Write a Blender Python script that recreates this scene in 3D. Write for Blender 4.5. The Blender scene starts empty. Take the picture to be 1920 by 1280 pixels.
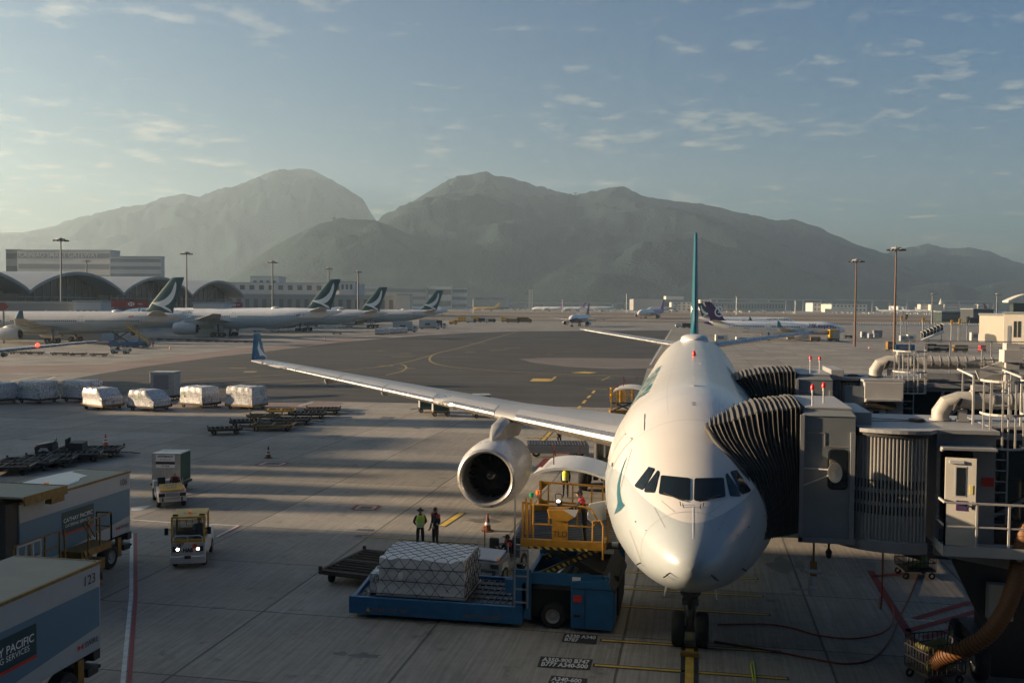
import bpy, bmesh, math, random
from mathutils import Vector, Matrix
from mathutils.bvhtree import BVHTree
random.seed(11)
R=math.radians; PI=math.pi
SC=bpy.context.scene; COL=SC.collection
# ---------------------------------------------------------------- camera
CH=10.4; CF=1820.0; PSI=R(10.64); PIT=math.atan(68/CF); ROLL=R(0.45)
fwd=Vector((-math.sin(PSI)*math.cos(PIT),math.cos(PSI)*math.cos(PIT),-math.sin(PIT)))
r0=Vector((math.cos(PSI),math.sin(PSI),0)); u0=r0.cross(fwd)
CU=u0*math.cos(ROLL)-r0*math.sin(ROLL); CR=r0*math.cos(ROLL)+u0*math.sin(ROLL)
CP=Vector((0,0,CH))
cd=bpy.data.cameras.new('camera'); cam=bpy.data.objects.new('camera',cd); COL.objects.link(cam)
m=Matrix((CR,CU,-fwd)).transposed().to_4x4(); m.translation=CP; cam.matrix_world=m
cd.sensor_width=36; cd.lens=CF/1920*36; cd.clip_start=0.5; cd.clip_end=30000
SC.camera=cam
SC.render.resolution_x=1024; SC.render.resolution_y=682
# ---------------------------------------------------------------- sun, sky, exposure
SUN_EL=R(12.0); SUN_AZ=R(7.0)          # light travels towards +X, a little towards +Y
TOSUN=Vector((-math.cos(SUN_AZ)*math.cos(SUN_EL),-math.sin(SUN_AZ)*math.cos(SUN_EL),math.sin(SUN_EL)))
sl=bpy.data.lights.new('sun','SUN'); so=bpy.data.objects.new('sun',sl); COL.objects.link(so)
so.rotation_euler=TOSUN.to_track_quat('Z','Y').to_euler(); so.location=(-60,-10,60)
sl.energy=5.0; sl.angle=R(0.6); sl.color=(1.0,0.75,0.49)
W=bpy.data.worlds.new('World'); SC.world=W; W.use_nodes=True
wn=W.node_tree.nodes; wl=W.node_tree.links; wn.clear()
def wnode(t,**k):
    n=wn.new(t)
    for a,b in k.items(): setattr(n,a,b)
    return n
sky=wnode('ShaderNodeTexSky',sky_type='NISHITA'); sky.sun_disc=False
sky.sun_elevation=SUN_EL; sky.sun_rotation=math.atan2(TOSUN.x,TOSUN.y)%(2*PI)
sky.altitude=0; sky.air_density=1.0; sky.dust_density=2.8; sky.ozone_density=2.5
tc=wnode('ShaderNodeTexCoord'); sep=wnode('ShaderNodeSeparateXYZ'); wl.new(tc.outputs['Generated'],sep.inputs[0])
def wm(op,a,b=None,c=None,clamp=False):
    n=wnode('ShaderNodeMath',operation=op,use_clamp=clamp)
    for i,x in enumerate((a,b,c)):
        if x is None: continue
        if isinstance(x,(int,float)): n.inputs[i].default_value=x
        else: wl.new(x,n.inputs[i])
    return n.outputs[0]
# small clouds on a flat layer overhead
den=wm('ADD',sep.outputs['Z'],0.06)
cx=wm('DIVIDE',sep.outputs['X'],den); cy=wm('DIVIDE',sep.outputs['Y'],den)
cmb=wnode('ShaderNodeCombineXYZ'); wl.new(cx,cmb.inputs[0]); wl.new(cy,cmb.inputs[1]); cmb.inputs[2].default_value=3.7
n1=wnode('ShaderNodeTexNoise'); n1.inputs['Scale'].default_value=5.5; n1.inputs['Detail'].default_value=9; n1.inputs['Roughness'].default_value=0.62; wl.new(cmb.outputs[0],n1.inputs['Vector'])
n2=wnode('ShaderNodeTexNoise'); n2.inputs['Scale'].default_value=0.55; n2.inputs['Detail'].default_value=2; wl.new(cmb.outputs[0],n2.inputs['Vector'])
cs=wm('ADD',wm('MULTIPLY',n1.outputs['Fac'],0.75),wm('MULTIPLY',n2.outputs['Fac'],0.38))
rmp=wnode('ShaderNodeMapRange'); rmp.inputs['From Min'].default_value=0.615; rmp.inputs['From Max'].default_value=0.75; wl.new(cs,rmp.inputs['Value'])
hz=wnode('ShaderNodeMapRange'); hz.inputs['From Min'].default_value=0.02; hz.inputs['From Max'].default_value=0.10; wl.new(sep.outputs['Z'],hz.inputs['Value'])
cf=wm('MULTIPLY',wm('MULTIPLY',rmp.outputs[0],hz.outputs[0]),0.9)
cl=wnode('ShaderNodeMixRGB',blend_type='MULTIPLY'); cl.inputs['Fac'].default_value=1; wl.new(sky.outputs[0],cl.inputs['Color1']); cl.inputs['Color2'].default_value=(2.3,1.55,1.05,1)
gy=wnode('ShaderNodeHueSaturation'); gy.inputs['Saturation'].default_value=1.5; wl.new(sky.outputs[0],gy.inputs['Color'])
tn=wnode('ShaderNodeMixRGB',blend_type='MULTIPLY'); tn.inputs['Fac'].default_value=1; wl.new(gy.outputs[0],tn.inputs['Color1']); tn.inputs['Color2'].default_value=(0.46,0.635,0.71,1)
mx=wnode('ShaderNodeMixRGB'); wl.new(cf,mx.inputs['Fac']); wl.new(tn.outputs[0],mx.inputs['Color1']); wl.new(cl.outputs[0],mx.inputs['Color2'])
bg=wnode('ShaderNodeBackground'); bg.inputs['Strength'].default_value=0.05; wl.new(mx.outputs[0],bg.inputs[0])
wo=wnode('ShaderNodeOutputWorld'); wl.new(bg.outputs[0],wo.inputs[0])
vs=SC.view_settings; vs.view_transform='Standard'; vs.look='None'; vs.gamma=1; vs.exposure=1.6
SC.render.engine='CYCLES'; SC.cycles.volume_bounces=1; SC.cycles.max_bounces=8
# ---------------------------------------------------------------- photo pixel (1920 wide) to a real place
def ray(px,py): return fwd*CF+CR*(px-960)-CU*(py-640)
def G(px,py,z=0.0):
    d=ray(px,py); return CP+d*((z-CH)/d.z)
def D(px,py,dep): return CP+ray(px,py)*(dep/CF)
def K(px,dep,z):      # place with known depth and height under pixel column px
    a=G(px,900,z); 
    o=CP+fwd*dep; base=CP+Vector((fwd.x,fwd.y,0)).normalized()*dep+r0*((px-960)*dep/CF)
    base.z=z; return base
# ---------------------------------------------------------------- naming and grouping
def tag(o,label=None,cat=None,group=None,kind=None):
    if label: o['label']=label
    if cat: o['category']=cat
    if group: o['group']=group
    if kind: o['kind']=kind
    return o
def thing(name,label,cat,loc=(0,0,0),rz=0,group=None):
    o=bpy.data.objects.new(name,None); COL.objects.link(o); o.location=loc; o.rotation_euler=(0,0,rz)
    o.empty_display_size=0.3
    return tag(o,label,cat,group)
def kids(o): return [c for c in bpy.data.objects if c.parent==o]
def dup(root,loc,rz,label=None,group=None):
    c=root.copy(); COL.objects.link(c); c.location=loc; c.rotation_euler=(0,0,rz)
    if label: c['label']=label
    if group: c['group']=group
    def rec(s,t):
        for ch in kids(s):
            d=ch.copy(); COL.objects.link(d); d.parent=t; rec(ch,d)
    rec(root,c)
    return c
# ---------------------------------------------------------------- materials
MATS={}
def mat(name,col,rough=0.6,metal=0.0,var=0.12,vs=3.0,bump=0.0,bs=30.0,emit=0,coat=0,spec=0.5,stretch=None,obj=True):
    if name in MATS: return MATS[name]
    m=bpy.data.materials.new(name); m.use_nodes=True; nt=m.node_tree; N=nt.nodes; L=nt.links
    p=N['Principled BSDF']; p.inputs['Roughness'].default_value=rough; p.inputs['Metallic'].default_value=metal
    p.inputs['Specular IOR Level'].default_value=spec
    if coat: p.inputs['Coat Weight'].default_value=coat; p.inputs['Coat Roughness'].default_value=0.15
    c=(col[0],col[1],col[2],1)
    if emit:
        p.inputs['Emission Color'].default_value=c; p.inputs['Emission Strength'].default_value=emit
    if var>0:
        t=N.new('ShaderNodeTexCoord'); n=N.new('ShaderNodeTexNoise'); n.inputs['Scale'].default_value=vs; n.inputs['Detail'].default_value=6; n.inputs['Roughness'].default_value=0.65
        if stretch:
            mp=N.new('ShaderNodeMapping'); mp.inputs['Scale'].default_value=stretch; L.new(t.outputs['Object'],mp.inputs[0]); L.new(mp.outputs[0],n.inputs['Vector'])
        else: L.new(t.outputs['Object'],n.inputs['Vector'])
        r=N.new('ShaderNodeMapRange'); r.inputs['From Min'].default_value=0.3; r.inputs['From Max'].default_value=0.7; r.inputs['To Min'].default_value=1-var; r.inputs['To Max'].default_value=1+var*0.6
        L.new(n.outputs['Fac'],r.inputs['Value'])
        x=N.new('ShaderNodeMixRGB'); x.blend_type='MULTIPLY'; x.inputs['Fac'].default_value=1; x.inputs['Color1'].default_value=c
        L.new(r.outputs[0],x.inputs['Color2']); L.new(x.outputs[0],p.inputs['Base Color'])
        r2=N.new('ShaderNodeMapRange'); r2.inputs['To Min'].default_value=max(0.02,rough-0.12); r2.inputs['To Max'].default_value=min(1,rough+0.12); L.new(n.outputs['Fac'],r2.inputs['Value']); L.new(r2.outputs[0],p.inputs['Roughness'])
        if bump:
            n3=N.new('ShaderNodeTexNoise'); n3.inputs['Scale'].default_value=bs; n3.inputs['Detail'].default_value=4; L.new(t.outputs['Object'],n3.inputs['Vector'])
            b=N.new('ShaderNodeBump'); b.inputs['Strength'].default_value=bump; b.inputs['Distance'].default_value=0.02; L.new(n3.outputs['Fac'],b.inputs['Height']); L.new(b.outputs[0],p.inputs['Normal'])
    else: p.inputs['Base Color'].default_value=c
    MATS[name]=m; return m
def nodes(m): return m.node_tree.nodes,m.node_tree.links,m.node_tree.nodes['Principled BSDF']
# ---------------------------------------------------------------- mesh collector
class MB:
    def __init__(s): s.v=[]; s.f=[]; s.m=[]; s.M=None
    def add(s,vs,fs,mi=0):
        o=len(s.v)
        if s.M is not None: vs=[s.M@Vector(v) for v in vs]
        s.v+= [tuple(v) for v in vs]
        s.f+= [tuple(i+o for i in f) for f in fs]; s.m+= [mi]*len(fs); return s
    def box(s,x0,x1,y0,y1,z0,z1,mi=0):
        v=[(x0,y0,z0),(x1,y0,z0),(x1,y1,z0),(x0,y1,z0),(x0,y0,z1),(x1,y0,z1),(x1,y1,z1),(x0,y1,z1)]
        return s.add(v,[(3,2,1,0),(4,5,6,7),(0,1,5,4),(1,2,6,5),(2,3,7,6),(3,0,4,7)],mi)
    def cbox(s,c,d,mi=0,rz=0):
        x,y,z=[k/2 for k in d]; M=Matrix.Translation(c)@Matrix.Rotation(rz,4,'Z')
        v=[M@Vector((a*x,b*y,e*z)) for e in(-1,1) for a,b in((-1,-1),(1,-1),(1,1),(-1,1))]
        return s.add(v,[(3,2,1,0),(4,5,6,7),(0,1,5,4),(1,2,6,5),(2,3,7,6),(3,0,4,7)],mi)
    def bar(s,a,b,w,h=None,mi=0):
        a=Vector(a);b=Vector(b);h=h or w; d=(b-a).normalized()
        up=Vector((0,0,1)) if abs(d.z)<0.95 else Vector((0,1,0))
        x=d.cross(up).normalized()*w/2; y=x.cross(d).normalized()*h/2
        v=[p+i*x+j*y for p in(a,b) for i,j in((-1,-1),(1,-1),(1,1),(-1,1))]
        return s.add(v,[(3,2,1,0),(4,5,6,7),(0,1,5,4),(1,2,6,5),(2,3,7,6),(3,0,4,7)],mi)
    def loft(s,rings,mi=0,close=True,c0=True,c1=True):
        n=len(rings[0]); v=[p for r in rings for p in r]; f=[]
        for i in range(len(rings)-1):
            for j in range(n if close else n-1):
                k=(j+1)%n; f.append((i*n+j,i*n+k,(i+1)*n+k,(i+1)*n+j))
        if close and c0: f.append(tuple(range(n-1,-1,-1)))
        if close and c1: f.append(tuple((len(rings)-1)*n+j for j in range(n)))
        return s.add(v,f,mi)
    def tube(s,pts,r,n=8,mi=0,caps=True,flat=1):
        pts=[Vector(p) for p in pts]; rings=[]; rr=r if isinstance(r,(list,tuple)) else [r]*len(pts)
        px=None
        for i,p in enumerate(pts):
            if i==0: d=pts[1]-p
            elif i==len(pts)-1: d=p-pts[i-1]
            else: d=(pts[i+1]-p).normalized()+(p-pts[i-1]).normalized()
            d.normalize()
            if px is None:
                up=Vector((0,0,1)) if abs(d.z)<0.9 else Vector((0,1,0)); px=d.cross(up).normalized()
            else: px=(px-d*px.dot(d)).normalized()
            py=d.cross(px)
            rings.append([p+(px*math.cos(2*PI*k/n)+py*math.sin(2*PI*k/n))*rr[i] for k in range(n)])
        return s.loft(rings,mi,True,caps,caps)
    def cyl(s,a,b,r,n=12,mi=0,r1=None): return s.tube([a,b],[r,r if r1 is None else r1],n,mi)
    def lathe(s,prof,o,ax,n=24,mi=0,closed=False):      # prof [(radius, distance along ax)]
        o=Vector(o); ax=Vector(ax).normalized(); up=Vector((0,0,1)) if abs(ax.z)<0.9 else Vector((0,1,0))
        x=ax.cross(up).normalized(); y=x.cross(ax)
        rings=[[o+ax*h+(x*math.cos(2*PI*k/n)+y*math.sin(2*PI*k/n))*max(r,0.001) for k in range(n)] for r,h in prof]
        return s.loft(rings,mi,True,False,False)
    def prism(s,poly,vec,mi=0):
        vec=Vector(vec); a=[Vector(p) for p in poly]; b=[p+vec for p in a]; n=len(a)
        f=[tuple(range(n-1,-1,-1)),tuple(range(n,2*n))]+[(i,(i+1)%n,n+(i+1)%n,n+i) for i in range(n)]
        return s.add(a+b,f,mi)
    def quad(s,a,b,c,d,mi=0): return s.add([a,b,c,d],[(0,1,2,3)],mi)
    def build(s,name,mats,parent=None,smooth=False,bevel=0,label=None,sharp=40,sub=0):
        me=bpy.data.meshes.new(name); me.from_pydata(s.v,[],s.f)
        if not isinstance(mats,(list,tuple)): mats=[mats]
        for x in mats: me.materials.append(x)
        me.polygons.foreach_set('material_index',s.m)
        bm=bmesh.new(); bm.from_mesh(me); bmesh.ops.recalc_face_normals(bm,faces=bm.faces); bm.to_mesh(me); bm.free()
        if smooth:
            me.polygons.foreach_set('use_smooth',[True]*len(me.polygons)); me.set_sharp_from_angle(angle=R(sharp))
        o=bpy.data.objects.new(name,me); COL.objects.link(o)
        if parent: o.parent=parent
        if bevel:
            b=o.modifiers.new('b','BEVEL'); b.width=bevel; b.segments=2; b.limit_method='ANGLE'; b.angle_limit=R(35)
        if label: o['label']=label
        return o
def bezier(a,b,c,n=8): return [((1-t)**2)*Vector(a)+2*t*(1-t)*Vector(b)+t*t*Vector(c) for t in [i/n for i in range(n+1)]]
def smoothpts(P,k=6):
    P=[Vector(p) for p in P]; out=[]
    for i in range(len(P)-1):
        p0=P[max(i-1,0)];p1=P[i];p2=P[i+1];p3=P[min(i+2,len(P)-1)]
        for j in range(k):
            t=j/k; out.append(0.5*((2*p1)+(p2-p0)*t+(2*p0-5*p1+4*p2-p3)*t*t+(3*p1-p0-3*p2+p3)*t**3))
    out.append(P[-1]); return out
def lerp(tab,x):
    if x<=tab[0][0]: return tab[0][1:]
    for a,b in zip(tab,tab[1:]):
        if x<=b[0]:
            t=(x-a[0])/(b[0]-a[0]); return tuple(p+(q-p)*t for p,q in zip(a[1:],b[1:]))
    return tab[-1][1:]
# lettering as flat triangles: list of 2D verts and faces
def textgeo(txt,size,bold=0.0,shear=0.0,align='CENTER',space=1.0,line=1.0,maxe=0):
    cu=bpy.data.curves.new('t','FONT'); cu.body=txt; cu.size=size; cu.offset=bold*size; cu.shear=shear; cu.align_x=align; cu.align_y='CENTER'; cu.space_character=space; cu.space_line=line; cu.resolution_u=3
    ob=bpy.data.objects.new('t',cu); COL.objects.link(ob)
    dg=bpy.context.evaluated_depsgraph_get(); me=bpy.data.meshes.new_from_object(ob.evaluated_get(dg))
    bpy.data.objects.remove(ob); bpy.data.curves.remove(cu)
    v,f=tess_bm(me,maxe); return v,f
def tess_bm(me,maxe):
    bm=bmesh.new(); bm.from_mesh(me); bpy.data.meshes.remove(me)
    bmesh.ops.triangulate(bm,faces=bm.faces)
    if maxe:
        for _ in range(7):
            e=[x for x in bm.edges if x.calc_length()>maxe]
            if not e: break
            bmesh.ops.subdivide_edges(bm,edges=e,cuts=1); bmesh.ops.triangulate(bm,faces=bm.faces)
    bm.verts.index_update()
    v=[(x.co.x,x.co.y) for x in bm.verts]; f=[tuple(q.index for q in x.verts) for x in bm.faces]; bm.free(); return v,f
def polygeo(poly,maxe=0):
    me=bpy.data.meshes.new('p'); me.from_pydata([(p[0],p[1],0) for p in poly],[],[tuple(range(len(poly)))]); return tess_bm(me,maxe)
def decal(name,geo,fn,mt,parent,label=None):       # geo mapped to the surface by fn(u,v)
    b=MB(); b.add([fn(*p) for p in geo[0]],geo[1]); return b.build(name,mt,parent,label=label)
def text_on(name,txt,size,o,ux,uy,mt,parent,bold=0.0,shear=0.0,align='CENTER',line=1.0,label=None,space=1.0):
    o=Vector(o);ux=Vector(ux).normalized();uy=Vector(uy).normalized()
    g=textgeo(txt,size,bold,shear,align,space,line); return decal(name,g,lambda u,v:o+ux*u+uy*v,mt,parent,label)
M=dict(
 white=mat('paint_white',(.5,.49,.47),.35,var=.05,vs=1.2,coat=.3), cream=mat('paint_cream',(.62,.58,.5),.6,var=.1),
 yellow=mat('paint_yellow',(.6,.32,.02),.45,var=.25,vs=4), blue=mat('paint_blue',(.012,.10,.23),.42,var=.2,vs=3),
 lyellow=mat('paint_loader_yellow',(.33,.165,.012),.5,var=.3,vs=4),
 dyellow=mat('paint_worn_yellow',(.22,.12,.02),.6,var=.45,vs=6), rust=mat('worn_brown_metal',(.04,.028,.018),.75,var=.5,vs=7),
 dark=mat('dark_metal',(.03,.03,.032),.6,var=.3), black=mat('black_rubber',(.012,.012,.012),.75,var=.2,vs=8), rub=mat('tyre_rubber',(.015,.015,.016),.85,var=.2,vs=10),
 steel=mat('steel',(.34,.34,.34),.4,.8,var=.2), galv=mat('galvanised',(.4,.41,.42),.5,.35,var=.18,vs=5), greym=mat('grey_metal',(.22,.23,.24),.5,.2,var=.12),
 hub=mat('wheel_hub',(.25,.25,.24),.5,.5,var=.2), red=mat('paint_red',(.5,.03,.02),.5,var=.12), orange=mat('cone_orange',(.55,.09,.03),.6,var=.2),
 teal=mat('teal_green',(.001,.052,.066),.45,var=.05), winglet=mat('winglet_blue',(.02,.10,.17),.4,coat=.1,var=.05), green=mat('curtain_green',(.01,.06,.045),.7,var=.25),
 alu=mat('aluminium_panel',(.42,.42,.4),.45,.45,var=.25,vs=4), glass=mat('dark_glass',(.012,.016,.018),.06,var=0,spec=.9), 
 lamp_r=mat('red_lamp',(.55,.015,.012),.3,var=0,emit=.03), lamp_o=mat('orange_lamp',(.7,.16,.02),.3,var=0,emit=.08), lamp_g=mat('green_lamp',(.01,.25,.1),.3,var=0),
 txtw=mat('lettering_white',(.75,.75,.72),.5,var=.05), txtk=mat('lettering_black',(.02,.02,.022),.5,var=0), txtg=mat('lettering_green',(.01,.1,.1),.4,var=0),
 skin=mat('skin',(.32,.17,.11),.55,var=.08), hair=mat('hair_black',(.012,.01,.009),.6,var=.1), navy=mat('navy_cloth',(.012,.014,.022),.85,var=.2), trous=mat('trousers',(.012,.012,.015),.85,var=.2),
 vest=mat('reflective_vest',(.4,.62,.08),.6,var=.1), vesto=mat('orange_vest',(.75,.12,.04),.6,var=.1), redc=mat('red_cloth',(.42,.02,.02),.8,var=.1), silver=mat('reflective_tape',(.5,.52,.5),.4,var=.1),
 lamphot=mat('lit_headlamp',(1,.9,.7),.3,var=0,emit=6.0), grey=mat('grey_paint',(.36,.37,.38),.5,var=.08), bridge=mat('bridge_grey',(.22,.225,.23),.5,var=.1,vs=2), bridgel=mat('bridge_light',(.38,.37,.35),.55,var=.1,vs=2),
)
def wheel(name,parent,c,ax,r,w,tyre=None,sub=True,hubr=.5):
    c=Vector(c);ax=Vector(ax).normalized(); b=MB()
    b.lathe([(r*.55,-w/2),(r*.8,-w*.5),(r*.95,-w*.42),(r,-w*.25),(r,w*.25),(r*.95,w*.42),(r*.8,w*.5),(r*.55,w/2)],c,ax,20)
    h=MB(); h.lathe([(.001,-w*.42),(r*hubr*.4,-w*.44),(r*hubr*.55,-w*.3),(r*hubr,-w*.38),(r*.57,-w*.47)],c,ax,16); h.lathe([(.001,w*.42),(r*hubr*.4,w*.44),(r*hubr*.55,w*.3),(r*hubr,w*.38),(r*.57,w*.47)],c,ax,16)
    o=b.build(name,M['rub'],parent,True)
    if sub: h.build('rim',M['hub'],o,True)
    return o
# ================================================================ ground, apron, taxiways, markings
def pavement(name,c1,c2,grid,streak=(0.25,1.6),joint=0.45,slab=0.10,stain=0.35,sdir=0.0,tyre=0.0):
    m=bpy.data.materials.new(name); m.use_nodes=True; N,L,p=nodes(m); p.inputs['Roughness'].default_value=0.75; p.inputs['Specular IOR Level'].default_value=0.3
    def nd(t,**k):
        n=N.new(t)
        for a,b in k.items(): setattr(n,a,b)
        return n
    def mt(op,a,b=None,c=None,cl=False):
        n=nd('ShaderNodeMath',operation=op,use_clamp=cl)
        for i,x in enumerate((a,b,c)):
            if x is None: continue
            if isinstance(x,(int,float)): n.inputs[i].default_value=x
            else: L.new(x,n.inputs[i])
        return n.outputs[0]
    g=nd('ShaderNodeNewGeometry'); s=nd('ShaderNodeSeparateXYZ'); L.new(g.outputs['Position'],s.inputs[0])
    X,Y=s.outputs[0],s.outputs[1]
    def noise(scale,det=6,rough=.6,vec=None,st=None,rot=0):
        n=nd('ShaderNodeTexNoise'); n.inputs['Scale'].default_value=scale; n.inputs['Detail'].default_value=det; n.inputs['Roughness'].default_value=rough
        mp=nd('ShaderNodeMapping'); mp.inputs['Scale'].default_value=st or (1,1,1); mp.inputs['Rotation'].default_value=(0,0,rot); L.new(g.outputs['Position'],mp.inputs[0]); L.new(mp.outputs[0],n.inputs['Vector']); return n.outputs['Fac']
    def rng(v,a,b,c,d):
        r=nd('ShaderNodeMapRange'); r.inputs['From Min'].default_value=a; r.inputs['From Max'].default_value=b; r.inputs['To Min'].default_value=c; r.inputs['To Max'].default_value=d; L.new(v,r.inputs['Value']); return r.outputs[0]
    base=nd('ShaderNodeMixRGB'); base.inputs['Color1'].default_value=(*c1,1); base.inputs['Color2'].default_value=(*c2,1); L.new(rng(noise(0.06,5),.35,.65,0,1),base.inputs['Fac'])
    f=rng(noise(1.0,3,.7,st=(9,0.25,1),rot=sdir),.3,.7,1-streak[0]*.5,1+streak[0]*.35)          # brushed fine streaks
    f=mt('MULTIPLY',f,rng(noise(0.22,6,.7),.3,.75,1+stain*.12,1-stain*.35))
    f=mt('MULTIPLY',f,rng(noise(2.6,9,.8),.3,.7,1.1,0.86))
    f=mt('MULTIPLY',f,rng(noise(0.9,5,.6),.60,.72,1,1-stain*.55))     # darker oil blots
    if tyre: 
        f=mt('MULTIPLY',f,rng(noise(0.35,4,.6,st=(0.12,1.6,1),rot=sdir+.1),.42,.66,1.08,1-tyre))
        f=mt('MULTIPLY',f,rng(noise(0.8,3,.6,st=(0.05,1.9,1),rot=sdir-.06),.5,.64,1.0,1-tyre*.7))
    if grid:
        gx,ox,gy,oy=grid
        ux=mt('DIVIDE',mt('SUBTRACT',X,ox),gx); uy=mt('DIVIDE',mt('SUBTRACT',Y,oy),gy)
        cb=nd('ShaderNodeCombineXYZ'); L.new(mt('FLOOR',ux),cb.inputs[0]); L.new(mt('FLOOR',uy),cb.inputs[1])
        w=nd('ShaderNodeTexWhiteNoise'); w.noise_dimensions='2D'; L.new(cb.outputs[0],w.inputs['Vector'])
        f=mt('MULTIPLY',f,rng(w.outputs['Value'],0,1,1-slab,1+slab*.7))
        def jl(u,gg,wd): return mt('LESS_THAN',mt('MULTIPLY',mt('SUBTRACT',0.5,mt('ABSOLUTE',mt('SUBTRACT',mt('FRACT',u),0.5))),gg),wd)
        wob=mt('MULTIPLY',mt('SUBTRACT',noise(1.5,2),.5),.02)
        j=mt('MAXIMUM',jl(mt('ADD',ux,mt('MULTIPLY',wob,.4)),gx,.04),jl(mt('ADD',uy,mt('MULTIPLY',wob,.4)),gy,.034))
        f=mt('MULTIPLY',f,mt('SUBTRACT',1,mt('MULTIPLY',j,joint)))
    x=nd('ShaderNodeMixRGB',blend_type='MULTIPLY'); x.inputs['Fac'].default_value=1; L.new(base.outputs[0],x.inputs['Color1']); L.new(f,x.inputs['Color2']); L.new(x.outputs[0],p.inputs['Base Color'])
    b=nd('ShaderNodeBump'); b.inputs['Strength'].default_value=.35; b.inputs['Distance'].default_value=.01; L.new(noise(1.0,5,.7,st=(30,1.5,1),rot=sdir),b.inputs['Height']); L.new(b.outputs[0],p.inputs['Normal'])
    return m
CONC=pavement('apron_concrete',(.29,.262,.22),(.235,.222,.20),(6.08,-14.2,5.78,30.35),streak=(.5,1),slab=.2,joint=.6,stain=.8)
CONF=pavement('far_concrete',(.27,.235,.19),(.22,.195,.165),(7.5,1,7.5,2),joint=.2,stain=.5,tyre=.25)
ASPH=pavement('taxiway_asphalt',(.05,.047,.043),(.07,.064,.056),None,stain=.3,sdir=R(80),tyre=.45)
PINK=pavement('shoulder_concrete',(.23,.17,.145),(.2,.155,.13),(7.5,1,7.5,2),joint=.2)
BRWN=pavement('dry_grass_ground',(.22,.13,.065),(.15,.11,.055),None,stain=.8)
PALE=pavement('pale_asphalt',(.15,.132,.115),(.175,.155,.135),None,stain=.3,sdir=R(80),tyre=.3)
def sheet(name,pts,z,m):
    b=MB(); b.add([(p[0],p[1],z) for p in pts],[tuple(range(len(pts)))]); o=b.build(name,m); o['kind']='structure'; return o
def pxs(pts,z=0): return [G(a,b,z) for a,b in pts]
# ground out to the horizon
sheet('ground',[(-13000,-4000),(13000,-4000),(13000,14000),(-13000,14000)],-0.12,BRWN)
sheet('apron',[(-700,-80),(500,-80),(500,640),(-700,640)],0,CONC)
sheet('far_taxiway',[(-700,690),(900,690),(900,800),(-700,800)],-0.04,CONF)
sheet('taxiway_edge',[(-700,641),(700,641),(700,656),(-700,656)],-0.04,ASPH)
sheet('runway',[(-2500,930),(2500,930),(2500,1085),(-2500,1085)],-0.04,CONF)
sheet('cargo_apron',[(-2500,1480),(2500,1480),(2500,3100),(-2500,3100)],-0.04,CONF)
asph=[(20,731),(60,728),(120,713),(190,700),(330,677),(480,661),(640,641),(800,628),(960,621),(1256,619),(1216,683),(1190,763),(1130,764),(900,758),(640,753),(430,747),(230,741),(0,742),(-60,742)]
sheet('taxiway',pxs(asph),0.004,ASPH)
sheet('taxiway_island',pxs([(973,673),(1010,671),(1100,671),(1235,672),(1225,690),(1150,692),(1060,687),(1000,680)]),0.008,PALE)
sheet('shoulder',pxs([(0,743),(230,742),(430,748),(640,754),(645,757),(590,771),(470,769),(240,765),(0,757)]),0.005,PINK)
sheet('shoulder',pxs([(-60,700),(190,698),(480,659),(700,634),(880,620),(700,630),(480,650),(200,682),(-60,688)]),0.005,PINK)
YEL=mat('marking_yellow',(.5,.33,.05),.7,var=.4,vs=3); WHT=mat('marking_white',(.5,.5,.48),.7,var=.35,vs=3); BLK=mat('marking_black',(.02,.02,.02),.8,var=.3); REDM=mat('marking_red',(.22,.035,.03),.7,var=.35,vs=4); YLD=mat('marking_faded_yellow',(.26,.2,.08),.8,var=.5,vs=.8)
def strip_geo(b,pts,w,z,mi=0):
    pts=[Vector((p[0],p[1],0)) for p in pts]; L_=[];R_=[]
    for i,p in enumerate(pts):
        d=(pts[min(i+1,len(pts)-1)]-pts[max(i-1,0)]).normalized(); n=Vector((-d.y,d.x,0))*w/2
        L_.append(p+n);R_.append(p-n)
    vs=[(q.x,q.y,z) for q in L_]+[(q.x,q.y,z) for q in R_]; n=len(pts)
    b.add(vs,[(i+1,i,n+i,n+i+1) for i in range(n-1)],mi)
def marking(pts,w,m=None,z=.012,border=0,name='road_marking'):
    b=MB(); strip_geo(b,pts,w,z,0)
    if border: 
        e=(Vector((pts[-1][0]-pts[0][0],pts[-1][1]-pts[0][1],0))).normalized()*border*.8
        q=[Vector((p[0],p[1],0)) for p in pts]; q[0]=q[0]-e; q[-1]=q[-1]+e
        strip_geo(b,q,w+2*border,z-.004,1)
    o=b.build(name,[m or YEL,BLK]); o['kind']='structure'; return o
# stand centreline and stop bars
marking([(0,12),(0,29.75)],.24,border=.13,z=.016); marking([(0,30.3),(.02,43)],.15,YLD)
for y,x0,x1 in ((29.92,-2.7,2.68),(27.78,-2.7,2.7),(26.25,-2.6,2.7),(33.5,-2.45,2.62),(35.62,-2.5,2.55),(37.9,-2.8,2.5),(24.2,-2.6,2.7)):
    marking([(x0,y-.03),(x1,y+.05)],.13,border=.06)
def ground_label(corners,txt,size):
    P=[G(*q) for q in corners]; b=MB(); b.add([(p.x,p.y,.012) for p in P],[(0,1,2,3)]); o=b.build('stand_marking',BLK); o['kind']='structure'
    g=textgeo(txt,1,.03,0,'LEFT',1.0,.86); xs=[v[0] for v in g[0]]; ys=[v[1] for v in g[0]]
    x0,x1,y0,y1=min(xs),max(xs),min(ys),max(ys)
    def f(u,v):
        s=.05+.9*(u-x0)/(x1-x0); t=.1+.8*(v-y0)/(y1-y0); a=P[0].lerp(P[1],s); c=P[3].lerp(P[2],s); q=a.lerp(c,t); q.z=.018; return q
    decal('lettering',g,f,WHT,o)
ground_label([(1053,1203),(1118,1208),(1121,1191),(1058,1187)],'A330 A340\nB787',.36)
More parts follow.
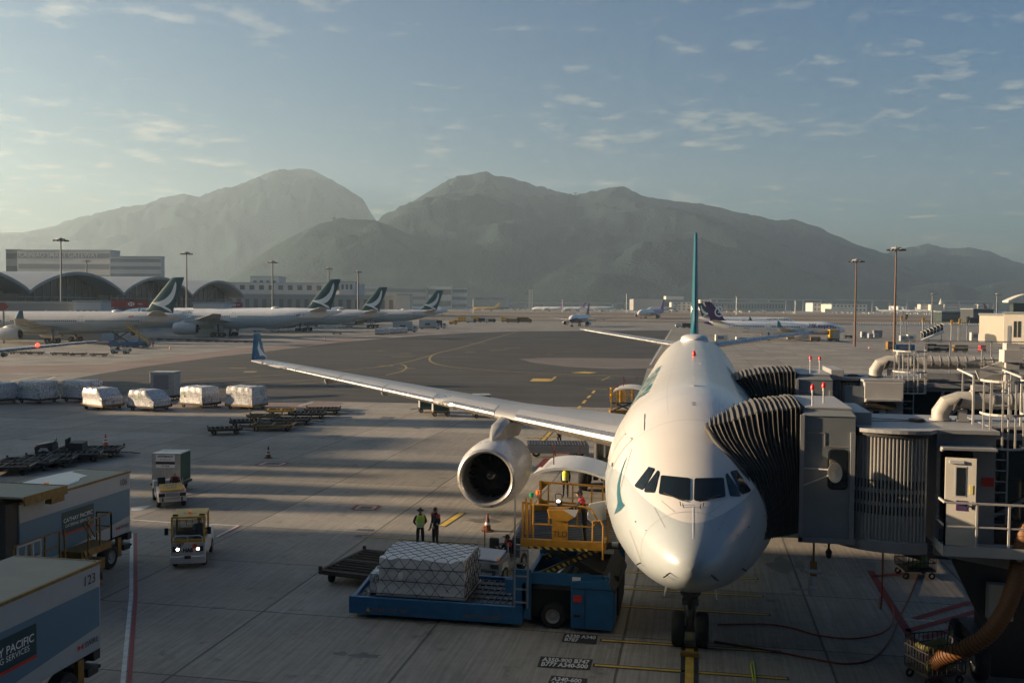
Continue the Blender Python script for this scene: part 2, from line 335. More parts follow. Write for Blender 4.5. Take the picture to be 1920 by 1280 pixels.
ground_label([(1007,1250),(1106,1256),(1112,1236),(1014,1230)],'A350-900 B747\nB777 A340-500',.33)
ground_label([(1024,1287),(1098,1292),(1102,1272),(1034,1266)],'A340-600\nA350-1000',.36)
marking([(-14.5,41.15),(-8.6,41.05)],.1,border=.05); marking([(-11.55,43.9),(-11.3,46.9)],.3,border=.1)
marking([(-13.2,48.6),(-12.9,50.6)],.3,YLD,border=.1) if False else None
# cross and dashes behind the engine
P1=pxs([(1010,833),(1033,809)]); marking(P1,.3,border=.1); marking(pxs([(992,821),(1046,818)]),.3,border=.1,z=.02)
marking(pxs([(993,852),(1001,841)]),.3,border=.1)
for a,b_ in (((1084,766),(1088,761)),((1093,756),(1098,750)),((1102,746),(1107,741)),((1111,737),(1115,732))): marking(pxs([a,b_]),.32)
marking(pxs([(1099,728.5),(1139,729)]),.5,YLD); marking(pxs([(1118,710),(1152,709.5)]),.5,YLD); marking(pxs([(1128,713.5),(1143,706)]),.3,YLD)
sheet('road_marking',pxs([(993,714.5),(1031,715),(1037,710),(1000,709.5)]),.012,YEL); marking(pxs([(1032,714.5),(1042,706)]),.35)
sheet('road_marking',pxs([(1070,698.5),(1105,700),(1120,698),(1095,696.5)]),.012,YEL)
# taxiway guide lines
marking(smoothpts(pxs([(1005,612),(940,630),(870,650),(820,662),(806,671),(812,680),(850,688),(950,696),(1060,701),(1215,705)])),.42,YLD,z=.010)
marking(smoothpts(pxs([(806,667),(760,679),(700,689),(560,700),(300,716),(60,728)])),.35,YLD,z=.011)
marking(smoothpts(pxs([(752,682.5),(760,686),(761,691),(750,697),(724,703)])),.35,YLD,z=.012)
marking(pxs([(746,691),(777,690.5)]),.8,YLD,z=.010); marking(pxs([(708,685.5),(737,685.5)]),.9,YLD)
marking(pxs([(230,729),(500,716),(690,706)]),.3,YLD); marking(pxs([(240,741),(480,727),(640,713)]),.3,YLD)
marking(pxs([(640,707),(1000,704),(1190,706)]),.3,YLD)
sheet('road_marking',pxs([(455,698),(478,698),(483,695.6),(460,695.6)]),.012,YLD)
for a,b_ in (((735,669),(774,668)),((880,643.5),(910,643)),((918,657),(950,656)),((944,653),(975,652)),((1017,635),(1042,635)),((1023,664),(1037,664)),((748,663),(770,662.6)),((707,657.5),(722,657)),((873,660),(890,659.6)),((530,686),(556,685.5)),((430,690),(462,689.5))): marking(pxs([a,b_]),.9,YLD)
marking(pxs([(1219,684),(1260,617)]),.3,WHT,z=.012); marking(pxs([(1227,684),(1264,619)]),.25,YLD,z=.012)
marking(smoothpts(pxs([(13,722),(25,714),(60,707),(110,702)])),.3,WHT); marking(pxs([(45,729),(103,706)]),.35,WHT)
marking(pxs([(560,761),(586,754)]),.3,WHT)
# red and white stand boundary by the trucks
marking([(-24.75,39.4),(-24.55,39.1),(-19.5,31),(-15.0,23.4),(-12,18)],.13,WHT); marking([(-24.6,39.5),(-24.41,39.18),(-19.36,31.08),(-14.86,23.48),(-11.86,18.08)],.12,REDM,z=.013)
marking([(-26.2,39.2),(-24.7,39.42)],.1,WHT)
marking(pxs([(246,974),(330,980),(447,985)]),.12,WHT); marking(pxs([(447,985),(406,1006)]),.12,WHT); marking(pxs([(451,985.5),(410,1007)]),.1,REDM)
sheet('road_marking',pxs([(246,951),(284,947),(264,957),(246,957)]),.012,WHT)
def boxmark(q):
    c=pxs(q); 
    for i in range(4): marking([c[i],c[(i+1)%4]],.22,REDM)
    k=sum((Vector(p) for p in c),Vector())/4; d=[k+(p-k)*.78 for p in c]
    for i in range(4): marking([d[i],d[(i+1)%4]],.12,WHT)
    d=[k+(p-k)*.5 for p in c]; sheet('road_marking',d,.011,mat('marking_grey',(.09,.09,.09),.8))
boxmark([(660,955),(701,956),(712,948),(673,946)]); boxmark([(478,872),(527,873),(542,867),(497,865)])
for q in ([(770,802),(790,804),(787,801)],[(815,779),(850,780),(860,777),(825,776)],[(610,818),(635,819),(645,816),(622,815)],[(666,994),(700,996),(703,992),(672,991)],[(664,1006),(690,1007),(696,1003),(672,1002)],[(712,784),(735,785),(742,782),(718,781)]):
    sheet('service_pit_cover',pxs(q),.011,mat('pit_cover',(.07,.07,.075),.7))
def stain(px,py,w,h,seed=0,c=(.10,.085,.07)):
    g=G(px,py); rnd=random.Random(seed+int(px)); k=[rnd.uniform(.55,1.15) for _ in range(14)]
    P=smoothpts([(g.x+w*k[i%14]*math.cos(i*2*PI/14),g.y+h*k[i%14]*math.sin(i*2*PI/14),0) for i in range(15)],3)[:-1]
    sheet('oil_stain',P,.006,mat('oil_stain',c,.5,var=.5,vs=2))
stain(905,975,1.0,.55); stain(1465,1058,.55,1.3); stain(683,1228,.5,.25); stain(640,1225,.3,.2); stain(1500,1105,.35,.2); stain(1500,1060,.3,1.0,5)
# red hatching under the bridge
for a,b_ in (((1632,1070),(1760,1280)),((1715,1160),(1820,1128)),((1700,1183),(1860,1138)),((1732,1195),(1900,1150)),((1640,1080),(1700,1075))): marking(pxs([a,b_]),.28,REDM)
for i in range(4): marking(pxs([(1695+i*78,1161+i*4),(1752+i*78,1164+i*4)]),.1,WHT)
# ================================================================ mountains, haze, far buildings
def hillmat(name,c):
    m=mat(name,c,.95,var=.0,spec=.1); 
    N,L,p=nodes(m); g=N.new('ShaderNodeNewGeometry')
    n=N.new('ShaderNodeTexNoise'); n.inputs['Scale'].default_value=.012; n.inputs['Detail'].default_value=10; n.inputs['Roughness'].default_value=.7; L.new(g.outputs['Position'],n.inputs['Vector'])
    v=N.new('ShaderNodeTexVoronoi'); v.inputs['Scale'].default_value=.09; L.new(g.outputs['Position'],v.inputs['Vector'])
    r=N.new('ShaderNodeValToRGB'); r.color_ramp.elements[0].position=.35; r.color_ramp.elements[0].color=(c[0]*.7,c[1]*.75,c[2]*.75,1); r.color_ramp.elements[1].position=.68; r.color_ramp.elements[1].color=(c[0]*1.35,c[1]*1.25,c[2]*1.2,1)
    L.new(n.outputs['Fac'],r.inputs[0]); L.new(r.outputs[0],p.inputs['Base Color'])
    b=N.new('ShaderNodeBump'); b.inputs['Strength'].default_value=1; b.inputs['Distance'].default_value=3; 
    a=N.new('ShaderNodeMath'); a.operation='ADD'; L.new(n.outputs['Fac'],a.inputs[0]); L.new(v.outputs['Distance'],a.inputs[1]); L.new(a.outputs[0],b.inputs['Height']); L.new(b.outputs[0],p.inputs['Normal'])
    return m
HM=hillmat('forest_hillside',(.013,.025,.026))
from mathutils import noise as MN
def hill(name,z,ridge,span0,span1,base=.62,seed=0,amp=.13):
    NU,NV=260,60; b=MB(); vs=[]
    for i in range(NU+1):
        px=ridge[0][0]+(ridge[-1][0]-ridge[0][0])*i/NU
        py=lerp(ridge,px)[0]
        for j in range(NV+1):
            v=j/NV; 
            dep=z*(base+(1-base)*min(v/.6,1)) if v<=.6 else z*(1+(v-.6)*.7)
            prof=(v/.6) if v<=.6 else 1-(v-.6)/.4
            yh=572+(px-960)*.00785
            top=max(2,(yh-py)*z/CF+CH)
            o=CP+Vector((fwd.x,fwd.y,0)).normalized()*dep+r0*((px-960)*dep/CF)
            q=Vector((o.x*.0016+seed,o.y*.0016,seed)); rn=abs(MN.fractal(q,1.0,2.1,6))
            rn2=MN.fractal(q*5,0.9,2.1,4)
            body=math.sin(prof*PI/2)**1.25
            k=math.sin(PI*min(prof,1))**.8
            h=top*(body*(1-amp*1.0*k*min(1,rn*2.2)))+rn2*3.5*body*(1 if v<.55 else .5)+ MN.noise(q*40)*1.5*body
            vs.append((o.x,o.y,max(h,-1) if v not in(0,) else -2))
    f=[(i*(NV+1)+j,(i+1)*(NV+1)+j,(i+1)*(NV+1)+j+1,i*(NV+1)+j+1) for i in range(NU) for j in range(NV)]
    b.add(vs,f); o=b.build(name,HM,None,True,sharp=180); o['kind']='structure'; return o
hill('mountain',7400,[(-420,420),(-200,432),(0,437),(45,436),(105,424),(150,410),(190,402),(235,391),(270,389),(300,374),(345,364),(375,371),(420,357),(470,340),(510,326),(560,317),(585,320),(620,338),(650,358),(680,377),(697,405),(715,430),(760,500),(800,568)],0,0,seed=3,amp=.22)
hill('mountain',5600,[(560,560),(640,500),(700,420),(740,398),(775,378),(800,362),(835,345),(870,332),(910,328),(960,338),(1000,352),(1040,364),(1075,371),(1095,367),(1125,357),(1165,355),(1195,367),(1215,374),(1290,384),(1360,396),(1410,407),(1450,417),(1480,414),(1530,428),(1600,458),(1660,478),(1720,500),(1800,530),(1900,556),(1980,570)],0,0,seed=9,amp=.2)
hill('mountain',4700,[(580,562),(640,520),(700,425),(720,405),(760,385),(830,368),(890,362),(930,372),(960,385),(1010,404),(1060,418),(1120,405),(1170,395),(1240,392),(1330,407),(1420,440),(1520,478),(1620,512),(1720,545),(1800,565)],0,0,seed=21,amp=.24)
hill('mountain',3800,[(380,568),(420,530),(450,507),(500,470),(550,442),(600,420),(640,411),(700,413),(740,428),(790,452),(860,478),(930,505),(980,515),(1060,480),(1130,462),(1200,470),(1290,500),(1400,530),(1500,552),(1600,568)],0,0,seed=33,amp=.26,base=.74)
hill('mountain',6600,[(1560,540),(1620,490),(1650,480),(1690,468),(1735,459),(1775,468),(1810,466),(1850,472),(1890,488),(1940,500),(2050,520),(2300,560)],0,0,seed=40,amp=.2)
hill('foothill',3900,[(1580,570),(1640,553),(1700,540),(1740,531),(1780,530),(1830,545),(1880,556),(1920,560),(2000,548),(2100,540),(2300,560)],0,0,seed=52,amp=.2,base=.8)
hill('foothill',4000,[(1740,566),(1800,545),(1860,531),(1920,524),(2000,520),(2200,540)],0,0,seed=57,amp=.2,base=.8)
# the air itself
hb=MB(); hb.box(-6200,5200,-320,9800,-4,1260)
HZ=bpy.data.materials.new('haze_air'); HZ.use_nodes=True; HZ.node_tree.nodes.clear()
pv=HZ.node_tree.nodes.new('ShaderNodeVolumePrincipled'); ou=HZ.node_tree.nodes.new('ShaderNodeOutputMaterial'); HZ.node_tree.links.new(pv.outputs[0],ou.inputs['Volume'])
pv.inputs['Color'].default_value=(.66,.83,.96,1); pv.inputs['Density'].default_value=1.05e-4; pv.inputs['Anisotropy'].default_value=.5
hz_=hb.build('haze',HZ); hz_['kind']='stuff'; hz_.display_type='WIRE'
# ================================================================ airliners (local frame: nose at y=0, tail towards +y, ground z=0)
FUS_T=[(0,-.74,-.76,.02),(.05,-.55,-.95,.22),(.15,-.42,-1.08,.38),(.4,-.22,-1.26,.63),(.8,.0,-1.46,.90),(1.3,.22,-1.66,1.16),(1.95,.50,-1.88,1.47),(2.35,.78,-2.0,1.63),(2.75,1.06,-2.11,1.78),(3.3,1.38,-2.25,1.96),(4,1.72,-2.4,2.16),(5,2.10,-2.58,2.40),(6.2,2.42,-2.72,2.60),(7.5,2.64,-2.79,2.73),(9,2.77,-2.82,2.80),(10.5,2.82,-2.82,2.82),
 (42,2.82,-2.82,2.82),(44.5,2.82,-2.7,2.80),(47.5,2.81,-2.35,2.70),(50.5,2.79,-1.8,2.48),(53.5,2.74,-1.1,2.12),(56.5,2.62,-.35,1.66),(59,2.46,.28,1.22),(61.2,2.26,.85,.80),(62.8,2.02,1.3,.48),(63.5,1.85,1.5,.3),(63.69,1.75,1.6,.1)]
class Fus:
    def __init__(s,L=63.69,rad=2.82,zc=4.95,tilt=.0087,noseup=0,nz=1.0):
        s.k=rad/2.82; s.L=L; s.rad=rad; s.zc=zc; s.tilt=tilt
        nt=10.5*s.k; tt=21.69*s.k
        s.T=[]
        for st,a,b,h in FUS_T:
            y=st*s.k if st<=10.5 else L-(63.69-st)*s.k
            s.T.append((y,a*s.k,b*s.k,h*s.k))
    def sec(s,y): return lerp(s.T,y)
    def P(s,y,a,off=0.0):      # a: degrees from the top, + towards +x
        t,b,h=s.sec(y); mid=(t+b)/2; A=R(a); r=(t-b)/2
        x=h*math.sin(A); z=mid+r*math.cos(A)
        n=Vector((math.sin(A)/max(h,.05),0,math.cos(A)/max(r,.05))).normalized()
        return Vector((x,y,s.zc+z+s.tilt*(y-6.67)))+n*off
    def ang(s,y,z):            # angle whose height is z (absolute, untilted)
        t,b,h=s.sec(y); mid=(t+b)/2; r=(t-b)/2
        return math.degrees(math.acos(max(-1,min(1,(z-s.zc-mid)/r))))
def livery(name,top,belly,zb,nose=None,tail=None,rough=.3,L=63.7,swoop=None):
    m=bpy.data.materials.new(name); m.use_nodes=True; N,Lk,p=nodes(m); p.inputs['Roughness'].default_value=rough; p.inputs['Coat Weight'].default_value=.35; p.inputs['Coat Roughness'].default_value=.12
    t=N.new('ShaderNodeTexCoord'); s=N.new('ShaderNodeSeparateXYZ'); Lk.new(t.outputs['Object'],s.inputs[0])
    def mt(op,a,b=None,c=None):
        n=N.new('ShaderNodeMath'); n.operation=op
        for i,x in enumerate((a,b,c)):
            if x is None: continue
            if isinstance(x,(int,float)): n.inputs[i].default_value=x
            else: Lk.new(x,n.inputs[i])
        return n.outputs[0]
    def mix(f,a,b):
        n=N.new('ShaderNodeMixRGB'); Lk.new(f,n.inputs['Fac'])
        for k,x in (('Color1',a),('Color2',b)):
            if isinstance(x,tuple): n.inputs[k].default_value=(*x,1)
            else: Lk.new(x,n.inputs[k])
        return n.outputs[0]
    X,Y,Z=s.outputs
    # boundary: low on the nose, level with the window line behind it
    bump=mt('MULTIPLY',mt('MINIMUM',mt('MULTIPLY',X,X),3.2),mt('MULTIPLY',.18,mt('SUBTRACT',1,mt('MULTIPLY',mt('MINIMUM',mt('MAXIMUM',mt('DIVIDE',mt('SUBTRACT',Y,5),6),0),1),.75))))
    zz=mt('SUBTRACT',mt('SUBTRACT',Z,mt('MULTIPLY',Y,.0087)),bump)
    c=mix(mt('GREATER_THAN',zz,zb),belly,top)
    if tail is not None:
        ta,tb,tc_=tail; c=mix(mt('GREATER_THAN',mt('ADD',Y,mt('MULTIPLY',Z,tb)),ta),c,tc_)
    if nose is not None:
        na,nb,nc=nose; c=mix(mt('LESS_THAN',mt('ADD',Y,mt('MULTIPLY',Z,nb)),na),c,nc)
    n=N.new('ShaderNodeTexNoise'); n.inputs['Scale'].default_value=.6; n.inputs['Detail'].default_value=7; Lk.new(t.outputs['Object'],n.inputs['Vector'])
    r=N.new('ShaderNodeMapRange'); r.inputs['From Min'].default_value=.3; r.inputs['From Max'].default_value=.7; r.inputs['To Min'].default_value=.93; r.inputs['To Max'].default_value=1.02; Lk.new(n.outputs['Fac'],r.inputs['Value'])
    # panel seams
    fr=mt('FRACT',mt('MULTIPLY',Y,1/2.65)); seam=mt('MULTIPLY',mt('LESS_THAN',fr,.012),mt('GREATER_THAN',Y,4.5)); f=mt('MULTIPLY',r.outputs[0],mt('SUBTRACT',1,mt('MULTIPLY',seam,.3)))
    ang=mt('ABSOLUTE',mt('ARCTAN2',X,mt('SUBTRACT',Z,4.95))); s2=mt('LESS_THAN',mt('ABSOLUTE',mt('SUBTRACT',mt('FRACT',mt('MULTIPLY',ang,1.6)),.5)),.006); f=mt('MULTIPLY',f,mt('SUBTRACT',1,mt('MULTIPLY',mt('MULTIPLY',s2,mt('GREATER_THAN',Y,6.0)),.22)))
    x=N.new('ShaderNodeMixRGB'); x.blend_type='MULTIPLY'; x.inputs['Fac'].default_value=1; Lk.new(c,x.inputs['Color1']); Lk.new(f,x.inputs['Color2']); Lk.new(x.outputs[0],p.inputs['Base Color'])
    return m
WINGM=mat('wing_grey',(.36,.36,.355),.42,.15,var=.12,vs=.8,coat=.2); LEM=mat('polished_leading_edge',(.62,.58,.52),.26,.85,var=.12,vs=1.5); NACM=mat('nacelle_white',(.46,.45,.44),.3,var=.06,coat=.3); LIPM=mat('inlet_lip_metal',(.5,.48,.45),.3,.7,var=.15); FANM=mat('fan_blade',(.02,.02,.022),.45,.5,var=.1); DUCT=mat('inlet_duct',(.10,.10,.10),.6,var=.15,vs=2); EXH=mat('exhaust_metal',(.06,.055,.05),.5,.6,var=.3)
LINE=mat('panel_line',(.28,.26,.23),.5,var=0); WINK=mat('cabin_window_dark',(.012,.015,.018),.5,var=0,spec=.2); LINED=mat('door_outline',(.16,.15,.14),.5,var=0)
SLATP=mat('slat_paint',(.42,.42,.41),.42,.1,var=.08,vs=1)
AF=[(0,0),(.008,.018),(.03,.034),(.08,.05),(.2,.064),(.38,.067),(.6,.052),(.8,.03),(1,.004)]
def airfoil(le,chord,z,th,side=1,x=0,c0=0,c1=1,grow=0,ang=0):     # section ring in the y-z plane at span x
    up=[(u,v) for u,v in AF if c0<=u<=c1]; 
    if c1<1: up.append((c1,next(q+(q2-q)*(c1-p)/(p2-p) for (p,q),(p2,q2) in zip(AF,AF[1:]) if c1<=p2)))
    k=th/.13; ring=[(u,v*k) for u,v in up]+[(u,-v*k*.75) for u,v in reversed(up) if u>0]
    pts=[]
    for u,v in ring:
        yy=u*chord; zz=v*chord*1.0+(grow if v>0 else -grow)
        pts.append(Vector((x,le+yy-(grow*1.5 if u<.03 else 0),z+zz-ang*yy)))
    return pts
def interp_sec(secs,x): return lerp(secs,x)
def wing(pl,secs,side,lod,slats,winglet=None,name='wing',wm=None,lm=None):
    b=MB(); xs=sorted(set([s[0] for s in secs]+[secs[0][0]+(secs[-1][0]-secs[0][0])*i/(56 if lod==0 else 12) for i in range(57 if lod==0 else 13)]))
    rings=[]
    for x in xs:
        le,ch,z,th=interp_sec(secs,x); rings.append(airfoil(le,ch,z,th,1,side*x))
    b.loft(rings); w=b.build(name,wm or WINGM,pl,True,sharp=50)
    if lod<=1:
        def afz(u):
            for (p,q),(p2,q2) in zip(AF,AF[1:]):
                if u<=p2: return q+(q2-q)*(u-p)/(p2-p)
        for a,c in slats:
            s=MB(); rr=[]
            NI=14 if lod==0 else 5
            for i in range(NI+1):
                x=a+(c-a)*i/NI; le,ch,z,th=interp_sec(secs,x); k=th/.13; g_=.014
                ut=.028+.04*(x/secs[-1][0]); ue=max(ut+.03,min(.42,1.25/ch)) if lod==0 else ut+.01
                us=sorted(set([u for u,_ in AF if u<ue]+[ut,ue]))
                up=[Vector((side*x,le+u*ch-(.02 if u<.01 else 0),z+afz(u)*k*ch+g_)) for u in us]
                lo=[Vector((side*x,le+u*ch,z-afz(u)*k*.75*ch-g_)) for u in (.055,.03,.008)]
                rr.append(up+lo)
            n0=len(s.f); s.loft(rr,c0=False,c1=False); nn=len(rr[0])
            for i in range(NI):
                for j in range(len(us)-1):
                    if us[j]>=ut-1e-6: s.m[n0+i*nn+j]=1
            s.build('slat',[lm or LEM,SLATP],w,True,sharp=30)
    if winglet:
        h,out,sw,chr0,chr1,wmat=winglet; x,le,ch,z,th=(secs[-1][0],*secs[-1][1:])
        b=MB(); rr=[]
        for i in range(6):
            t=i/5; c=chr0+(chr1-chr0)*t; l=le+(ch-chr0)*.6+sw*t
            ring=[]
            for u,v in [(0,0),(.05,.025),(.3,.05),(.7,.03),(1,0),(.7,-.03),(.3,-.05),(.05,-.025)]:
                ring.append(Vector((side*(x+out*t**1.0+v*c+.0),l+u*c,z+.02+h*t)))
            rr.append(ring)
        b.loft(rr); o=b.build('winglet',wmat,w,True,sharp=50)
        return w,o
    return w,None
def engine(pl,x,y,z,k,lod,nac=None,py=None,wing_le=None):
    n=NACM if nac is None else nac; b=MB(); o=(x,y,z)
    seg=64 if lod==0 else 28
    b.lathe([(p*k,q*k) for p,q in [(1.36,.06),(1.44,.3),(1.52,.8),(1.57,1.6),(1.58,2.5),(1.53,3.5),(1.42,4.5),(1.26,5.3),(1.12,5.8)]],o,(0,1,0),seg)
    e=b.build('engine',n,pl,True,sharp=50)
    b=MB(); b.lathe([(p*k,q*k) for p,q in [(1.12,.32),(1.14,.16),(1.19,.05),(1.25,0),(1.31,.02),(1.36,.075)]],o,(0,1,0),seg); b.build('inlet_lip',LIPM,e,True)
    b=MB(); b.lathe([(p*k,q*k) for p,q in [(1.13,.30),(1.09,.7),(1.1,1.3),(1.1,2.0)]],o,(0,1,0),seg); b.build('inlet_duct',DUCT,e,True)
    b=MB(); b.lathe([(p*k,q*k) for p,q in [(1.11,5.79),(.95,5.6),(.6,5.4),(.45,5.7),(.3,6.2),(.05,6.6)]],o,(0,1,0),24); b.build('exhaust_nozzle',EXH,e,True); b=MB(); b.lathe([(1.15*k,1.7*k),(.001,1.72*k)],o,(0,1,0),24); b.build('bulkhead',EXH,e)
    if lod<=1:
        b=MB(); nb=26
        for i in range(nb):
            a=2*PI*i/nb; pts=[]
            for r,tw,c in ((.3,.2,.16),(.7,.55,.24),(1.08,.95,.26)):
                for s_ in(-1,1):
                    aa=a+s_*c/2/r*math.cos(tw)*.9; yy=1.25+s_*c/2*math.sin(tw)
                    pts.append((x+r*k*math.cos(aa),y+yy*k,z+r*k*math.sin(aa)))
            b.add(pts,[(0,1,3,2),(2,3,5,4)])
        b.build('fan',FANM,e)
        b=MB(); b.lathe([(.001,.72*k),(.1*k,.78*k),(.2*k,.95*k),(.29*k,1.2*k),(.31*k,1.4*k)],o,(0,1,0),24); sp=b.build('spinner',mat('spinner_grey',(.035,.035,.035),.4,var=0),e,True)
        if lod==0:      # painted spiral
            b=MB(); L_=[];R_=[]
            for i in range(40):
                t=i/39; a=1.2+t*5.2; rr=.035+.17*t; yy=.75+((rr/.31)**1.6)*.42
                for w_,lst in((.012+.018*t,L_),(-.012-.018*t,R_)):
                    r2=rr+w_; y2=.72+lerp([(0,0),(.1,.06),(.2,.23),(.29,.48),(.31,.68)],r2)[0]-.012
                    lst.append((x+r2*k*math.cos(a),y+y2*k,z+r2*k*math.sin(a)))
            b.add(L_+R_,[(i,i+1,41+i,40+i) for i in range(39)]); b.build('spiral_mark',M['txtw'],sp)
    # pylon up to the wing
    if wing_le:
        le,zt,zw=wing_le; b=MB()
        w_=.40*k; rr=[]
        prof=[(y+1.35*k,z+1.54*k,z+1.6*k,.05),(y+2.0*k,z+1.45*k,z+1.95*k,w_*.7),(y+2.9*k,z+1.4*k,z+1.95*k+(zt-z-1.95*k)*.7,w_),(le-.25,z+1.35*k,zt-.02,w_),(le+.5,z+1.3*k,zt+.1,w_),(le+2.0,z+1.2*k,zw,w_),(le+4.2,z+1.4*k,zw,w_*.5)]
        for yy,z0,z1,ww in prof: rr.append([(x-ww,yy,z0),(x-ww*.9,yy,z1-.12*k),(x-ww*.45,yy,z1),(x+ww*.45,yy,z1),(x+ww*.9,yy,z1-.12*k),(x+ww,yy,z0)])
        b.loft(rr); b.build('pylon',mat('pylon_metal',(.36,.34,.31),.35,.55,var=.2,vs=1.5) if lod==0 else WINGM,e,True,sharp=45)
    return e
FINP=[(0,-9.6,0),(.55,-7.4,0.04),(1.1,-6.5,.15),(2.4,-5.75,.6),(8.85,-.35,2.9),(9.0,.4,2.95)]      # height, LE, TE (relative to TE root)
def finfn(ste,zroot,k,tk=.09):
    def f(u,v,side,off=0):     # u metres behind TE root, v metres up
        le,te=lerp(FINP,v/k); le*=k;te*=k; c=te-le; s=max(0,min(1,(u-le)/c)) if c>0 else 0
        t=0
        for (p,q),(p2,q2) in zip(AF,AF[1:]):
            if s<=p2: t=q+(q2-q)*(s-p)/(p2-p); break
        th=min(t*c*tk/.067*.5,.36*k)
        return Vector((side*(th+off),ste+u,zroot+v))
    return f
BRUSH=[(.78,7.97),(.3,7.0),(0.0,6.0),(-.5,5.0),(-1.3,4.1),(-2.3,3.35),(-3.5,2.85),(-5.1,2.62),(-5.5,2.5),(-4.4,2.0),(-2.9,1.5),(-.3,.15),(-.75,1.0),(-2.15,1.75),(-1.2,2.2),(-.5,2.85),(0.1,3.7),(.55,4.8),(.85,6.0),(.95,7.2)]
def fin(pl,ste,zr,k,m,logo=None,lm=None,lod=0,tk=.09):
    f=finfn(ste,zr,k,tk); b=MB(); rings=[]
    hs=[0,.3,.55,1.1,1.7,2.4,4,6,8,8.85,9.0]
    for h in hs:
        le,te=lerp(FINP,h); us=[le+(te-le)*s for s,_ in AF]
        shr=1 if h<8.9 else .5
        rr=[f(u*k,h*k,1) for u in us]+[f(u*k,h*k,-1) for u in reversed(us[1:-1])]
        rings.append([Vector((p.x*shr,p.y,p.z)) for p in rr])
    b.loft(rings); o=b.build('fin',m,pl,True,sharp=50)
    if lod<=1:      # rudder hinge line
        pass
    if logo:
        for s in(-1,1):
            g=polygeo([(a*k,b_*k) for a,b_ in logo],.5); decal('tail_emblem',g,lambda u,v:f(u,v,s,.02+.02*lod),lm or M['txtw'],o)
    return o
def airliner(name,label,loc,rz=0,group=None,L=63.69,rad=2.82,zc=4.95,lod=1,skin=None,finm=None,finlogo=BRUSH,logom=None,fink=1.0,wk=1.0,wleg=True,wl=None,eng=(9.37,20.3,2.4,1.0),windows=True,doors=None,text=None,stabm=None,nac=None,ww=None,gearw=4,scale=1.0,mlg=32.0,cat='airliner',tk=.09,wing_at=None,flag=True,gear=True,engines4=None,cockpit=True,wtilt=0):
    pl=thing(name,label,cat,loc,rz,group); F=Fus(L,rad,zc); k=F.k
    # fuselage
    ys=[t[0] for t in F.T]; ys2=[]
    for a,c in zip(ys,ys[1:]):
        n=1 if lod>0 else (2 if c-a<6 else 12)
        n=max(n,1 if c-a<6 else 8); ys2+=[a+(c-a)*i/n for i in range(n)]
    ys2.append(ys[-1]); NS=96 if lod==0 else (40 if lod==1 else 20)
    b=MB(); b.loft([[F.P(y,360*j/NS) for j in range(NS)] for y in ys2]); fu=b.build('fuselage',skin,pl,True,sharp=60)
    # belly fairing
    wy=wing_at if wing_at is not None else 18.8*L/63.69
    b=MB(); rr=[]
    for t,w_,d_ in ((0,.3,.1),(.08,.75,.25),(.2,1.0,.42),(.45,1.08,.5),(.7,1.05,.45),(.88,.8,.28),(1,.3,.08)):
        y=wy-1+t*20*k; rr.append([Vector((rad*1.0*w_*1.02*math.sin(R(a)),y,zc+F.tilt*(y-6.67)-rad*.45-(rad*.57+d_*k*.55)*(-math.cos(R(a)) if a>90 and a<270 else -.0)*1.0*min(1,w_+.2))) for a in range(90,271,12)])
    b.loft(rr,close=False); b.build('belly_fairing',skin,pl,True)
    # wings
    x0=2.2*k; H0=zc-.83
    wz=lambda x: (4.12+(x-2.8)*.093*(1+ .0*x))*(k if lod else 1) if wk!=1 else 4.12+(x-2.8)*.0925
    S=[(1.5,.0),(29.0,0)]
    def sec(x,ch,th):
        X=x*wk; return (X,wy+.6249*X,ch*wk,(zc-.83)+(X-2.8)*.0925+F.tilt*(wy-6.67)*.0,th)
    secs=[sec(1.2,12.2,.13),sec(2.8,11.2,.13),sec(9.4,7.0,.115),sec(20,4.5,.105),sec(28.4,2.6,.1),sec(29.0,2.35,.09)]
    slats=[(3.1*wk,8.75*wk),(10.0*wk,13.8*wk),(13.9*wk,17.4*wk),(17.5*wk,21.0*wk),(21.1*wk,24.6*wk),(24.7*wk,28.2*wk)] if lod==0 else ([(3.1*wk,8.7*wk),(10*wk,28.2*wk)] if lod==1 else [])
    for s in(-1,1):
        w,wg=wing(pl,secs,s,lod,slats,wl)
        if wg and lod<=1:
            x,le,ch,z,th=secs[-1]; h,out,sw,c0,c1,_=wl
            g=polygeo([(.35,.12),(.85,.55),(1.35,1.25),(1.4,.75),(1.75,.4),(2.2,.1),(1.5,.25)],.3)
            if lod==0:
                for sd in(-1,1): decal('wing_emblem',g,lambda u,v:Vector((s*(x+out*v/h)+sd*(.07),le+(ch-c0)*.6+u*1.05+sw*v/h*.2,z+.05+v)),M['txtw'],wg)
        if lod<=1:      # flap track fairings
            for xf in (6.5,13.5,18.5,23) if lod==0 else (13.5,20):
                le,ch,z,th=lerp(secs,xf*wk); bb=MB()
                bb.tube([(s*xf*wk,le+ch*.45,z-.25),(s*xf*wk,le+ch*.6,z-.5),(s*xf*wk,le+ch*.85,z-.5),(s*xf*wk,le+ch*1.15,z-.25)],[.03,.26,.24,.03],10); bb.build('flap_fairing',WINGM,w,True)
    ex,ey,ez,ek=eng
    el=[(ex,ey)]+([engines4] if engines4 else [])
    for (ex,ey) in el:
        for s in(-1,1):
            le,ch,z,th=lerp(secs,ex); engine(pl,s*ex,ey,ez+(ex-el[0][0])*.09,ek,lod,nac,wing_le=(le,z,z-.2))
    # tail
    te=L-3.1*k; zr=zc+2.55*k+F.tilt*(te-6.67)
    fin(pl,te,zr-.25,fink,finm,finlogo,logom,lod,tk)
    st=L-10.2*k
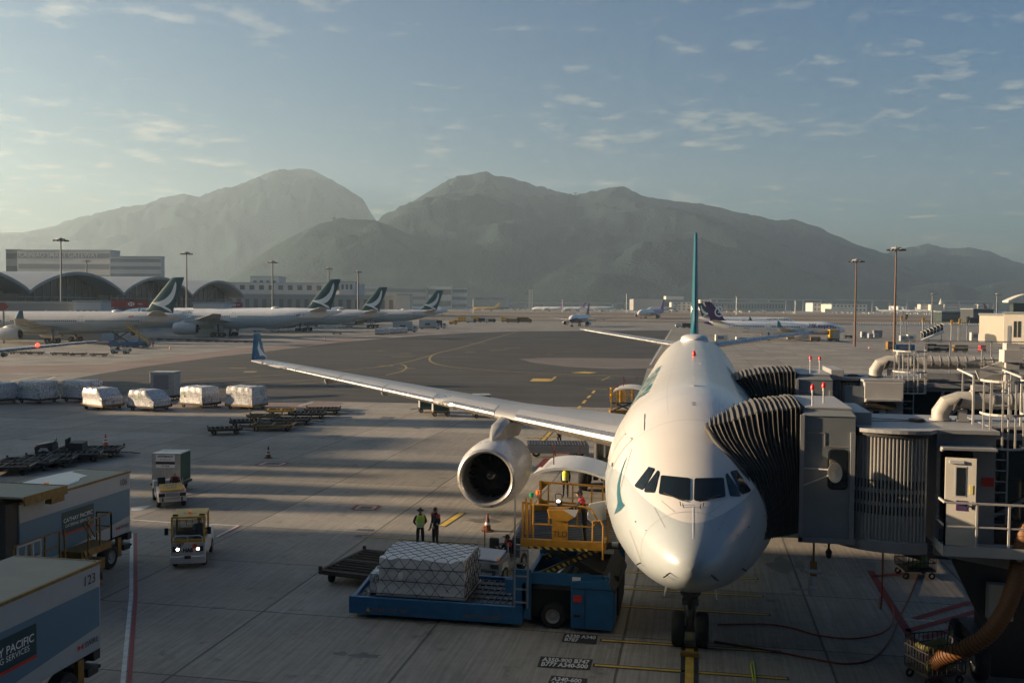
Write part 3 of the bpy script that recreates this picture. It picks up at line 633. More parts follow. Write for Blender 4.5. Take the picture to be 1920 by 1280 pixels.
    for s in(-1,1):
        b=MB(); rr=[]
        for x,ch in ((.3,5.6),(1.2,5.2),(5,3.9),(9.3,2.35),(9.7,1.9)):
            zz=zc+1.75*k+F.tilt*(st-6.67)+x*k*.13; rr.append(airfoil(st+x*k*.66,ch*k,zz,.1,1,s*x*k))
        b.loft(rr); h=b.build('horizontal_stabilizer',stabm or WINGM,pl,True,sharp=50)
        if lod==0:
            b=MB(); rr=[]
            for x,ch in ((1.9,4.9),(5,3.9),(9.3,2.35)):
                zz=zc+1.75*k+F.tilt*(st-6.67)+x*k*.13; rr.append(airfoil(st+x*k*.66,ch*k,zz,.1,1,s*x*k,0,.05,.008))
            b.loft(rr); b.build('leading_edge',LEM,h,True)
    # landing gear
    if gear:
        ng=6.67*L/63.69; g=MB(); zt=zc-rad*.95
        g.cyl((0,ng,.5),(0,ng,zt+.4),.13,12); g.cyl((0,ng,1.3),(0,ng,zt+.5),.19,12); g.cyl((-.5,ng,.525),(.5,ng,.525),.09,10)
        if lod==0:
            g.bar((0,ng-.1,1.2),(0,ng-1.6,zt+.2),.12); g.bar((-.25,ng,1.6),(-.5,ng+.7,zt+.3),.07); g.bar((.25,ng,1.6),(.5,ng+.7,zt+.3),.07)
            g.cbox((0,ng-.22,1.45),(.5,.2,.22)); g.tube([(0,ng+.2,1.3),(0,ng+.45,.95),(0,ng+.15,.6)],.06); g.cyl((-.2,ng-.34,1.75),(-.2,ng-.26,1.75),.11,12); g.cyl((.2,ng-.34,1.75),(.2,ng-.26,1.75),.11,12)
            for i in range(4): g.tube([(.12*(i-1.5),ng-.2,2.1),(.14*(i-1.5),ng-.26,1.5),(.08*(i-1.5),ng-.18,.9)],.018,5)
        go=g.build('nose_gear',M['dark'] if lod else mat('gear_metal',(.14,.14,.14),.45,.5,var=.3,vs=6),pl,True)
        for s in(-1,1): wheel('wheel',go,(s*.36,ng,.525),(1,0,0),.525,.4)
        if lod==0:
            for s in(-1,1):
                b=MB(); b.prism([(s*.55,ng-1.15,zt+.2),(s*.75,ng-1.15,zt-.45),(s*.75,ng+.1,zt-.5),(s*.55,ng+.1,zt+.1)],(s*.03,0,0)); b.build('gear_door',M['white'],go)
        for s in(-1,1):
            g=MB(); x=s*5.34*(L/63.69 if gearw==2 else 1)*(.62 if gearw==2 else 1); my=mlg
            g.cyl((x,my,.7),(x,my,3.6*k),.22,12); 
            if gearw>2: g.bar((x,my-1.2*(gearw/4),.75),(x,my+1.2*(gearw/4),.75),.25)
            g.bar((x,my,1.6),(x*.45,my,3.0*k),.14)
            go=g.build('main_gear',M['dark'],pl,True)
            rowsy=[0] if gearw==2 else ([-1,1] if gearw==4 else [-1.5,0,1.5])
            for yy in rowsy:
                for xx in(-.7,.7): wheel('wheel',go,(x+xx*(1 if gearw>2 else .6),my+yy,.69 if gearw>2 else .6),(1,0,0),.69 if gearw>2 else .6,.5,sub=lod<=1)
            b=MB(); b.box(x*.9-.05,x*.9+.05,my-1.6,my+1.2,2.0*k,3.3*k); b.build('gear_door',skin,pl)
    # windows and doors
    def win(y,z,w_,h_,s,name='cabin_window',m=None):
        a0=F.ang(y,z+h_/2); a1=F.ang(y,z-h_/2); off=.012 if lod==0 else .03
        b=MB(); b.add([F.P(y-w_/2,s*a0,off),F.P(y+w_/2,s*a0,off),F.P(y+w_/2,s*a1,off),F.P(y-w_/2,s*a1,off)],[(0,1,2,3)]); return b.build(name,m or WINK,pl)
    if windows:
        zwi=zc+.42*k+.0
        dd=doors or [6.1,18.2,37.8,53.9]
        proto=None
        for s in windows if isinstance(windows,tuple) else (-1,1):
            y=dd[0]+1.2; n=0; proto=None
            while y<dd[-1]-.9:
                if all(abs(y-d)>.95 for d in dd) and not(ww and ww(y)):
                    if y>10.6*k and y<L-21.8*k:
                        if proto is None: proto=win(y,zwi,.30,.42,s); py0=y
                        else:
                            c=proto.copy(); COL.objects.link(c); c.location=(0,y-py0,F.tilt*(y-py0))
                    else: win(y,zwi,.25,.36,s)
                y+=.533
    for d in (doors or []) if lod>0 else [6.05,18.2,37.8,53.9]:
        for s in(-1,1):
            b=MB(); w2=.53 if d!=37.8 else .42; z0=zc-.42*k; z1=z0+1.93*k; off=.010 if lod==0 else .03; t=.034 if lod==0 else .05
            def ring(e):
                pts=[]
                for i in range(9): 
                    z=z0-e+(z1-z0+2*e)*i/8; pts.append((d-w2-e,z))
                for i in range(9):
                    z=z1+e-(z1-z0+2*e)*i/8; pts.append((d+w2+e,z))
                return [F.P(y,s*F.ang(y,z),off) for y,z in pts]
            o_=ring(t); i_=ring(0); n=len(o_); b.add(o_+i_,[(q,(q+1)%n,n+(q+1)%n,n+q) for q in range(n)]); b.build('door_outline',LINED,pl)
    # cockpit windows on simpler planes
    if lod>0 and cockpit:
        for s in(-1,1):
            for y0,y1,z0,z1 in ((1.9,2.9,.45,.95),(2.3,3.5,.42,.95)):
                b=MB(); q=[]
                if y0==1.9: aa=[(2.0,3),(2.0,38),(2.65,38),(2.65,3)]
                else: aa=[(2.0,42),(2.9,66),(3.6,56),(2.75,40)]
                b.add([F.P(y*k,s*a,.03) for y,a in aa],[(0,1,2,3)]); b.build('cockpit_window',M['glass'],pl)
    if text:
        for (txt,y,z,size,m_,sides,al) in text:
            for s in sides:
                g=textgeo(txt,size,.02,0,al,1.0,maxe=.4)
                off=.012 if lod==0 else .04
                # -x side: reading left to right runs from tail to nose; +x side the other way
                def fn(u,v,s=s):
                    yy=y-u if s<0 else y+u
                    a=F.ang(y if abs(yy-y)<99 else yy,z); r=F.rad
                    return F.P(yy,s*(a-math.degrees(v/r)),off)
                decal('lettering',g,fn,m_,pl)
    # odds and ends on the crown
    if lod<=1:
        b=MB()
        for y,h in ((9.5*k,.35),(27*L/63.69,.35),(33.5*L/63.69,.3)):
            p=F.P(y,0); b.prism([(p.x-.02,p.y-.15,p.z-.03),(p.x-.02,p.y+.25,p.z-.03),(p.x-.02,p.y+.3,p.z+h),(p.x-.02,p.y+.12,p.z+h)],(.04,0,0))
        b.build('antenna',M['white'],pl)
        b=MB(); y=L*.70; rr=[]
        for t,w_,h_ in ((0,.1,.02),(.1,.6,.22),(.3,.95,.36),(.7,.95,.36),(.9,.65,.22),(1,.1,.02)):
            p=F.P(y+t*2.6*k,0); rr.append([Vector((w_*k*1.0*math.cos(R(a)),p.y,p.z-.14+ (h_+.14)*k*max(0,math.sin(R(a)))**.5)) for a in range(0,181,15)])
        b.loft(rr,close=False); b.build('antenna_radome',M['white'],pl,True,sharp=70)
    return pl,F
CXSKIN=livery('fuselage_paint',(.54,.52,.49),(.33,.36,.37),5.02)
CXWL=(1.75,.42,1.25,2.2,.95,M['winglet'])
CXTXT=M['txtg']
# ---- the aircraft at the stand
hero,HF=airliner('airliner','large white twin-engine airliner on the stand, nose towards the viewer, half sunlit',(0,23.3,0),0,None,lod=0,skin=CXSKIN,finm=mat('fin_teal',(.006,.075,.10),.4,coat=.1,var=.05),fink=1.0,wl=CXWL,
   text=[('CATHAY PACIFIC',18.8,6.8,1.85,CXTXT,(-1,1),'CENTER'),('B-LAX',55.0,4.4,.5,CXTXT,(-1,1),'CENTER')],windows=(-1,))
FU=[o for o in kids(hero) if o.name.startswith('fuselage')][0]
bvh=BVHTree.FromPolygons([v.co.copy() for v in FU.data.vertices],[tuple(p.vertices) for p in FU.data.polygons])
def onhull(px,py,off=.012):
    o=CP-Vector((0,23.3,0)); d=ray(px,py).normalized(); h=bvh.ray_cast(o,d)
    n=h[1] if h[1].dot(d)<0 else -h[1]
    return h[0]+n*off if h[0] else None
ZX=lambda zx,zy:(1100+.4219*zx,740+.4219*zy)
def hullpatch(name,pts,m,off=.012,mirror=False,both=True,parent=None,maxe=9,label=None):
    g=polygeo([ZX(*p) for p in pts],maxe); P=[onhull(*q,off) for q in g[0]]
    outs=[]
    for mi in ((False,True) if both else (mirror,)):
        b=MB(); b.add([(-p.x,p.y,p.z) if mi else p for p in P],g[1]); outs.append(b.build(name,m,parent or hero,True,label=label))
    return outs
def grow(pts,e):
    c=(sum(p[0] for p in pts)/len(pts),sum(p[1] for p in pts)/len(pts)); out=[]
    n=len(pts)
    for i in range(n):
        a=Vector(pts[i-1]);p=Vector(pts[i]);q=Vector(pts[(i+1)%n]); d1=(p-a).normalized(); d2=(q-p).normalized(); n1=Vector((d1.y,-d1.x)); n2=Vector((d2.y,-d2.x))
        nn=(n1+n2).normalized(); s=1 if nn.dot(p-Vector(c))>0 else -1; out.append(tuple(p+nn*s*e))
    return out
WFR=mat('window_frame',(.03,.03,.03),.5,var=0)
for pts in ([(331,362),(338,359),(453,370.5),(458,376),(458,463),(451,469),(326,440),(322,434)],[(316,337),(322,342),(322,352),(303,430),(299,434),(262,432),(257,428),(263,408)],[(277,321),(299,327),(301,334),(257,413),(247,422),(219,409),(215,402)]):
    hullpatch('window_frame',grow(pts,1.6),WFR,.010); hullpatch('cockpit_window',pts,mat('cockpit_glass',(.006,.010,.012),.06,var=0,spec=.5),.022)
hullpatch('brush_emblem',[(183,270),(168,300),(155,335),(146,365),(138,400),(136,440),(139,480),(134,500),(124,530),(150,514),(171,490),(158,474),(150,440),(148,405),(152,370),(160,335),(170,305)],mat('brush_blue',(.01,.085,.115),.35,var=.08,vs=2,coat=.3),.012,both=False)
# radome joint, small probes, wipers
b=MB(); ring=[]
for i in range(49):
    a=360*i/48; ring.append((HF.P(1.5,a,.006),HF.P(1.513,a,.006)))
b.add([q for p in ring for q in p],[(2*i,2*i+1,2*i+3,2*i+2) for i in range(48)]); b.build('radome_joint',LINE,hero)
for s in(-1,1):
    b=MB()
    p0=onhull(*ZX(463,498),.02); p1=onhull(*ZX(415,470),.05); p2=onhull(*ZX(345,440),.05); 
    q=[(Vector((abs(p.x)*s,p.y,p.z))) for p in (p0,p1,p2)]; b.tube([q[1]+Vector((s*-.12,-.05,-.02)),q[1],q[2]],.014,6); b.build('wiper',M['black'],hero)
    b=MB(); 
    for zx,zy in ((430,500),(418,492)):
        p=onhull(*ZX(zx,zy),.0); p.x=abs(p.x)*s; b.bar(p,p+Vector((s*.02,-.02,.11)),.02)
    for zx,zy in ((240,745),(360,800),(372,790)):
        p=onhull(*ZX(zx,zy),.0); p.x=abs(p.x)*s; b.bar(p,p+Vector((s*.1,-.12,-.03)),.025)
    b.build('probe',M['dark'],hero)
hullpatch('seam_strip',[(468,500),(473,500),(472,640),(470,640)],M['txtw'],.01,both=False)
for i in range(2):
    hullpatch('placard',[(467,34+i*9),(484,34+i*9),(484,37+i*9),(467,37+i*9)],M['txtk'],.01,both=False)
for q in ([(112,302),(119,300),(117,318),(111,318)],[(150,505),(154,505),(154,509),(150,509)],[(215,560),(221,560),(221,566),(215,566)],[(262,600),(266,600),(266,604),(262,604)]): hullpatch('static_port',q,M['dark'],.01)
for q in ([(330,470),(332,470),(392,520),(390,521)],[(300,500),(301.5,499),(350,590),(348.5,591)],[(200,240),(201.5,240),(150,420),(148,420)],[(190,600),(192,600),(245,742),(243,743)],[(366,812),(338,818),(338,816),(365,810)]): hullpatch('panel_joint',q,LINE,.008,maxe=6)
hullpatch('strake',[(257,85),(261,85),(258,158),(255,158)],M['dark'],.01)
b=MB(); p=HF.P(26,0,.0); b.lathe([(.09,0),(.1,.1),(.07,.22),(.01,.27)],p,(0,0,1),12); b.build('beacon_lamp',M['lamp_r'],hero,True)
b=MB(); b.add([HF.P(20+.0*i,a,.01) for i in (0,) for a in (-7,7)]+[HF.P(21.0,6,.01),HF.P(21.0,-6,.01)],[(0,1,2,3)]); b.build('hatch',mat('hatch_grey',(.5,.5,.48),.5),hero)
# open cargo doors (they curve up and out)
def cargo_door(y0,y1,name):
    b=MB(); arc=[(-2.72,4.48),(-3.2,4.66),(-3.8,4.81),(-4.4,4.85),(-4.9,4.79),(-5.2,4.70),(-5.42,4.58)]; 
    arc=[(p.x,p.z) for p in smoothpts([(a,0,c) for a,c in arc],3)]
    out=[Vector((x,y0,z)) for x,z in arc]; inn=[Vector((x+.02,y0,z-.09)) for x,z in arc]
    ring=out+inn[::-1]; b.prism(ring,(0,y1-y0,0)); d=b.build(name,M['white'],hero,True,sharp=35)
    b=MB()
    for yy in (y0+.02,y1-.2): 
        for i in range(0,len(arc)-1,2): b.add([(arc[i][0],yy,arc[i][1]+.012),(arc[i+1][0],yy,arc[i+1][1]+.012),(arc[i+1][0],yy+.02,arc[i+1][1]+.012),(arc[i][0],yy+.02,arc[i][1]+.012)],[(0,1,2,3)])
    b.build('seal_line',LINE,d)
    b=MB(); b.box(-4.7,-4.25,y0+1.0,y0+1.12,5.17,5.2); b.bar((-4.72,y0+.25,4.9),(-4.72,y0+.25,5.6),.04); b.bar((-4.72,y0+.25,5.45),(-4.65,y0+.25,5.2),.03); b.bar((-3.9,y0+.3,5.27),(-3.75,y0+.3,5.6),.03)
    for i in range(9): b.box(-5.33+i*.0,-5.1,y0+.2+i*.22,y0+.26+i*.22,4.8,4.83)
    b.build('door_strut',mat('strut_maroon',(.12,.02,.02),.5),d)
    b=MB(); z0,z1=HF.zc-1.9,HF.zc-.2
    n=8; P=[HF.P(y0+.05,-HF.ang(y0,z1-(z1-z0)*i/n),.012) for i in range(n+1)]; Q=[HF.P(y1-.05,-HF.ang(y1,z1-(z1-z0)*i/n),.012) for i in range(n+1)]
    b.add(P+Q,[(i,i+1,n+2+i,n+1+i) for i in range(n)]); b.build('cargo_opening',mat('hold_dark',(.006,.006,.006),.9,var=0),hero)
    return d
cargo_door(9.6,12.4,'cargo_door'); cargo_door(43.2,46,'cargo_door')
b=MB(); b.prism([Vector((-3.25,7.6,4.05)),Vector((-2.72,7.75,4.15)),Vector((-2.7,7.65,3.55)),Vector((-3.15,7.5,3.45)),Vector((-3.3,7.5,3.6))],(0,.05,0)); b.build('access_panel',M['white'],hero,bevel=.02)
# ---- parked row on the left
def imgdir(bdeg):   # rotation about z so that the nose points to image left
    # tail direction = (cos b right, sin b away); local +y is the tail direction
    a=PSI+R(bdeg); d=Vector((math.cos(a),math.sin(a),0)); return math.atan2(d.y,d.x)-PI/2, d
def park(name,label,tailpx,dep,bdeg,L,group,**kw):
    rz,d=imgdir(bdeg); p=K(tailpx,dep,0); nose=p-d*L; return airliner(name,label,(nose.x,nose.y,0),rz,group,L=L,**kw)
CG='white airliners with teal fins parked nose-in at the terminal'
REG=lambda n,L:[(n,L-12.2,4.1,.62,CXTXT,(1,),'CENTER'),('swire',L-11.8,6.45,.5,mat('lettering_grey',(.3,.3,.3),.5,var=0),(1,),'LEFT')]
def flagmark(pl,F,L):
    b=MB(); a=F.ang(L-13,6.45); b.add([F.P(L-13.6,a-4,.04),F.P(L-12.3,a-4,.04),F.P(L-12.3,a+4,.04),F.P(L-13.6,a+4,.04)],[(0,1,2,3)]); b.build('flag_mark',M['red'],pl)
a1,f1=park('airliner','nearest white airliner of the left row, a dark winglet at the left edge',347,243,-5,63.69,CG,lod=1,skin=CXSKIN,finm=M['teal'],wl=CXWL,windows=(1,),doors=[6.1,18.2,37.8,53.9],text=REG('B-LBK',63.69)); flagmark(a1,f1,63.69)
SK7=livery('fuselage_paint_long',(.80,.78,.74),(.44,.50,.53),5.45)
a2,f2=park('airliner','longest white airliner of the left row, with a large round engine in view',641,298,-4,73.9,CG,lod=1,skin=SK7,rad=3.1,zc=5.5,finm=M['teal'],fink=1.04,wk=1.08,eng=(9.7,25.2,2.6,1.22),windows=(1,),doors=[6.5,17,27,41,62],mlg=37,gearw=6,text=[('CATHAY PACIFIC',22,7.35,1.5,CXTXT,(1,),'CENTER')]+REG('B-KPM',73.9),wing_at=25.5,tk=.08); flagmark(a2,f2,73.9)
a3,f3=park('airliner','third white airliner of the left row, fin just right of a thin mast',727,362,-3,63.69,CG,lod=1,skin=CXSKIN,finm=M['teal'],wl=CXWL,windows=(1,),doors=[6.1,18.2,37.8,53.9],text=REG('B-LBB',63.69))
a4,f4=park('airliner','farthest white airliner of the left row, tail just above the two small catering trucks',832,430,-2,63.69,CG,lod=1,skin=CXSKIN,finm=M['teal'],wl=CXWL,windows=(1,),doors=[6.1,18.2,37.8,53.9],text=REG('B-LAD',63.69)); flagmark(a4,f4,63.69)
# wing of a neighbour coming in from the left edge
tip=K(192,112,0); c,s=math.cos(R(24)),math.sin(R(24)); lx,ly=29.4,38.5; nose=Vector((tip.x-(c*lx-s*ly),tip.y-(s*lx+c*ly),0))
a0,f0=airliner('airliner','airliner mostly beyond the left edge, only a thin pale wing with red light showing',(nose.x,nose.y,0),R(24),None,lod=1,skin=CXSKIN,finm=M['teal'],wl=None,windows=False,doors=[6.1],wk=1.0,zc=4.3)
bb=MB(); bb.lathe([(.001,-.25),(.2,-.1),(.22,.1),(.001,.28)],(23.6,18.8+.6249*23.6-.05,3.47+20.8*.0925+.25),(0,0,1),10); bb.build('wing_lamp',mat('wing_lamp_red',(1,.05,.03),.3,var=0,emit=1.5),a0,True)
# ---- purple tailed aircraft on the right
HKS=livery('fuselage_paint_purple_tail',(.80,.78,.76),(.72,.71,.70),1.2,tail=(35.6,-1.25,(.045,.015,.085)))
PUR=mat('purple_paint',(.045,.015,.085),.35,coat=.3,var=.05)
def parkr(name,label,tailpx,dep,bdeg,L,group,**kw):
    a=PSI+PI+R(bdeg); d=Vector((math.cos(a),math.sin(a),0)); rz=math.atan2(d.y,d.x)-PI/2; p=K(tailpx,dep,0); nose=p-d*L; return airliner(name,label,(nose.x,nose.y,0),rz,group,L=L,**kw)
NB=dict(rad=2.03,zc=3.9,fink=.68,wk=.6,eng=(5.75,13.2,1.75,.74),mlg=24.5,gearw=2,doors=[4.5,31.5,14,24],wing_at=13.6)
def hk_e(pl):       # stylised white e on the purple fin
    f=finfn(44.5-3.1*2.03/2.82,0,.68)
e_,ef=parkr('airliner','white airliner with a purple tail carrying a white letter e, cargo doors open',1318,305,0,44.5,None,lod=1,skin=HKS,finm=PUR,finlogo=None,wl=(1.9,.5,1.1,1.5,.5,mat('winglet_aqua',(.03,.25,.28),.4)),windows=(-1,),text=[('HK',9.3,4.72,1.75,mat('lettering_purple',(.05,.02,.09),.4,var=0),(-1,),'RIGHT'),('express',9.0,4.72,1.9,mat('lettering_purple',(.05,.02,.09),.4,var=0),(-1,),'LEFT')],**{**NB,'doors':[4.5,13.5,24.5,36]})
E_=[(-.1,3.35),(.55,3.6),(1.05,4.15),(1.0,4.75),(.5,5.0),(-.15,4.75),(-.65,4.1),(-.8,3.3),(-.5,2.65),(.1,2.35),(.8,2.45),(1.45,2.9)]
fn_=[o for o in kids(e_) if o.name.startswith('fin')][0]
ff=finfn(44.5-3.1*2.03/2.82,ef.zc+2.55*2.03/2.82+.0087*(44.5-3.1*.72-6.67)-.25,.68)
pts=smoothpts([(a*1.15-2.0,b_*1.1-.9,0) for a,b_ in E_],4); q=[]
for s in(-1,1):
    b=MB(); L_=[];R_=[]
    for i,p in enumerate(pts):
        d=(pts[min(i+1,len(pts)-1)]-pts[max(i-1,0)]).normalized(); n=Vector((-d.y,d.x,0))*.2
        for w_,l in((n,L_),(-n,R_)): v=p+w_; l.append(ff((-4.4-v.x if s<0 else v.x),v.y,s,.05))
    m_=len(L_); b.add(L_+R_,[(i,i+1,m_+i+1,m_+i) for i in range(m_-1)]); b.build('tail_emblem',M['txtw'],fn_)
for y_,w_ in((13.2,2.0),(30.3,1.9)):
    b=MB(); z1,z0=ef.zc-.35,ef.zc-1.6
    b.add([ef.P(y_,-ef.ang(y_,z1),.05),ef.P(y_+w_,-ef.ang(y_,z1),.05),ef.P(y_+w_,-ef.ang(y_,z0),.05),ef.P(y_,-ef.ang(y_,z0),.05)],[(0,1,2,3)]); b.build('cargo_opening',M['txtk'],e_)
parkr('airliner','white airliner behind the purple tailed one, only its roof and part of a fin showing',1306,423,0,44.5,None,lod=1,skin=livery('fuselage_paint_small',(.80,.78,.74),(.44,.50,.53),3.3),finm=M['teal'],wl=(1.9,.5,1.1,1.5,.5,M['teal']),windows=False,text=[('CATHAY PACIFIC',9.5,5.2,1.2,M['txtk'],(-1,),'CENTER')],**NB)
# taxiing towards the viewer
p=G(1071,612.5); airliner('airliner','small airliner with a dark purple nose taxiing head-on on the far taxiway',(p.x,p.y-6,0),R(-9),None,L=37.6,lod=1,skin=livery('fuselage_paint_purple_nose',(.75,.74,.72),(.05,.02,.07),3.7,rough=.35),finm=PUR,finlogo=None,wl=None,windows=False,**{**NB,'eng':(5.75,11,1.75,.8),'wing_at':11.2,'doors':[4.5]})
def farplane(label,px,py,bdeg,left,L,skinc,finc,**kw):
    g=G(px,py); sk=livery('far_fuselage_paint',skinc[0],skinc[1],kw.pop('zb',3.0),tail=kw.pop('tailc',None))
    a=PSI+(0 if left else PI)+R(bdeg); d=Vector((math.cos(a),math.sin(a),0)); rz=math.atan2(d.y,d.x)-PI/2; nose=Vector((g.x,g.y,0))-d*L*.5
    return airliner('airliner',label,(nose.x,nose.y,0),rz,None,L=L,lod=2,skin=sk,finm=mat('fin_'+label[:18].replace(' ','_'),finc,.4,var=.05),finlogo=kw.pop('logo',None),windows=False,wl=None,**kw)
W2=((.78,.76,.72),(.7,.68,.65))
farplane('white airliner with a purple and gold tail, standing on the far taxiway',1222,596.8,62,True,66,W2,(.16,.04,.26),tailc=(38,1.2,(.3,.09,.25)))
farplane('grey jumbo freighter with a dark emblem on its tail, on the far apron',1243,583.2,8,True,70,((.42,.45,.48),(.38,.4,.43)),(.25,.28,.3),rad=3.2,zc=5.6,fink=1.1,wk=1.05,eng=(11.7,26,2.4,.9),engines4=(20.8,33))
farplane('white jumbo freighter with a small teal fin on the far apron',1121,582.5,0,True,74,W2,(.01,.1,.1),rad=3.2,zc=5.6,fink=1.05,wk=1.05,eng=(11.7,26,2.4,.9),engines4=(20.8,33),logo=BRUSH)
farplane('yellow freighter parked in front of the long grey cargo terminal',912,583,0,True,47,((.72,.42,.02),(.72,.42,.02)),(.72,.42,.02),rad=2.3,zc=4.3,fink=.85,wk=.75,eng=(7,16,2.1,.8))
farplane('white airliner with a red tail on the far apron',1028,583.5,-10,True,60,W2,(.5,.03,.04))
farplane('white airliner with a green and gold tail on the far apron',1068,583.5,-6,True,62,W2,(.12,.2,.08))
farplane('dull gold airliner parked in front of the long low hangar',1379,584.5,0,False,50,((.32,.25,.1),(.3,.24,.1)),(.34,.26,.1),rad=2.3,zc=4.3,fink=.9,wk=.75,eng=(7,16,2.1,.8))
farplane('white airliner whose orange striped tail pokes up left of the third teal fin',668,590,10,False,60,W2,(.55,.2,.05))
farplane('white airliner with a gold tail seen between the third and fourth teal fins',786,590,6,False,58,W2,(.45,.3,.08))
for i,(px,lab) in enumerate(((1664,'small white airliner at the left end of the far parked row'),(1690,'second small white airliner of the far parked row'),(1712,'third small white airliner of the far parked row'),(1736,'small white airliner at the right end of the far parked row'))):
    farplane(lab,px,586.5,-15,False,50,W2,(.7,.68,.65),rad=2.2,zc=4.2,fink=.8,wk=.7,eng=(6.5,15,2,.75))
g=G(1868,594); farplane('small airliner with a red fin beside the dark low building at the right',1866,594,30,False,50,W2,(.3,.03,.03),rad=2.2,zc=4.2,fink=1.3,wk=.7,eng=(6.5,15,2,.75))
# ================================================================ buildings, masts, far structures
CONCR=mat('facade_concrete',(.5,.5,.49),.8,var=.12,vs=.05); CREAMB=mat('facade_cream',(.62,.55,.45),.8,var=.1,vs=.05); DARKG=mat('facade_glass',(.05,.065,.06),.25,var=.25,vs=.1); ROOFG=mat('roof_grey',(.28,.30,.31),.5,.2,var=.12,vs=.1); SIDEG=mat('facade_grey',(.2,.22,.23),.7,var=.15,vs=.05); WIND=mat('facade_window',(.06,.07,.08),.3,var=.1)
def fr(px,dep,yaw=0):    # frame: x to image right, y away, z up; at ground under px
    p=K(px,dep,0); a=PSI+R(yaw); return Matrix.Translation((p.x,p.y,0))@Matrix.Rotation(a,4,'Z')
def hgt(py,dep,px): return CH-(py-(572+(px-960)*.00785))*dep/CF
def wd(dpx,dep): return dpx*dep/CF
# ---- terminal with barrel roofs, seen almost along its glass front
P0=K(47,331,0); P1=K(452,513,0); dv=(P1-P0)/3; un=dv.normalized(); nr=Vector((un.y,-un.x,0))      # nr points to the apron (image right)
span=dv.length
def terminal():
    t=thing('terminal','airport terminal with a row of barrel vault roofs and dark glass front',
        'terminal',(P0.x,P0.y,0)); o0=Vector((P0.x,P0.y,0))
    for i in range(-1,3):
        a=P0+dv*i-o0; hv=14.2; ha=21.5; n=24; OUT=[];IN=[]
        for j in range(n+1):
            u=j/n; z=hv+(ha-hv)*math.sin(PI*u)**.82 ; OUT.append((u,z))
        b=MB(); rings=[]
        for dpt in (2.0,-55):
            off=nr*dpt; up=[a+dv*u+off+Vector((0,0,z)) for u,z in OUT]; lo=[a+dv*u+off+Vector((0,0,z-1.1)) for u,z in reversed(OUT)]
            rings.append(up+lo)
        b.loft(rings); b.build('roof',ROOFG,t,True,sharp=30)
        b=MB()
        up=[a+dv*u+nr*-7+Vector((0,0,z-1.0)) for u,z in OUT]; b.add(up+[a+dv+nr*-7+Vector((0,0,3)),a+nr*-7+Vector((0,0,3))],[tuple(range(n+3))]); b.build('glass_front',DARKG,t)
        b=MB()
        for k in range(1,12):
            u=k/12; z=lerp(OUT,u)[0]; q=a+dv*u+nr*-6.7; b.bar(q+Vector((0,0,4)),q+Vector((0,0,z-1.2)),.22,.3)
        for z in (8,12): 
            b.bar(a+dv*.08+nr*-6.7+Vector((0,0,z)),a+dv*.92+nr*-6.7+Vector((0,0,z)),.25)
        b.build('mullion_frame',M['greym'],t)
    b=MB(); a=P0-dv-o0; c=P0+dv*3-o0
    b.prism([a+nr*5,c+nr*5,c+nr*-30,a+nr*-30],(0,0,6.2)); b.build('apron_level',SIDEG,t)
    b=MB(); b.prism([a+nr*9+Vector((0,0,6.3)),c+nr*9+Vector((0,0,6.3)),c+nr*-8+Vector((0,0,7.2)),a+nr*-8+Vector((0,0,7.2))],(0,0,.5)); b.build('canopy',ROOFG,t)
    b=MB()
    for k in range(90):
        q=a+(c-a)*(k/90)+nr*5.1; b.bar(q+Vector((0,0,.2)),q+Vector((0,0,6.1)),.5,.2)
    b.build('column_row',M['greym'],t)
    return t
terminal()
# unseen terminal pier beyond the left edge, its blocks shaped to cast shadow bands
def pier():
    t=thing('shadow_pier','long terminal pier left of the picture that shades the near apron','terminal',(-135,0,0));  # added unseen pier, there only to cast the shadow bands
    def blk(y0,y1,h,x0=-20,x1=0):
        b=MB(); b.box(x0,x1,y0,y1,0,h); b.build('shadow_block',SIDEG,t)
        b=MB(); b.box(x0-.6,x1+.6,y0-.0,y1+.0,h+.01,h+.5); b.build('roof_slab',ROOFG,t)
        b=MB()
        for k in range(int((y1-y0)/3)): b.box(x1+.05,x1+.15,y0+k*3+.3,y0+k*3+2.7,2,h-1.5)
        if (y1-y0)>=3: b.build('window_band',DARKG,t)
    blk(-60,24.9,30.6)
    for y0,y1,h in ((31,31.8,27.6),(35.6,36.9,26.2),(40.8,42.4,24.2),(44.2,45.8,27.6),(46.3,52,23.2),(52,58.5,23.9),(58.5,64.5,22.0),(65.2,68.6,30.2)): blk(y0,y1,h)
    blk(68.6,71.5,15.0,-20,-3)
pier()
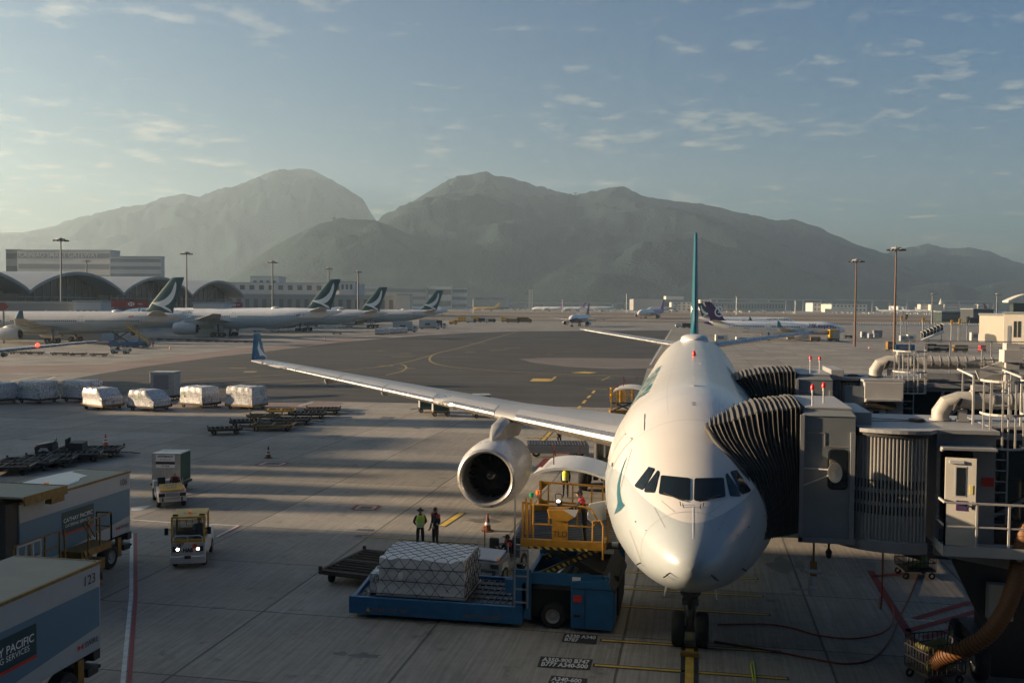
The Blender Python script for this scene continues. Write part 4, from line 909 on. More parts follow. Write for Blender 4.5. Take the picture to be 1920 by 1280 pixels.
# ads on the terminal front
def sign(name,label,cat,px0,px1,py0,py1,dep,m,txt=None,ts=1,tm=None,hexa=False,th=.5,yaw=0,ad=False):
    t=thing(name,label,cat,(0,0,0)); F_=fr((px0+px1)/2,dep,yaw); t.matrix_world=F_; w=wd(px1-px0,dep)/2; z1=hgt(py0,dep,px0); z0=hgt(py1,dep,px0)
    b=MB(); 
    if hexa: b.prism([(-w,0,z0),(w*.6,0,z0),(w,0,(z0+z1)/2),(w*.6,0,z1),(-w,0,z1)],(0,th,0))
    else: b.box(-w,w,0,th,z0,z1)
    b.build('panel',m,t)
    b=MB(); b.box(-w*.7,-w*.7+.3,.1,.4,0,z0); b.box(w*.5,w*.5+.3,.1,.4,0,z0); b.build('post',M['greym'],t)
    zc=(z0+z1)/2; h=z1-z0
    if ad:
        s=h*.26; x=w*.12; b=MB()
        b.add([(x-s,-.06,zc+s),(x,-.06,zc),(x-s,-.06,zc-s),(x+s,-.06,zc+s),(x+s,-.06,zc-s),(x-2*s,-.06,zc),(x+2*s,-.06,zc)],[(0,3,1),(2,1,4),(0,2,5),(3,6,4)]); b.build('emblem',M['txtw'],t)
    if txt: text_on('lettering',txt,h*ts,(w*(.62 if ad else 0),-.07,zc),(1,0,0),(0,0,1),tm or M['txtw'],t,bold=.01)
    return t
sign('advertising_sign','long red advertising sign with a white bow-tie emblem left of the nearest teal fin','sign',208,276,563,576,250,mat('sign_red',(.2,.015,.02),.5),'HSBC',.3,ad=True)
sign('advertising_sign','short red advertising sign below the smallest barrel roof','sign',418,454,567,576,330,mat('sign_red',(.2,.015,.02),.5),'HSBC',.3,ad=True)
sign('advertising_sign','red arrow shaped advertising sign at the left picture edge','sign',-30,16,567,582,240,mat('sign_red',(.2,.015,.02),.5),None,1,hexa=True)
# link bridges and low buildings in front of the terminal
def lowblock(name,label,cat,px0,px1,py0,dep,depth,m,roof=None,yaw=0,z0=0,wins=0,base=None,wlab=None,group=None,py1=None,cols=0,stripes=0,dark=WIND,rail=False):
    dep*=1.9 if 1040<=dep<1200 else (1.62 if dep>=1200 else 1)
    t=thing(name,label,cat,(0,0,0),0,group); t.matrix_world=fr((px0+px1)/2,dep,yaw); w=wd(px1-px0,dep)/2; h=hgt(py0,dep,(px0+px1)/2)
    b=MB(); b.box(-w,w,0,depth,z0,h); b.build('wall',m,t)
    b=MB(); b.box(-w-.3,w+.3,-.3,depth+.3,h+.01,h+.6); b.build('roof',roof or ROOFG,t)
    if cols:
        rnd=random.Random(int(px0)); ww=2*w/(cols*2+1)
        for i in range(cols):
            for s_ in range(wins):
                zz=z0+(h-z0)*(s_+.35)/wins; hh=(h-z0)/wins*.45
                b=MB(); b.box(-w+ww*(2*i+1),-w+ww*(2*i+2),-.15,.05,zz,zz+hh); b.build('window',dark,t)
    elif wins:
        for s_ in range(wins):
            zz=z0+(h-z0)*(s_+.3)/wins; hh=(h-z0)/wins*.45
            b=MB(); b.box(-w*.98,w*.98,-.15,.05,zz,zz+hh); b.build('window_band',dark,t)
    return t,w,h
lowblock('link_building','grey ribbed service building between the terminal and the nearest parked airliner','building',-60,190,569,262,10,SIDEG)
lowblock('link_building','pale grey service block at the foot of the first tall lamp mast','building',138,190,567,258,8,CONCR,wins=1,cols=4)
lowblock('link_building','low white walkway left of the second lamp mast','building',362,420,569,300,8,CONCR,wins=1,cols=5)
# big striped office block
t,w,h=lowblock('office_block','large white office block with dark window bands rising behind the terminal','building',28,212,470,760,15,CONCR,yaw=-6,wins=6,dark=mat('window_band_grey',(.2,.22,.24),.5,var=.1,vs=.05))
text_on('lettering','CAINIAO SMART GATEWAY',5.2,(-w*.1,-.5,h-3.6),(1,0,0),(0,0,1),mat('lettering_pale',(.5,.5,.5),.5,var=0),t,bold=.01)
lowblock('office_block','stepped white office block right of the large striped one','building',205,304,482,740,6,CONCR,yaw=-4,wins=8,dark=mat('window_band_grey',(.2,.22,.24),.5,var=.1,vs=.05))
lowblock('office_block','narrow shaded office block at the left end of the striped one','building',12,40,469,800,50,SIDEG,wins=5)
# mid buildings
def blocks(label_name,rows):
    for i,(lab,px0,px1,py0,dep,dpt,m,wins,cols) in enumerate(rows): lowblock(label_name,lab,'building',px0,px1,py0,dep,dpt,m,wins=wins,cols=cols)
blocks('cargo_building',[
 ('wide pale cargo building right of the barrel roofs',405,665,531,900,60,CONCR,3,14),
 ('white plant room on the roof of the wide pale cargo building',469,523,519,930,30,CONCR,2,4),
 ('small white roof block near the second teal fin',582,640,532,960,25,CREAMB,1,0),
 ('white block with dark windows between the second and third teal fins',636,664,529,880,20,CONCR,3,3),
 ('long grey building behind the third teal fin',662,800,538,1100,50,SIDEG,3,0),
 ('cream block standing behind the fourth teal fin',801,846,537,1120,30,CREAMB,2,0),
 ('grey block right of the cream one behind the fourth teal fin',846,875,539,1130,30,CONCR,3,0),
 ('lower grey hall below the wide pale cargo building',420,745,553,800,30,SIDEG,1,20),
 ('sunlit cream stair tower left of the fourth teal fin',742,768,553,780,20,CREAMB,0,0),
 ('large plain grey hangar behind the grey jumbo',1187,1243,561,1500,80,mat('facade_warm_grey',(.3,.28,.26),.8,var=.1,vs=.05),0,0),
 ('dark blue grey hangar right of the plain grey one',1242,1300,562,1560,80,SIDEG,1,0),
 ('pair of cream plant rooms on the hangar roofs',1248,1281,555.5,1580,40,CREAMB,0,0),
 ('white office building behind the grey jumbo tail',1258,1332,567,1470,30,CREAMB,3,8),
 ('tall white block just right of the big teal fin',1312,1333,562,1450,30,CREAMB,2,3),
 ('pale hangar far right of the purple tail',1523,1560,568,1500,60,CONCR,2,5),
 ('long cream hangar left of the rust coloured mast',1558,1625,570.5,1450,80,CREAMB,2,9),
 ('low white shed before the long cream hangar',1546,1600,579.5,1400,30,CREAMB,0,0),
 ('grey green hangar between the two rust coloured masts',1683,1698,574,1500,60,CONCR,1,3),
 ('first cream block of flats at the foot of the green hill',1725,1741,570.5,1500,20,CREAMB,3,4),
 ('second cream block of flats with long window bands',1744,1768,571,1490,20,CREAMB,4,0),
 ('third cream block of flats with arched roof line',1770,1798,571,1500,20,CREAMB,3,6),
 ('fourth cream block of flats beside the arched one',1799,1831,571.5,1500,20,CREAMB,3,6),
 ('fifth cream block of flats, farthest right',1833,1852,571,1510,20,CREAMB,2,4),
 ('dark glazed low pavilion in the right distance',1765,1826,585,760,20,DARKG,1,0),
 ('dark angular building left of the curved terminal roof',1824,1862,580,700,20,mat('facade_dark',(.04,.045,.05),.6),1,0)])
# long grey cargo terminal with lettering
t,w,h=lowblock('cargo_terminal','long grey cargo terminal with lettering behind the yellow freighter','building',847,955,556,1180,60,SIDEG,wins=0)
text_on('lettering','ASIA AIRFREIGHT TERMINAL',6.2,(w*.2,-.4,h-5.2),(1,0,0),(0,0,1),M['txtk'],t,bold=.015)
b=MB(); b.box(-w,-w*.78,-1.0,-.35,2,h-.3); b.build('painted_sunlit_bay',CREAMB,t)  # sunlit part of the front, its light put into the cream colour
b=MB(); b.box(-w*.7,w*.98,-.5,-.2,2,5.5); b.build('dock_band',DARKG,t)
lowblock('cargo_terminal','long low hangar with a bright roof edge behind the gold airliner','building',1333,1470,567,1420,80,SIDEG,wins=1,cols=24,roof=CREAMB)
# viaduct in front of the hills
def viaduct(px0,px1,py,dep,lab):
    t=thing('viaduct',lab,'viaduct',(0,0,0)); t.matrix_world=fr((px0+px1)/2,dep); w=wd(px1-px0,dep)/2; h=hgt(py,dep,(px0+px1)/2)
    b=MB(); b.box(-w,w,0,12,h-3,h); b.build('deck',SIDEG,t); 
    n=int(w/25)
    for i in range(n): b=MB(); b.box(-w+50*i+20,-w+50*i+24,2,9,0,h-3); b.build('pier',SIDEG,t)
viaduct(870,1330,567.0,2700,'elevated road crossing behind the far cargo apron in the middle distance'); viaduct(1330,1960,562,2800,'elevated road running below the green hills at the right')
# lattice tower
def lattice():
    t=thing('lattice_tower','slim pale lattice tower left of the small head-on airliner','tower',(0,0,0)); t.matrix_world=fr(994.5,2000); w=wd(7,2000)/2; h=hgt(543,2000,994); b=MB()
    for i,j in((-1,-1),(1,-1),(1,1),(-1,1)): b.bar((i*w,j*w,0),(i*w,j*w,h),.5)
    for k in range(12):
        z=h*k/12; z2=h*(k+1)/12
        for j in(-1,1): b.bar((-w,j*w,z),(w,j*w,z2),.35); b.bar((w,j*w,z),(-w,j*w,z2),.35); b.bar((-w,j*w,z2),(w,j*w,z2),.4)
    b.build('lattice',CREAMB,t)
lattice()
def spire():
    t=thing('pagoda','small pale pointed pagoda above the second block of flats','pagoda',(0,0,0)); t.matrix_world=fr(1762.5,2700); b=MB(); h=hgt(559,2700,1762)
    b.lathe([(5,0),(5,h-14),(4,h-13),(3.2,h-9),(2.6,h-8.5),(1.8,h-4.5),(1.2,h-4),(.3,h)],(0,0,0),(0,0,1),12); b.build('spire',CREAMB,t,True)
spire()
# curved roof of a concourse at the right edge
def concourse():
    t=thing('concourse','concourse with a curved pale roof at the right picture edge','terminal',(0,0,0)); t.matrix_world=fr(1905,420); b=MB(); w=wd(70,420)
    rr=[]
    for i in range(13):
        u=i/12; x=-wd(16,420)+w*u; z=hgt(567,420,1900)+3.2*math.sin(min(1,u*1.6)*PI/2); rr.append([(x,0,z),(x,0,z+.7),(x,5,z+.7),(x,5,z)])
    b.loft(rr); b.build('roof',M['cream'],t,True,sharp=30)
    b=MB(); b.box(-wd(4,420),w,1,4,0,hgt(568,420,1900)); b.build('glass_front',DARKG,t)
    b=MB(); b.box(-wd(75,420),-wd(6,420),6,16,4,6.5); b.build('link_corridor',mat('facade_dark',(.04,.045,.05),.6),t)
concourse()
# ---- cream sheds near the right edge
lowblock('service_building','cream flat roofed building left of the taller one at the right edge','building',1838,1887,591,300,2,CREAMB,wins=0,yaw=-35)
t,w,h=lowblock('service_building','taller cream building with two dark slit windows at the right edge','building',1887,1975,588.5,290,2,CREAMB,wins=0,yaw=-25)
for x in(-w*.62,-w*.46):
    b=MB(); b.box(x,x+.7,-.12,0,h-7.0,h-2.2); b.build('window',M['black'],t)
b=MB(); b.box(-w*.85,-w*.72,-.1,0,0,h-3.6); b.build('door',M['greym'],t)
# ---- lamp masts
def mast(px,pyt,pyb,dep,label,m,lod=0,group=None):
    t=thing('lamp_mast',label,'lamp mast',(0,0,0),0,group or 'apron lamp masts'); t.matrix_world=fr(px,dep); h=hgt(pyt,dep,px); b=MB(); r=max(.32,dep*.0011)
    b.cyl((0,0,0),(0,0,h-.6),r,10,0,r*.55); b.build('pole',m,t,True)
    b=MB(); b.cyl((0,0,h-1.0),(0,0,h-.4),1.1,12); b.cyl((0,0,h-.4),(0,0,h),.3,8,0,.1)
    for k in range(10):
        a=2*PI*k/10; b.bar((0,0,h-.7),(1.7*math.cos(a),1.7*math.sin(a),h-.8),.12); 
    b.build('lamp_ring',M['greym'],t)
    for k in range(10):
        a=2*PI*k/10; b=MB(); b.cbox((1.75*math.cos(a),1.75*math.sin(a),h-1.0),(.75,.55,.35),rz=a); b.build('floodlight',M['dark'],t)
MASTG=mat('mast_grey',(.14,.145,.15),.6,.2,var=.15,vs=1)
RUSTP=mat('mast_rust',(.13,.075,.045),.7,.2,var=.25,vs=1)
mast(115,445,570,275,'tallest lamp mast, in front of the barrel roofs at the left',MASTG); mast(350,471,570,330,'brown grey lamp mast at the nearest teal fin',MASTG)
mast(163,487,520,520,'distant small lamp mast before the striped office block',MASTG); mast(511,488,570,400,'lamp mast standing left of the second teal fin',MASTG)
mast(616,501,570,520,'lamp mast just behind the second teal fin',MASTG); mast(671,507,572,540,'lamp mast just left of the third teal fin',MASTG)
mast(1603,484,620,260,'shorter rust coloured lamp mast on the right',RUSTP); mast(1677,461,636,225,'taller rust coloured lamp mast on the right',RUSTP)
mast(1747,549,585,640,'small distant lamp mast right of the rust coloured ones',MASTG); mast(1868,549,585,560,'small distant lamp mast near the right edge',MASTG)
for i,(px,pt,dep,lab) in enumerate(((1380,556,1300,'behind the gold airliner'),(1174,551,1500,'left of the plain grey hangar'),(806,560,900,'by the fourth teal fin'),(887,560,1200,'behind the yellow freighter'),(1054,562,1500,'above the white jumbo'),(1490,563,1500,'above the nose of the lettered airliner'),(741,560,820,'left of the cream stair tower'))):
    t=thing('light_pole','thin far light pole '+lab,'light pole',(0,0,0),0,'thin far light poles'); t.matrix_world=fr(px,dep); b=MB(); b.cyl((0,0,0),(0,0,hgt(pt,dep,px)),.5,6); b.cbox((0,0,hgt(pt,dep,px)),(3,1,.8)); b.build('pole',M['galv'],t)
# cable car pylon on the ridge
for px,py,dep,lab in ((1076,362,5500,'cable car pylon on the ridge of the middle mountain'),(626,408,3750,'cable car station on the crest of the left foothill')):
    t=thing('cable_pylon',lab,'pylon',(0,0,0)); t.matrix_world=fr(px,dep); h=hgt(py,dep,px); b=MB(); w=wd(3,dep)/2
    b.bar((-w,0,h-60),(0,0,h),3.5); b.bar((w,0,h-60),(0,0,h),3.5); b.bar((-w*2.2,0,h-4),(w*2.2,0,h-4),4); b.bar((w*1.5,0,h-22),(w*5,0,h-26),7,9); b.build('frame',M['dark'],t)
# ================================================================ boarding bridges
FABRIC=mat('bellows_fabric',(.045,.043,.04),.7,var=.35,vs=3,bump=.3,bs=20); FABT=mat('bellows_cover',(.055,.053,.05),.75,var=.3,vs=4,bump=.3,bs=15)
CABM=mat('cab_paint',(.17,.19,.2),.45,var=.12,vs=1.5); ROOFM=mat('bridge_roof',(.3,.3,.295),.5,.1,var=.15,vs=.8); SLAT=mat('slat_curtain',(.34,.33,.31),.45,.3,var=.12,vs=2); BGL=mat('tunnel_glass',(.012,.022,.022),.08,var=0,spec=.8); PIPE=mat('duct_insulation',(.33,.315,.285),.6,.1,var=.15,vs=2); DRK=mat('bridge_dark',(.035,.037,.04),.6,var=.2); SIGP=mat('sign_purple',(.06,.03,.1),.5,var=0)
def bellows(parent,T,Bp,C,y0,y1,cabx,ztop,zbot,N=19):
    def path(P,t):
        n=len(P)-1; f=t*n; i=min(int(f),n-1); return Vector(P[i]).lerp(Vector(P[i+1]),f-i)
    cols=[]; top=[]
    for i in range(2*N+1):
        t=i/(2*N); z=(.055 if i%2 else -.03)*(.75+.5*abs(math.sin(i*2.7+1))); tt=path(T,t); ring=[]
        for j in range(11):
            s=j/10; c=path(C,s); cab=Vector((cabx,.0,ztop+(zbot-ztop)*s)); p=c.lerp(cab,t); 
            w=(1-s)**1.5; base0=Vector(C[0]).lerp(Vector((cabx,0,ztop)),t); p=p+(tt-base0)*w
            ring.append((p.x,y0+p.y-z,p.z+(z*.8 if j==0 else 0)))
        near=ring[::-1]; p=ring[0]
        t_=[(p[0],y0+(y1-y0)*u-z*(1-2*u),p[2]+.10*math.sin(PI*u)+z*.3) for u in (.33,.66,1)]
        far=[(q[0],y1+z,q[2]) for q in ring[1::3]]
        cols.append(near+t_+far); top.append([ring[0]]+t_)
    b=MB(); b.loft(cols,close=False); o=b.build('bellows',FABRIC,parent); 
    b=MB(); b.loft([[Vector(p)+Vector((0,-.02 if k==0 else 0,.03)) for k,p in enumerate(c)] for c in top],close=False); b.build('bellows_cover',FABT,o)
    b=MB()
    for i in range(1,2*N,2): b.tube([Vector(p)+Vector((0,-.012,0)) for p in cols[i][:11]],.008,5)
    b.build('fold_edge',mat('fold_edge',(.09,.085,.08),.6,var=.2),o)
    b=MB(); c=cols[0]; b.tube([Vector(p)+Vector((-.03,-.05,0)) for p in c[:12]],.07,8); b.build('contact_bumper',FABT,o,True)
    return o
def rail(b,pts,h,r=.022,mid=True,post=1.0,toe=0):
    pts=[Vector(p) for p in pts]
    for a,c in zip(pts,pts[1:]):
        n=max(1,round((c-a).length/post))
        b.bar(a+Vector((0,0,h)),c+Vector((0,0,h)),r*2.2)
        if mid: b.bar(a+Vector((0,0,h*.52)),c+Vector((0,0,h*.52)),r*1.8)
        if toe: b.bar(a+Vector((0,0,toe/2)),c+Vector((0,0,toe/2)),.02,toe)
        for i in range(n+1):
            p=a.lerp(c,i/n); b.bar(p,p+Vector((0,0,h)),r*2.2)
def cage(parent,x,y,z0,z1,r=.42,hoops=3,back=.35,name='ladder_cage'):
    b=MB(); A=[R(a) for a in range(180,361,20)]
    for i in range(hoops):
        z=z0+(z1-z0)*i/(hoops-1); pts=[(x-r,y+back,z)]+[(x+r*math.cos(a),y+r*math.sin(a)*.9,z) for a in A]+[(x+r,y+back,z)]
        for p,q in zip(pts,pts[1:]): b.bar(p,q,.02,.06)
    for a in (180,216,252,288,324,360):
        b.bar((x+r*math.cos(R(a)),y+r*math.sin(R(a))*.9,z0),(x+r*math.cos(R(a)),y+r*math.sin(R(a))*.9,z1),.045,.02)
    for s in(-1,1): b.bar((x+s*.22,y+back,z0-2.2),(x+s*.22,y+back,z1+.0),.04)
    for k in range(int((z1-z0+2.2)/.3)): b.bar((x-.22,y+back,z0-2.2+k*.3),(x+.22,y+back,z0-2.2+k*.3),.03)
    return b.build(name,M['bridgel'],parent)
def duct(parent,base,zt,x1,r,rings=True,y=None):
    x,yy,z0=base; b=MB(); pts=smoothpts([(x,yy,z0),(x+.02,yy,z0+(zt-z0)*.42),(x+.22,yy,zt-.08*1),(x+.55,yy,zt),(x+.9,yy,zt)],2)
    # mitred elbow: few segments on purpose
    pts=[(x,yy,z0),(x,yy,z0+(zt-z0)*.38),(x+.16,yy,z0+(zt-z0)*.8),(x+.5,yy,zt),(x+.8,yy,zt)]
    b.tube(pts,r,20); b.tube([(x+.8,yy,zt),(x1,yy,zt)],r,20)
    o=b.build('air_duct',PIPE,parent,True,sharp=25)
    b=MB(); n=int((x1-x-1.4)/.34)
    for k in range(n):
        q=x+1.5+k*.34; b.tube([(q,yy,zt),(q+.03,yy,zt)],r+.012,20)
    for q in (x+.8,x+1.35): b.tube([(q,yy,zt),(q+.05,yy,zt)],r+.04,20)
    b.tube([(x,yy,z0),(x,yy,z0+.05)],r+.05,20)
    b.build('duct_ring',PIPE,o,True,sharp=30)
    b=MB(); b.box(x+.85,x+1.25,yy-.18,yy+.18,zt+r+.02,zt+r+.18); b.build('sensor_box',ROOFM,o)
    b=MB(); b.tube([(x+.3,yy-r-.01,zt-.30),(x+.38,yy-r-.03,zt-.12),(x+.5,yy-r-.01,zt+.06)],[.04,.09,.05],6); b.build('torn_patch',M['black'],o)
    b=MB(); b.box(x+.45,x+.68,yy-.2,yy-.05,z0,zt-r-.02); b.box(x+.4,x+.73,yy-.25,yy,z0,z0+.05); b.build('duct_bracket',ROOFM,o)
    return o
def corrug(b,pts,z0,z1,depth=.045,mi=0):     # ribbed sheet along a plan polyline
    P=[Vector((p[0],p[1],0)) for p in pts]; lo=[];
    for i,p in enumerate(P):
        d=(P[min(i+1,len(P)-1)]-P[max(i-1,0)]).normalized(); n=Vector((d.y,-d.x,0)); k=depth if i%4 in(1,2) else 0; lo.append(p+n*k)
    v=[(q.x,q.y,z0) for q in lo]+[(q.x,q.y,z1) for q in lo]; n=len(lo); b.add(v,[(i,i+1,n+i+1,n+i) for i in range(n-1)],mi)
def bridge(name,label,X0,Y0,near,T,C,drum,box,roofz,x1,light):
    t=thing(name,label,'boarding bridge',(0,0,0)); zb,zt=4.0,7.6
    bellows(t,T,None,C,Y0+.1,Y0+3.75,X0,zt,4.15,19 if near else 15)
    # cab
    b=MB(); b.box(X0,X0+1.42,Y0,Y0+3.9,zb,zt-.18); b.prism([(X0-.02,Y0-.03,zt-.18),(X0+1.44,Y0-.03,zt-.18),(X0+1.3,Y0+.15,zt),(X0+.1,Y0+.15,zt)],(0,3.6,0)); cab=b.build('cab',CABM,t,bevel=.02)
    b=MB(); b.box(X0+.08,X0+1.32,Y0+.13,Y0+3.8,zt+.003,zt+.05); b.build('cab_roof',ROOFM,cab)
    b=MB(); b.box(X0-.05,X0+.06,Y0-.06,Y0+.02,zb-.05,zt-.15); b.box(X0+1.28,X0+1.4,Y0-.07,Y0+.02,zb-.05,zt-.6); b.box(X0-.05,X0+1.45,Y0-.06,Y0+.05,zb-.08,zb+.06); b.build('cab_frame',M['bridge'],cab)
    b=MB(); b.box(X0+.1,X0+.62,Y0-.012,Y0,6.95,6.97); b.box(X0+.6,X0+.62,Y0-.012,Y0,6.6,6.97); b.box(X0+.6,X0+1.26,Y0-.012,Y0,6.58,6.6); b.build('panel_seam',LINE,cab)
    def rrect(x0,x1_,z0,z1,r,y,e=0):
        q=[]
        for cx_,cz,a0 in ((x1_-r,z1-r,0),(x0+r,z1-r,90),(x0+r,z0+r,180),(x1_-r,z0+r,270)):
            for k in range(5): a=R(a0+k*22.5); q.append(((cx_+(r+e)*math.cos(a)),y,(cz+(r+e)*math.sin(a))))
        return q
    if near:
        b=MB(); b.prism(rrect(X0+.73,X0+1.2,5.45,6.5,.1,Y0-.035),(0,.03,0)); b.build('cab_window',M['glass'],cab)
        b=MB(); b.prism(rrect(X0+.73,X0+1.2,5.45,6.5,.1,Y0-.02,.035),(0,.03,0)); b.build('window_seal',M['black'],cab)
        m_=thing('x','','' ) if False else None
        b=MB(); b.lathe([(.001,-.05),(.12,-.045),(.27,0),(.28,.01),(.27,.02),(.001,-.02)],(X0+.84,Y0-.32,5.93),(.62,-.74,.12),24); mi=b.build('convex_mirror',mat('mirror_back',(.42,.38,.3),.4,.2,var=.1),cab,True)
        b=MB(); b.bar((X0+.02,Y0-.02,5.98),(X0+.8,Y0-.3,6.0),.035); b.bar((X0+.06,Y0-.02,5.5),(X0+.8,Y0-.3,5.9),.035); b.build('mirror_arm',M['galv'],cab)
    # warning beacons on the roof
    for dx,dy,h in ((.32,.55,.5),(.72,1.35,.5)) if near else ((.55,.35,.65),(1.0,1.0,.6)):
        b=MB(); b.cyl((X0+dx,Y0+dy,zt),(X0+dx,Y0+dy,zt+h),.022,8); b.cyl((X0+dx,Y0+dy,zt+h-.1),(X0+dx,Y0+dy,zt+h),.035,8); bo=b.build('beacon_post',M['galv'],cab)
        b=MB(); b.lathe([(.06,0),(.06,.05),(.05,.12),(.03,.15),(.001,.16)],(X0+dx,Y0+dy,zt+h),(0,0,1),12); b.build('beacon_lamp',M['lamp_r'],bo,True)
    # hood and side column
    b=MB(); b.box(X0+1.43,X0+1.95,Y0+.75,Y0+3.5,roofz-.02,roofz+.42); b.build('hood',ROOFM,t,bevel=.02)
    b=MB(); corrug(b,[(X0+1.45+.04*i,Y0+1.0,0) for i in range(11)],zb,roofz-.05,.03); b.box(X0+1.45,X0+1.85,Y0+1.02,Y0+1.3,zb,roofz-.05); b.build('side_column',CABM,t)
    # slatted drum
    cx_,cy_,r=drum; b=MB(); n=52; pts=[(cx_+r*math.cos(R(a)),cy_+r*math.sin(R(a))) for a in [180+180*i/(n*1.0) for i in range(n*2) if i<=n]]
    P=[]
    A0,A1=(200,291) if near else (195,345)
    for i in range(121):
        a=R(A0+(A1-A0)*i/120); P.append((cx_+r*math.cos(a),cy_+r*math.sin(a)))
    corrug(b,P,4.1,roofz-.12,.05); b.build('slat_curtain',SLAT,t)
    if near:
        b=MB()
        for row in (5.62,5.27,4.92):
            for i in range(11,117,4):
                a=R(A0+(A1-A0)*(i+.5-.75)/120); a2=R(A0+(A1-A0)*(i+.5+.75)/120); rr=r+.014; z0=row-.12; z1=row+.12
                b.add([(cx_+rr*math.cos(a),cy_+rr*math.sin(a),z0),(cx_+rr*math.cos(a2),cy_+rr*math.sin(a2),z0),(cx_+rr*math.cos(a2),cy_+rr*math.sin(a2),z1),(cx_+rr*math.cos(a),cy_+rr*math.sin(a),z1)],[(0,1,2,3)])
        b.build('vent_slots',M['black'],t)
    def arcp(rr,z): return [(cx_+rr*math.cos(R(A0+(A1-A0)*i/30)),cy_+rr*math.sin(R(A0+(A1-A0)*i/30)),z) for i in range(31)]
    b=MB(); b.prism(arcp(r+.1,roofz-.14)+arcp(.6,roofz-.14)[::-1],(0,0,.09)); b.build('drum_rim',M['dark'],t)
    b=MB(); b.prism(arcp(r+.09,3.78)+arcp(.6,3.78)[::-1],(0,0,.3)); b.build('drum_base',M['bridge'],t)
    # roof slab
    bx0,bx1=box; b=MB(); arc=[(cx_+(r+.18)*math.cos(R(a)),cy_+(r+.18)*math.sin(R(a)),roofz-.03) for a in (range(200,292,6) if near else range(200,296,6))]
    arc=[(max(p[0],X0+1.5),p[1],p[2]) for p in arc if p[0]<bx0]
    b.prism([(X0+1.5,Y0+3.9,roofz-.03)]+arc+[(bx0,Y0+.12,roofz-.03),(bx1+.05,Y0+.12,roofz-.03),(bx1+.05,Y0+3.9,roofz-.03)],(0,0,.1)); b.build('roof_slab',ROOFM,t)
    b=MB(); b.tube([(X0+1.9,Y0+1.6,roofz+.09),(X0+2.8,Y0+1.7,roofz+.1),(bx0+.1,Y0+1.9,roofz+.09)],.012,5); b.tube([(X0+1.9,Y0+2.4,roofz+.09),(X0+3,Y0+2.1,roofz+.1),(bx0+.1,Y0+2.0,roofz+.09)],.012,5); b.build('roof_cable',M['black'],t)
    b=MB(); b.lathe([(.22,0),(.24,.03),(.2,.08),(.05,.1)],(bx0-.15,Y0+1.95,roofz+.08),(0,0,1),14); b.build('roof_vent',M['rust'],t,True)
    # door box
    b=MB(); b.box(bx0,bx0+.10,Y0+.15,Y0+.6,zb,roofz-.04); b.box(bx0+.10,bx1,Y0+.25,Y0+.6,6.55,roofz-.04); b.box(bx0+.95,bx1,Y0+.25,Y0+3.6,zb,6.55); b.box(bx0+.10,bx0+.95,Y0+2.2,Y0+3.6,zb,6.55); b.box(bx0,bx0+.10,Y0+.6,Y0+3.6,zb,roofz-.04)
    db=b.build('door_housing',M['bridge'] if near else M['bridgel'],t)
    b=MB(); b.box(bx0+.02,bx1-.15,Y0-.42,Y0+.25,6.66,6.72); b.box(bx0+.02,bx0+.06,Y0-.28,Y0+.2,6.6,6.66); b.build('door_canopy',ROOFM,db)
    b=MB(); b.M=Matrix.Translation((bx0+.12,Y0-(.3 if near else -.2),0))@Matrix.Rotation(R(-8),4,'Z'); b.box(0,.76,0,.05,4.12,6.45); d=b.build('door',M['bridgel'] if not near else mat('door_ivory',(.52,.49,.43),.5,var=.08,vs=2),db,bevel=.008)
    def ond(nm,x0,x1_,z0,z1,m_,yy=-.012):
        b=MB(); b.M=Matrix.Translation((bx0+.12,Y0-(.3 if near else -.2),0))@Matrix.Rotation(R(-8),4,'Z'); b.box(x0,x1_,yy,0,z0,z1); return b.build(nm,m_,d)
    ond('door_window',.27,.49,5.45,6.2,M['glass'],-.015); ond('window_trim',.24,.52,5.42,6.23,M['grey'],-.008); ond('door_closer',.1,.45,6.3,6.38,M['grey'],-.05)
    if near:
        ond('notice',.6,.68,5.5,5.74,mat('notice_yellow',(.6,.5,.15),.5,var=0)); ond('sign_plate',.28,.55,5.05,5.32,SIGP); ond('door_handle',.66,.72,5.1,5.3,M['dark'],-.04)
        b=MB(); b.box(bx0+1.18,bx0+1.48,Y0+.22,Y0+.25,5.62,5.86); s=b.build('warning_sign',M['red'],db)
        text_on('lettering','STAFF\nONLY',.09,(bx0+1.33,Y0+.215,5.74),(1,0,0),(0,0,1),mat('sign_dark_red',(.2,.01,.01),.5,var=0),s)
    # tunnel to the right
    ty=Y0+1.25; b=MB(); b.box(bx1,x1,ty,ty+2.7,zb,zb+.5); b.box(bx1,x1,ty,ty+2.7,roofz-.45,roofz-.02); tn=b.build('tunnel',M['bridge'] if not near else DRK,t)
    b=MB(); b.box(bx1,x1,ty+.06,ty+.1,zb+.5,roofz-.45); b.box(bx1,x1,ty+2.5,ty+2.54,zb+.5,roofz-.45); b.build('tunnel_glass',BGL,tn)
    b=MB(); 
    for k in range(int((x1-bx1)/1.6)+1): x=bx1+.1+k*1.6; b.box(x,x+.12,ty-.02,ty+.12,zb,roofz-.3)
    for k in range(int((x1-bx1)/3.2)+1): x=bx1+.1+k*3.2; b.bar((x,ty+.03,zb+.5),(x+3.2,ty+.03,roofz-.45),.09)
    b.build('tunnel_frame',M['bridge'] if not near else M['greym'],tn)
    b=MB(); b.box(bx1+.06,x1,ty-.05,ty+2.9,roofz+.003,roofz+.09); b.build('tunnel_roof',ROOFM,tn)
    b=MB(); b.box(bx1,x1,ty-.12,ty-.06,roofz-.28,roofz-.1); b.build('cable_tray',M['bridge'],tn)
    return t
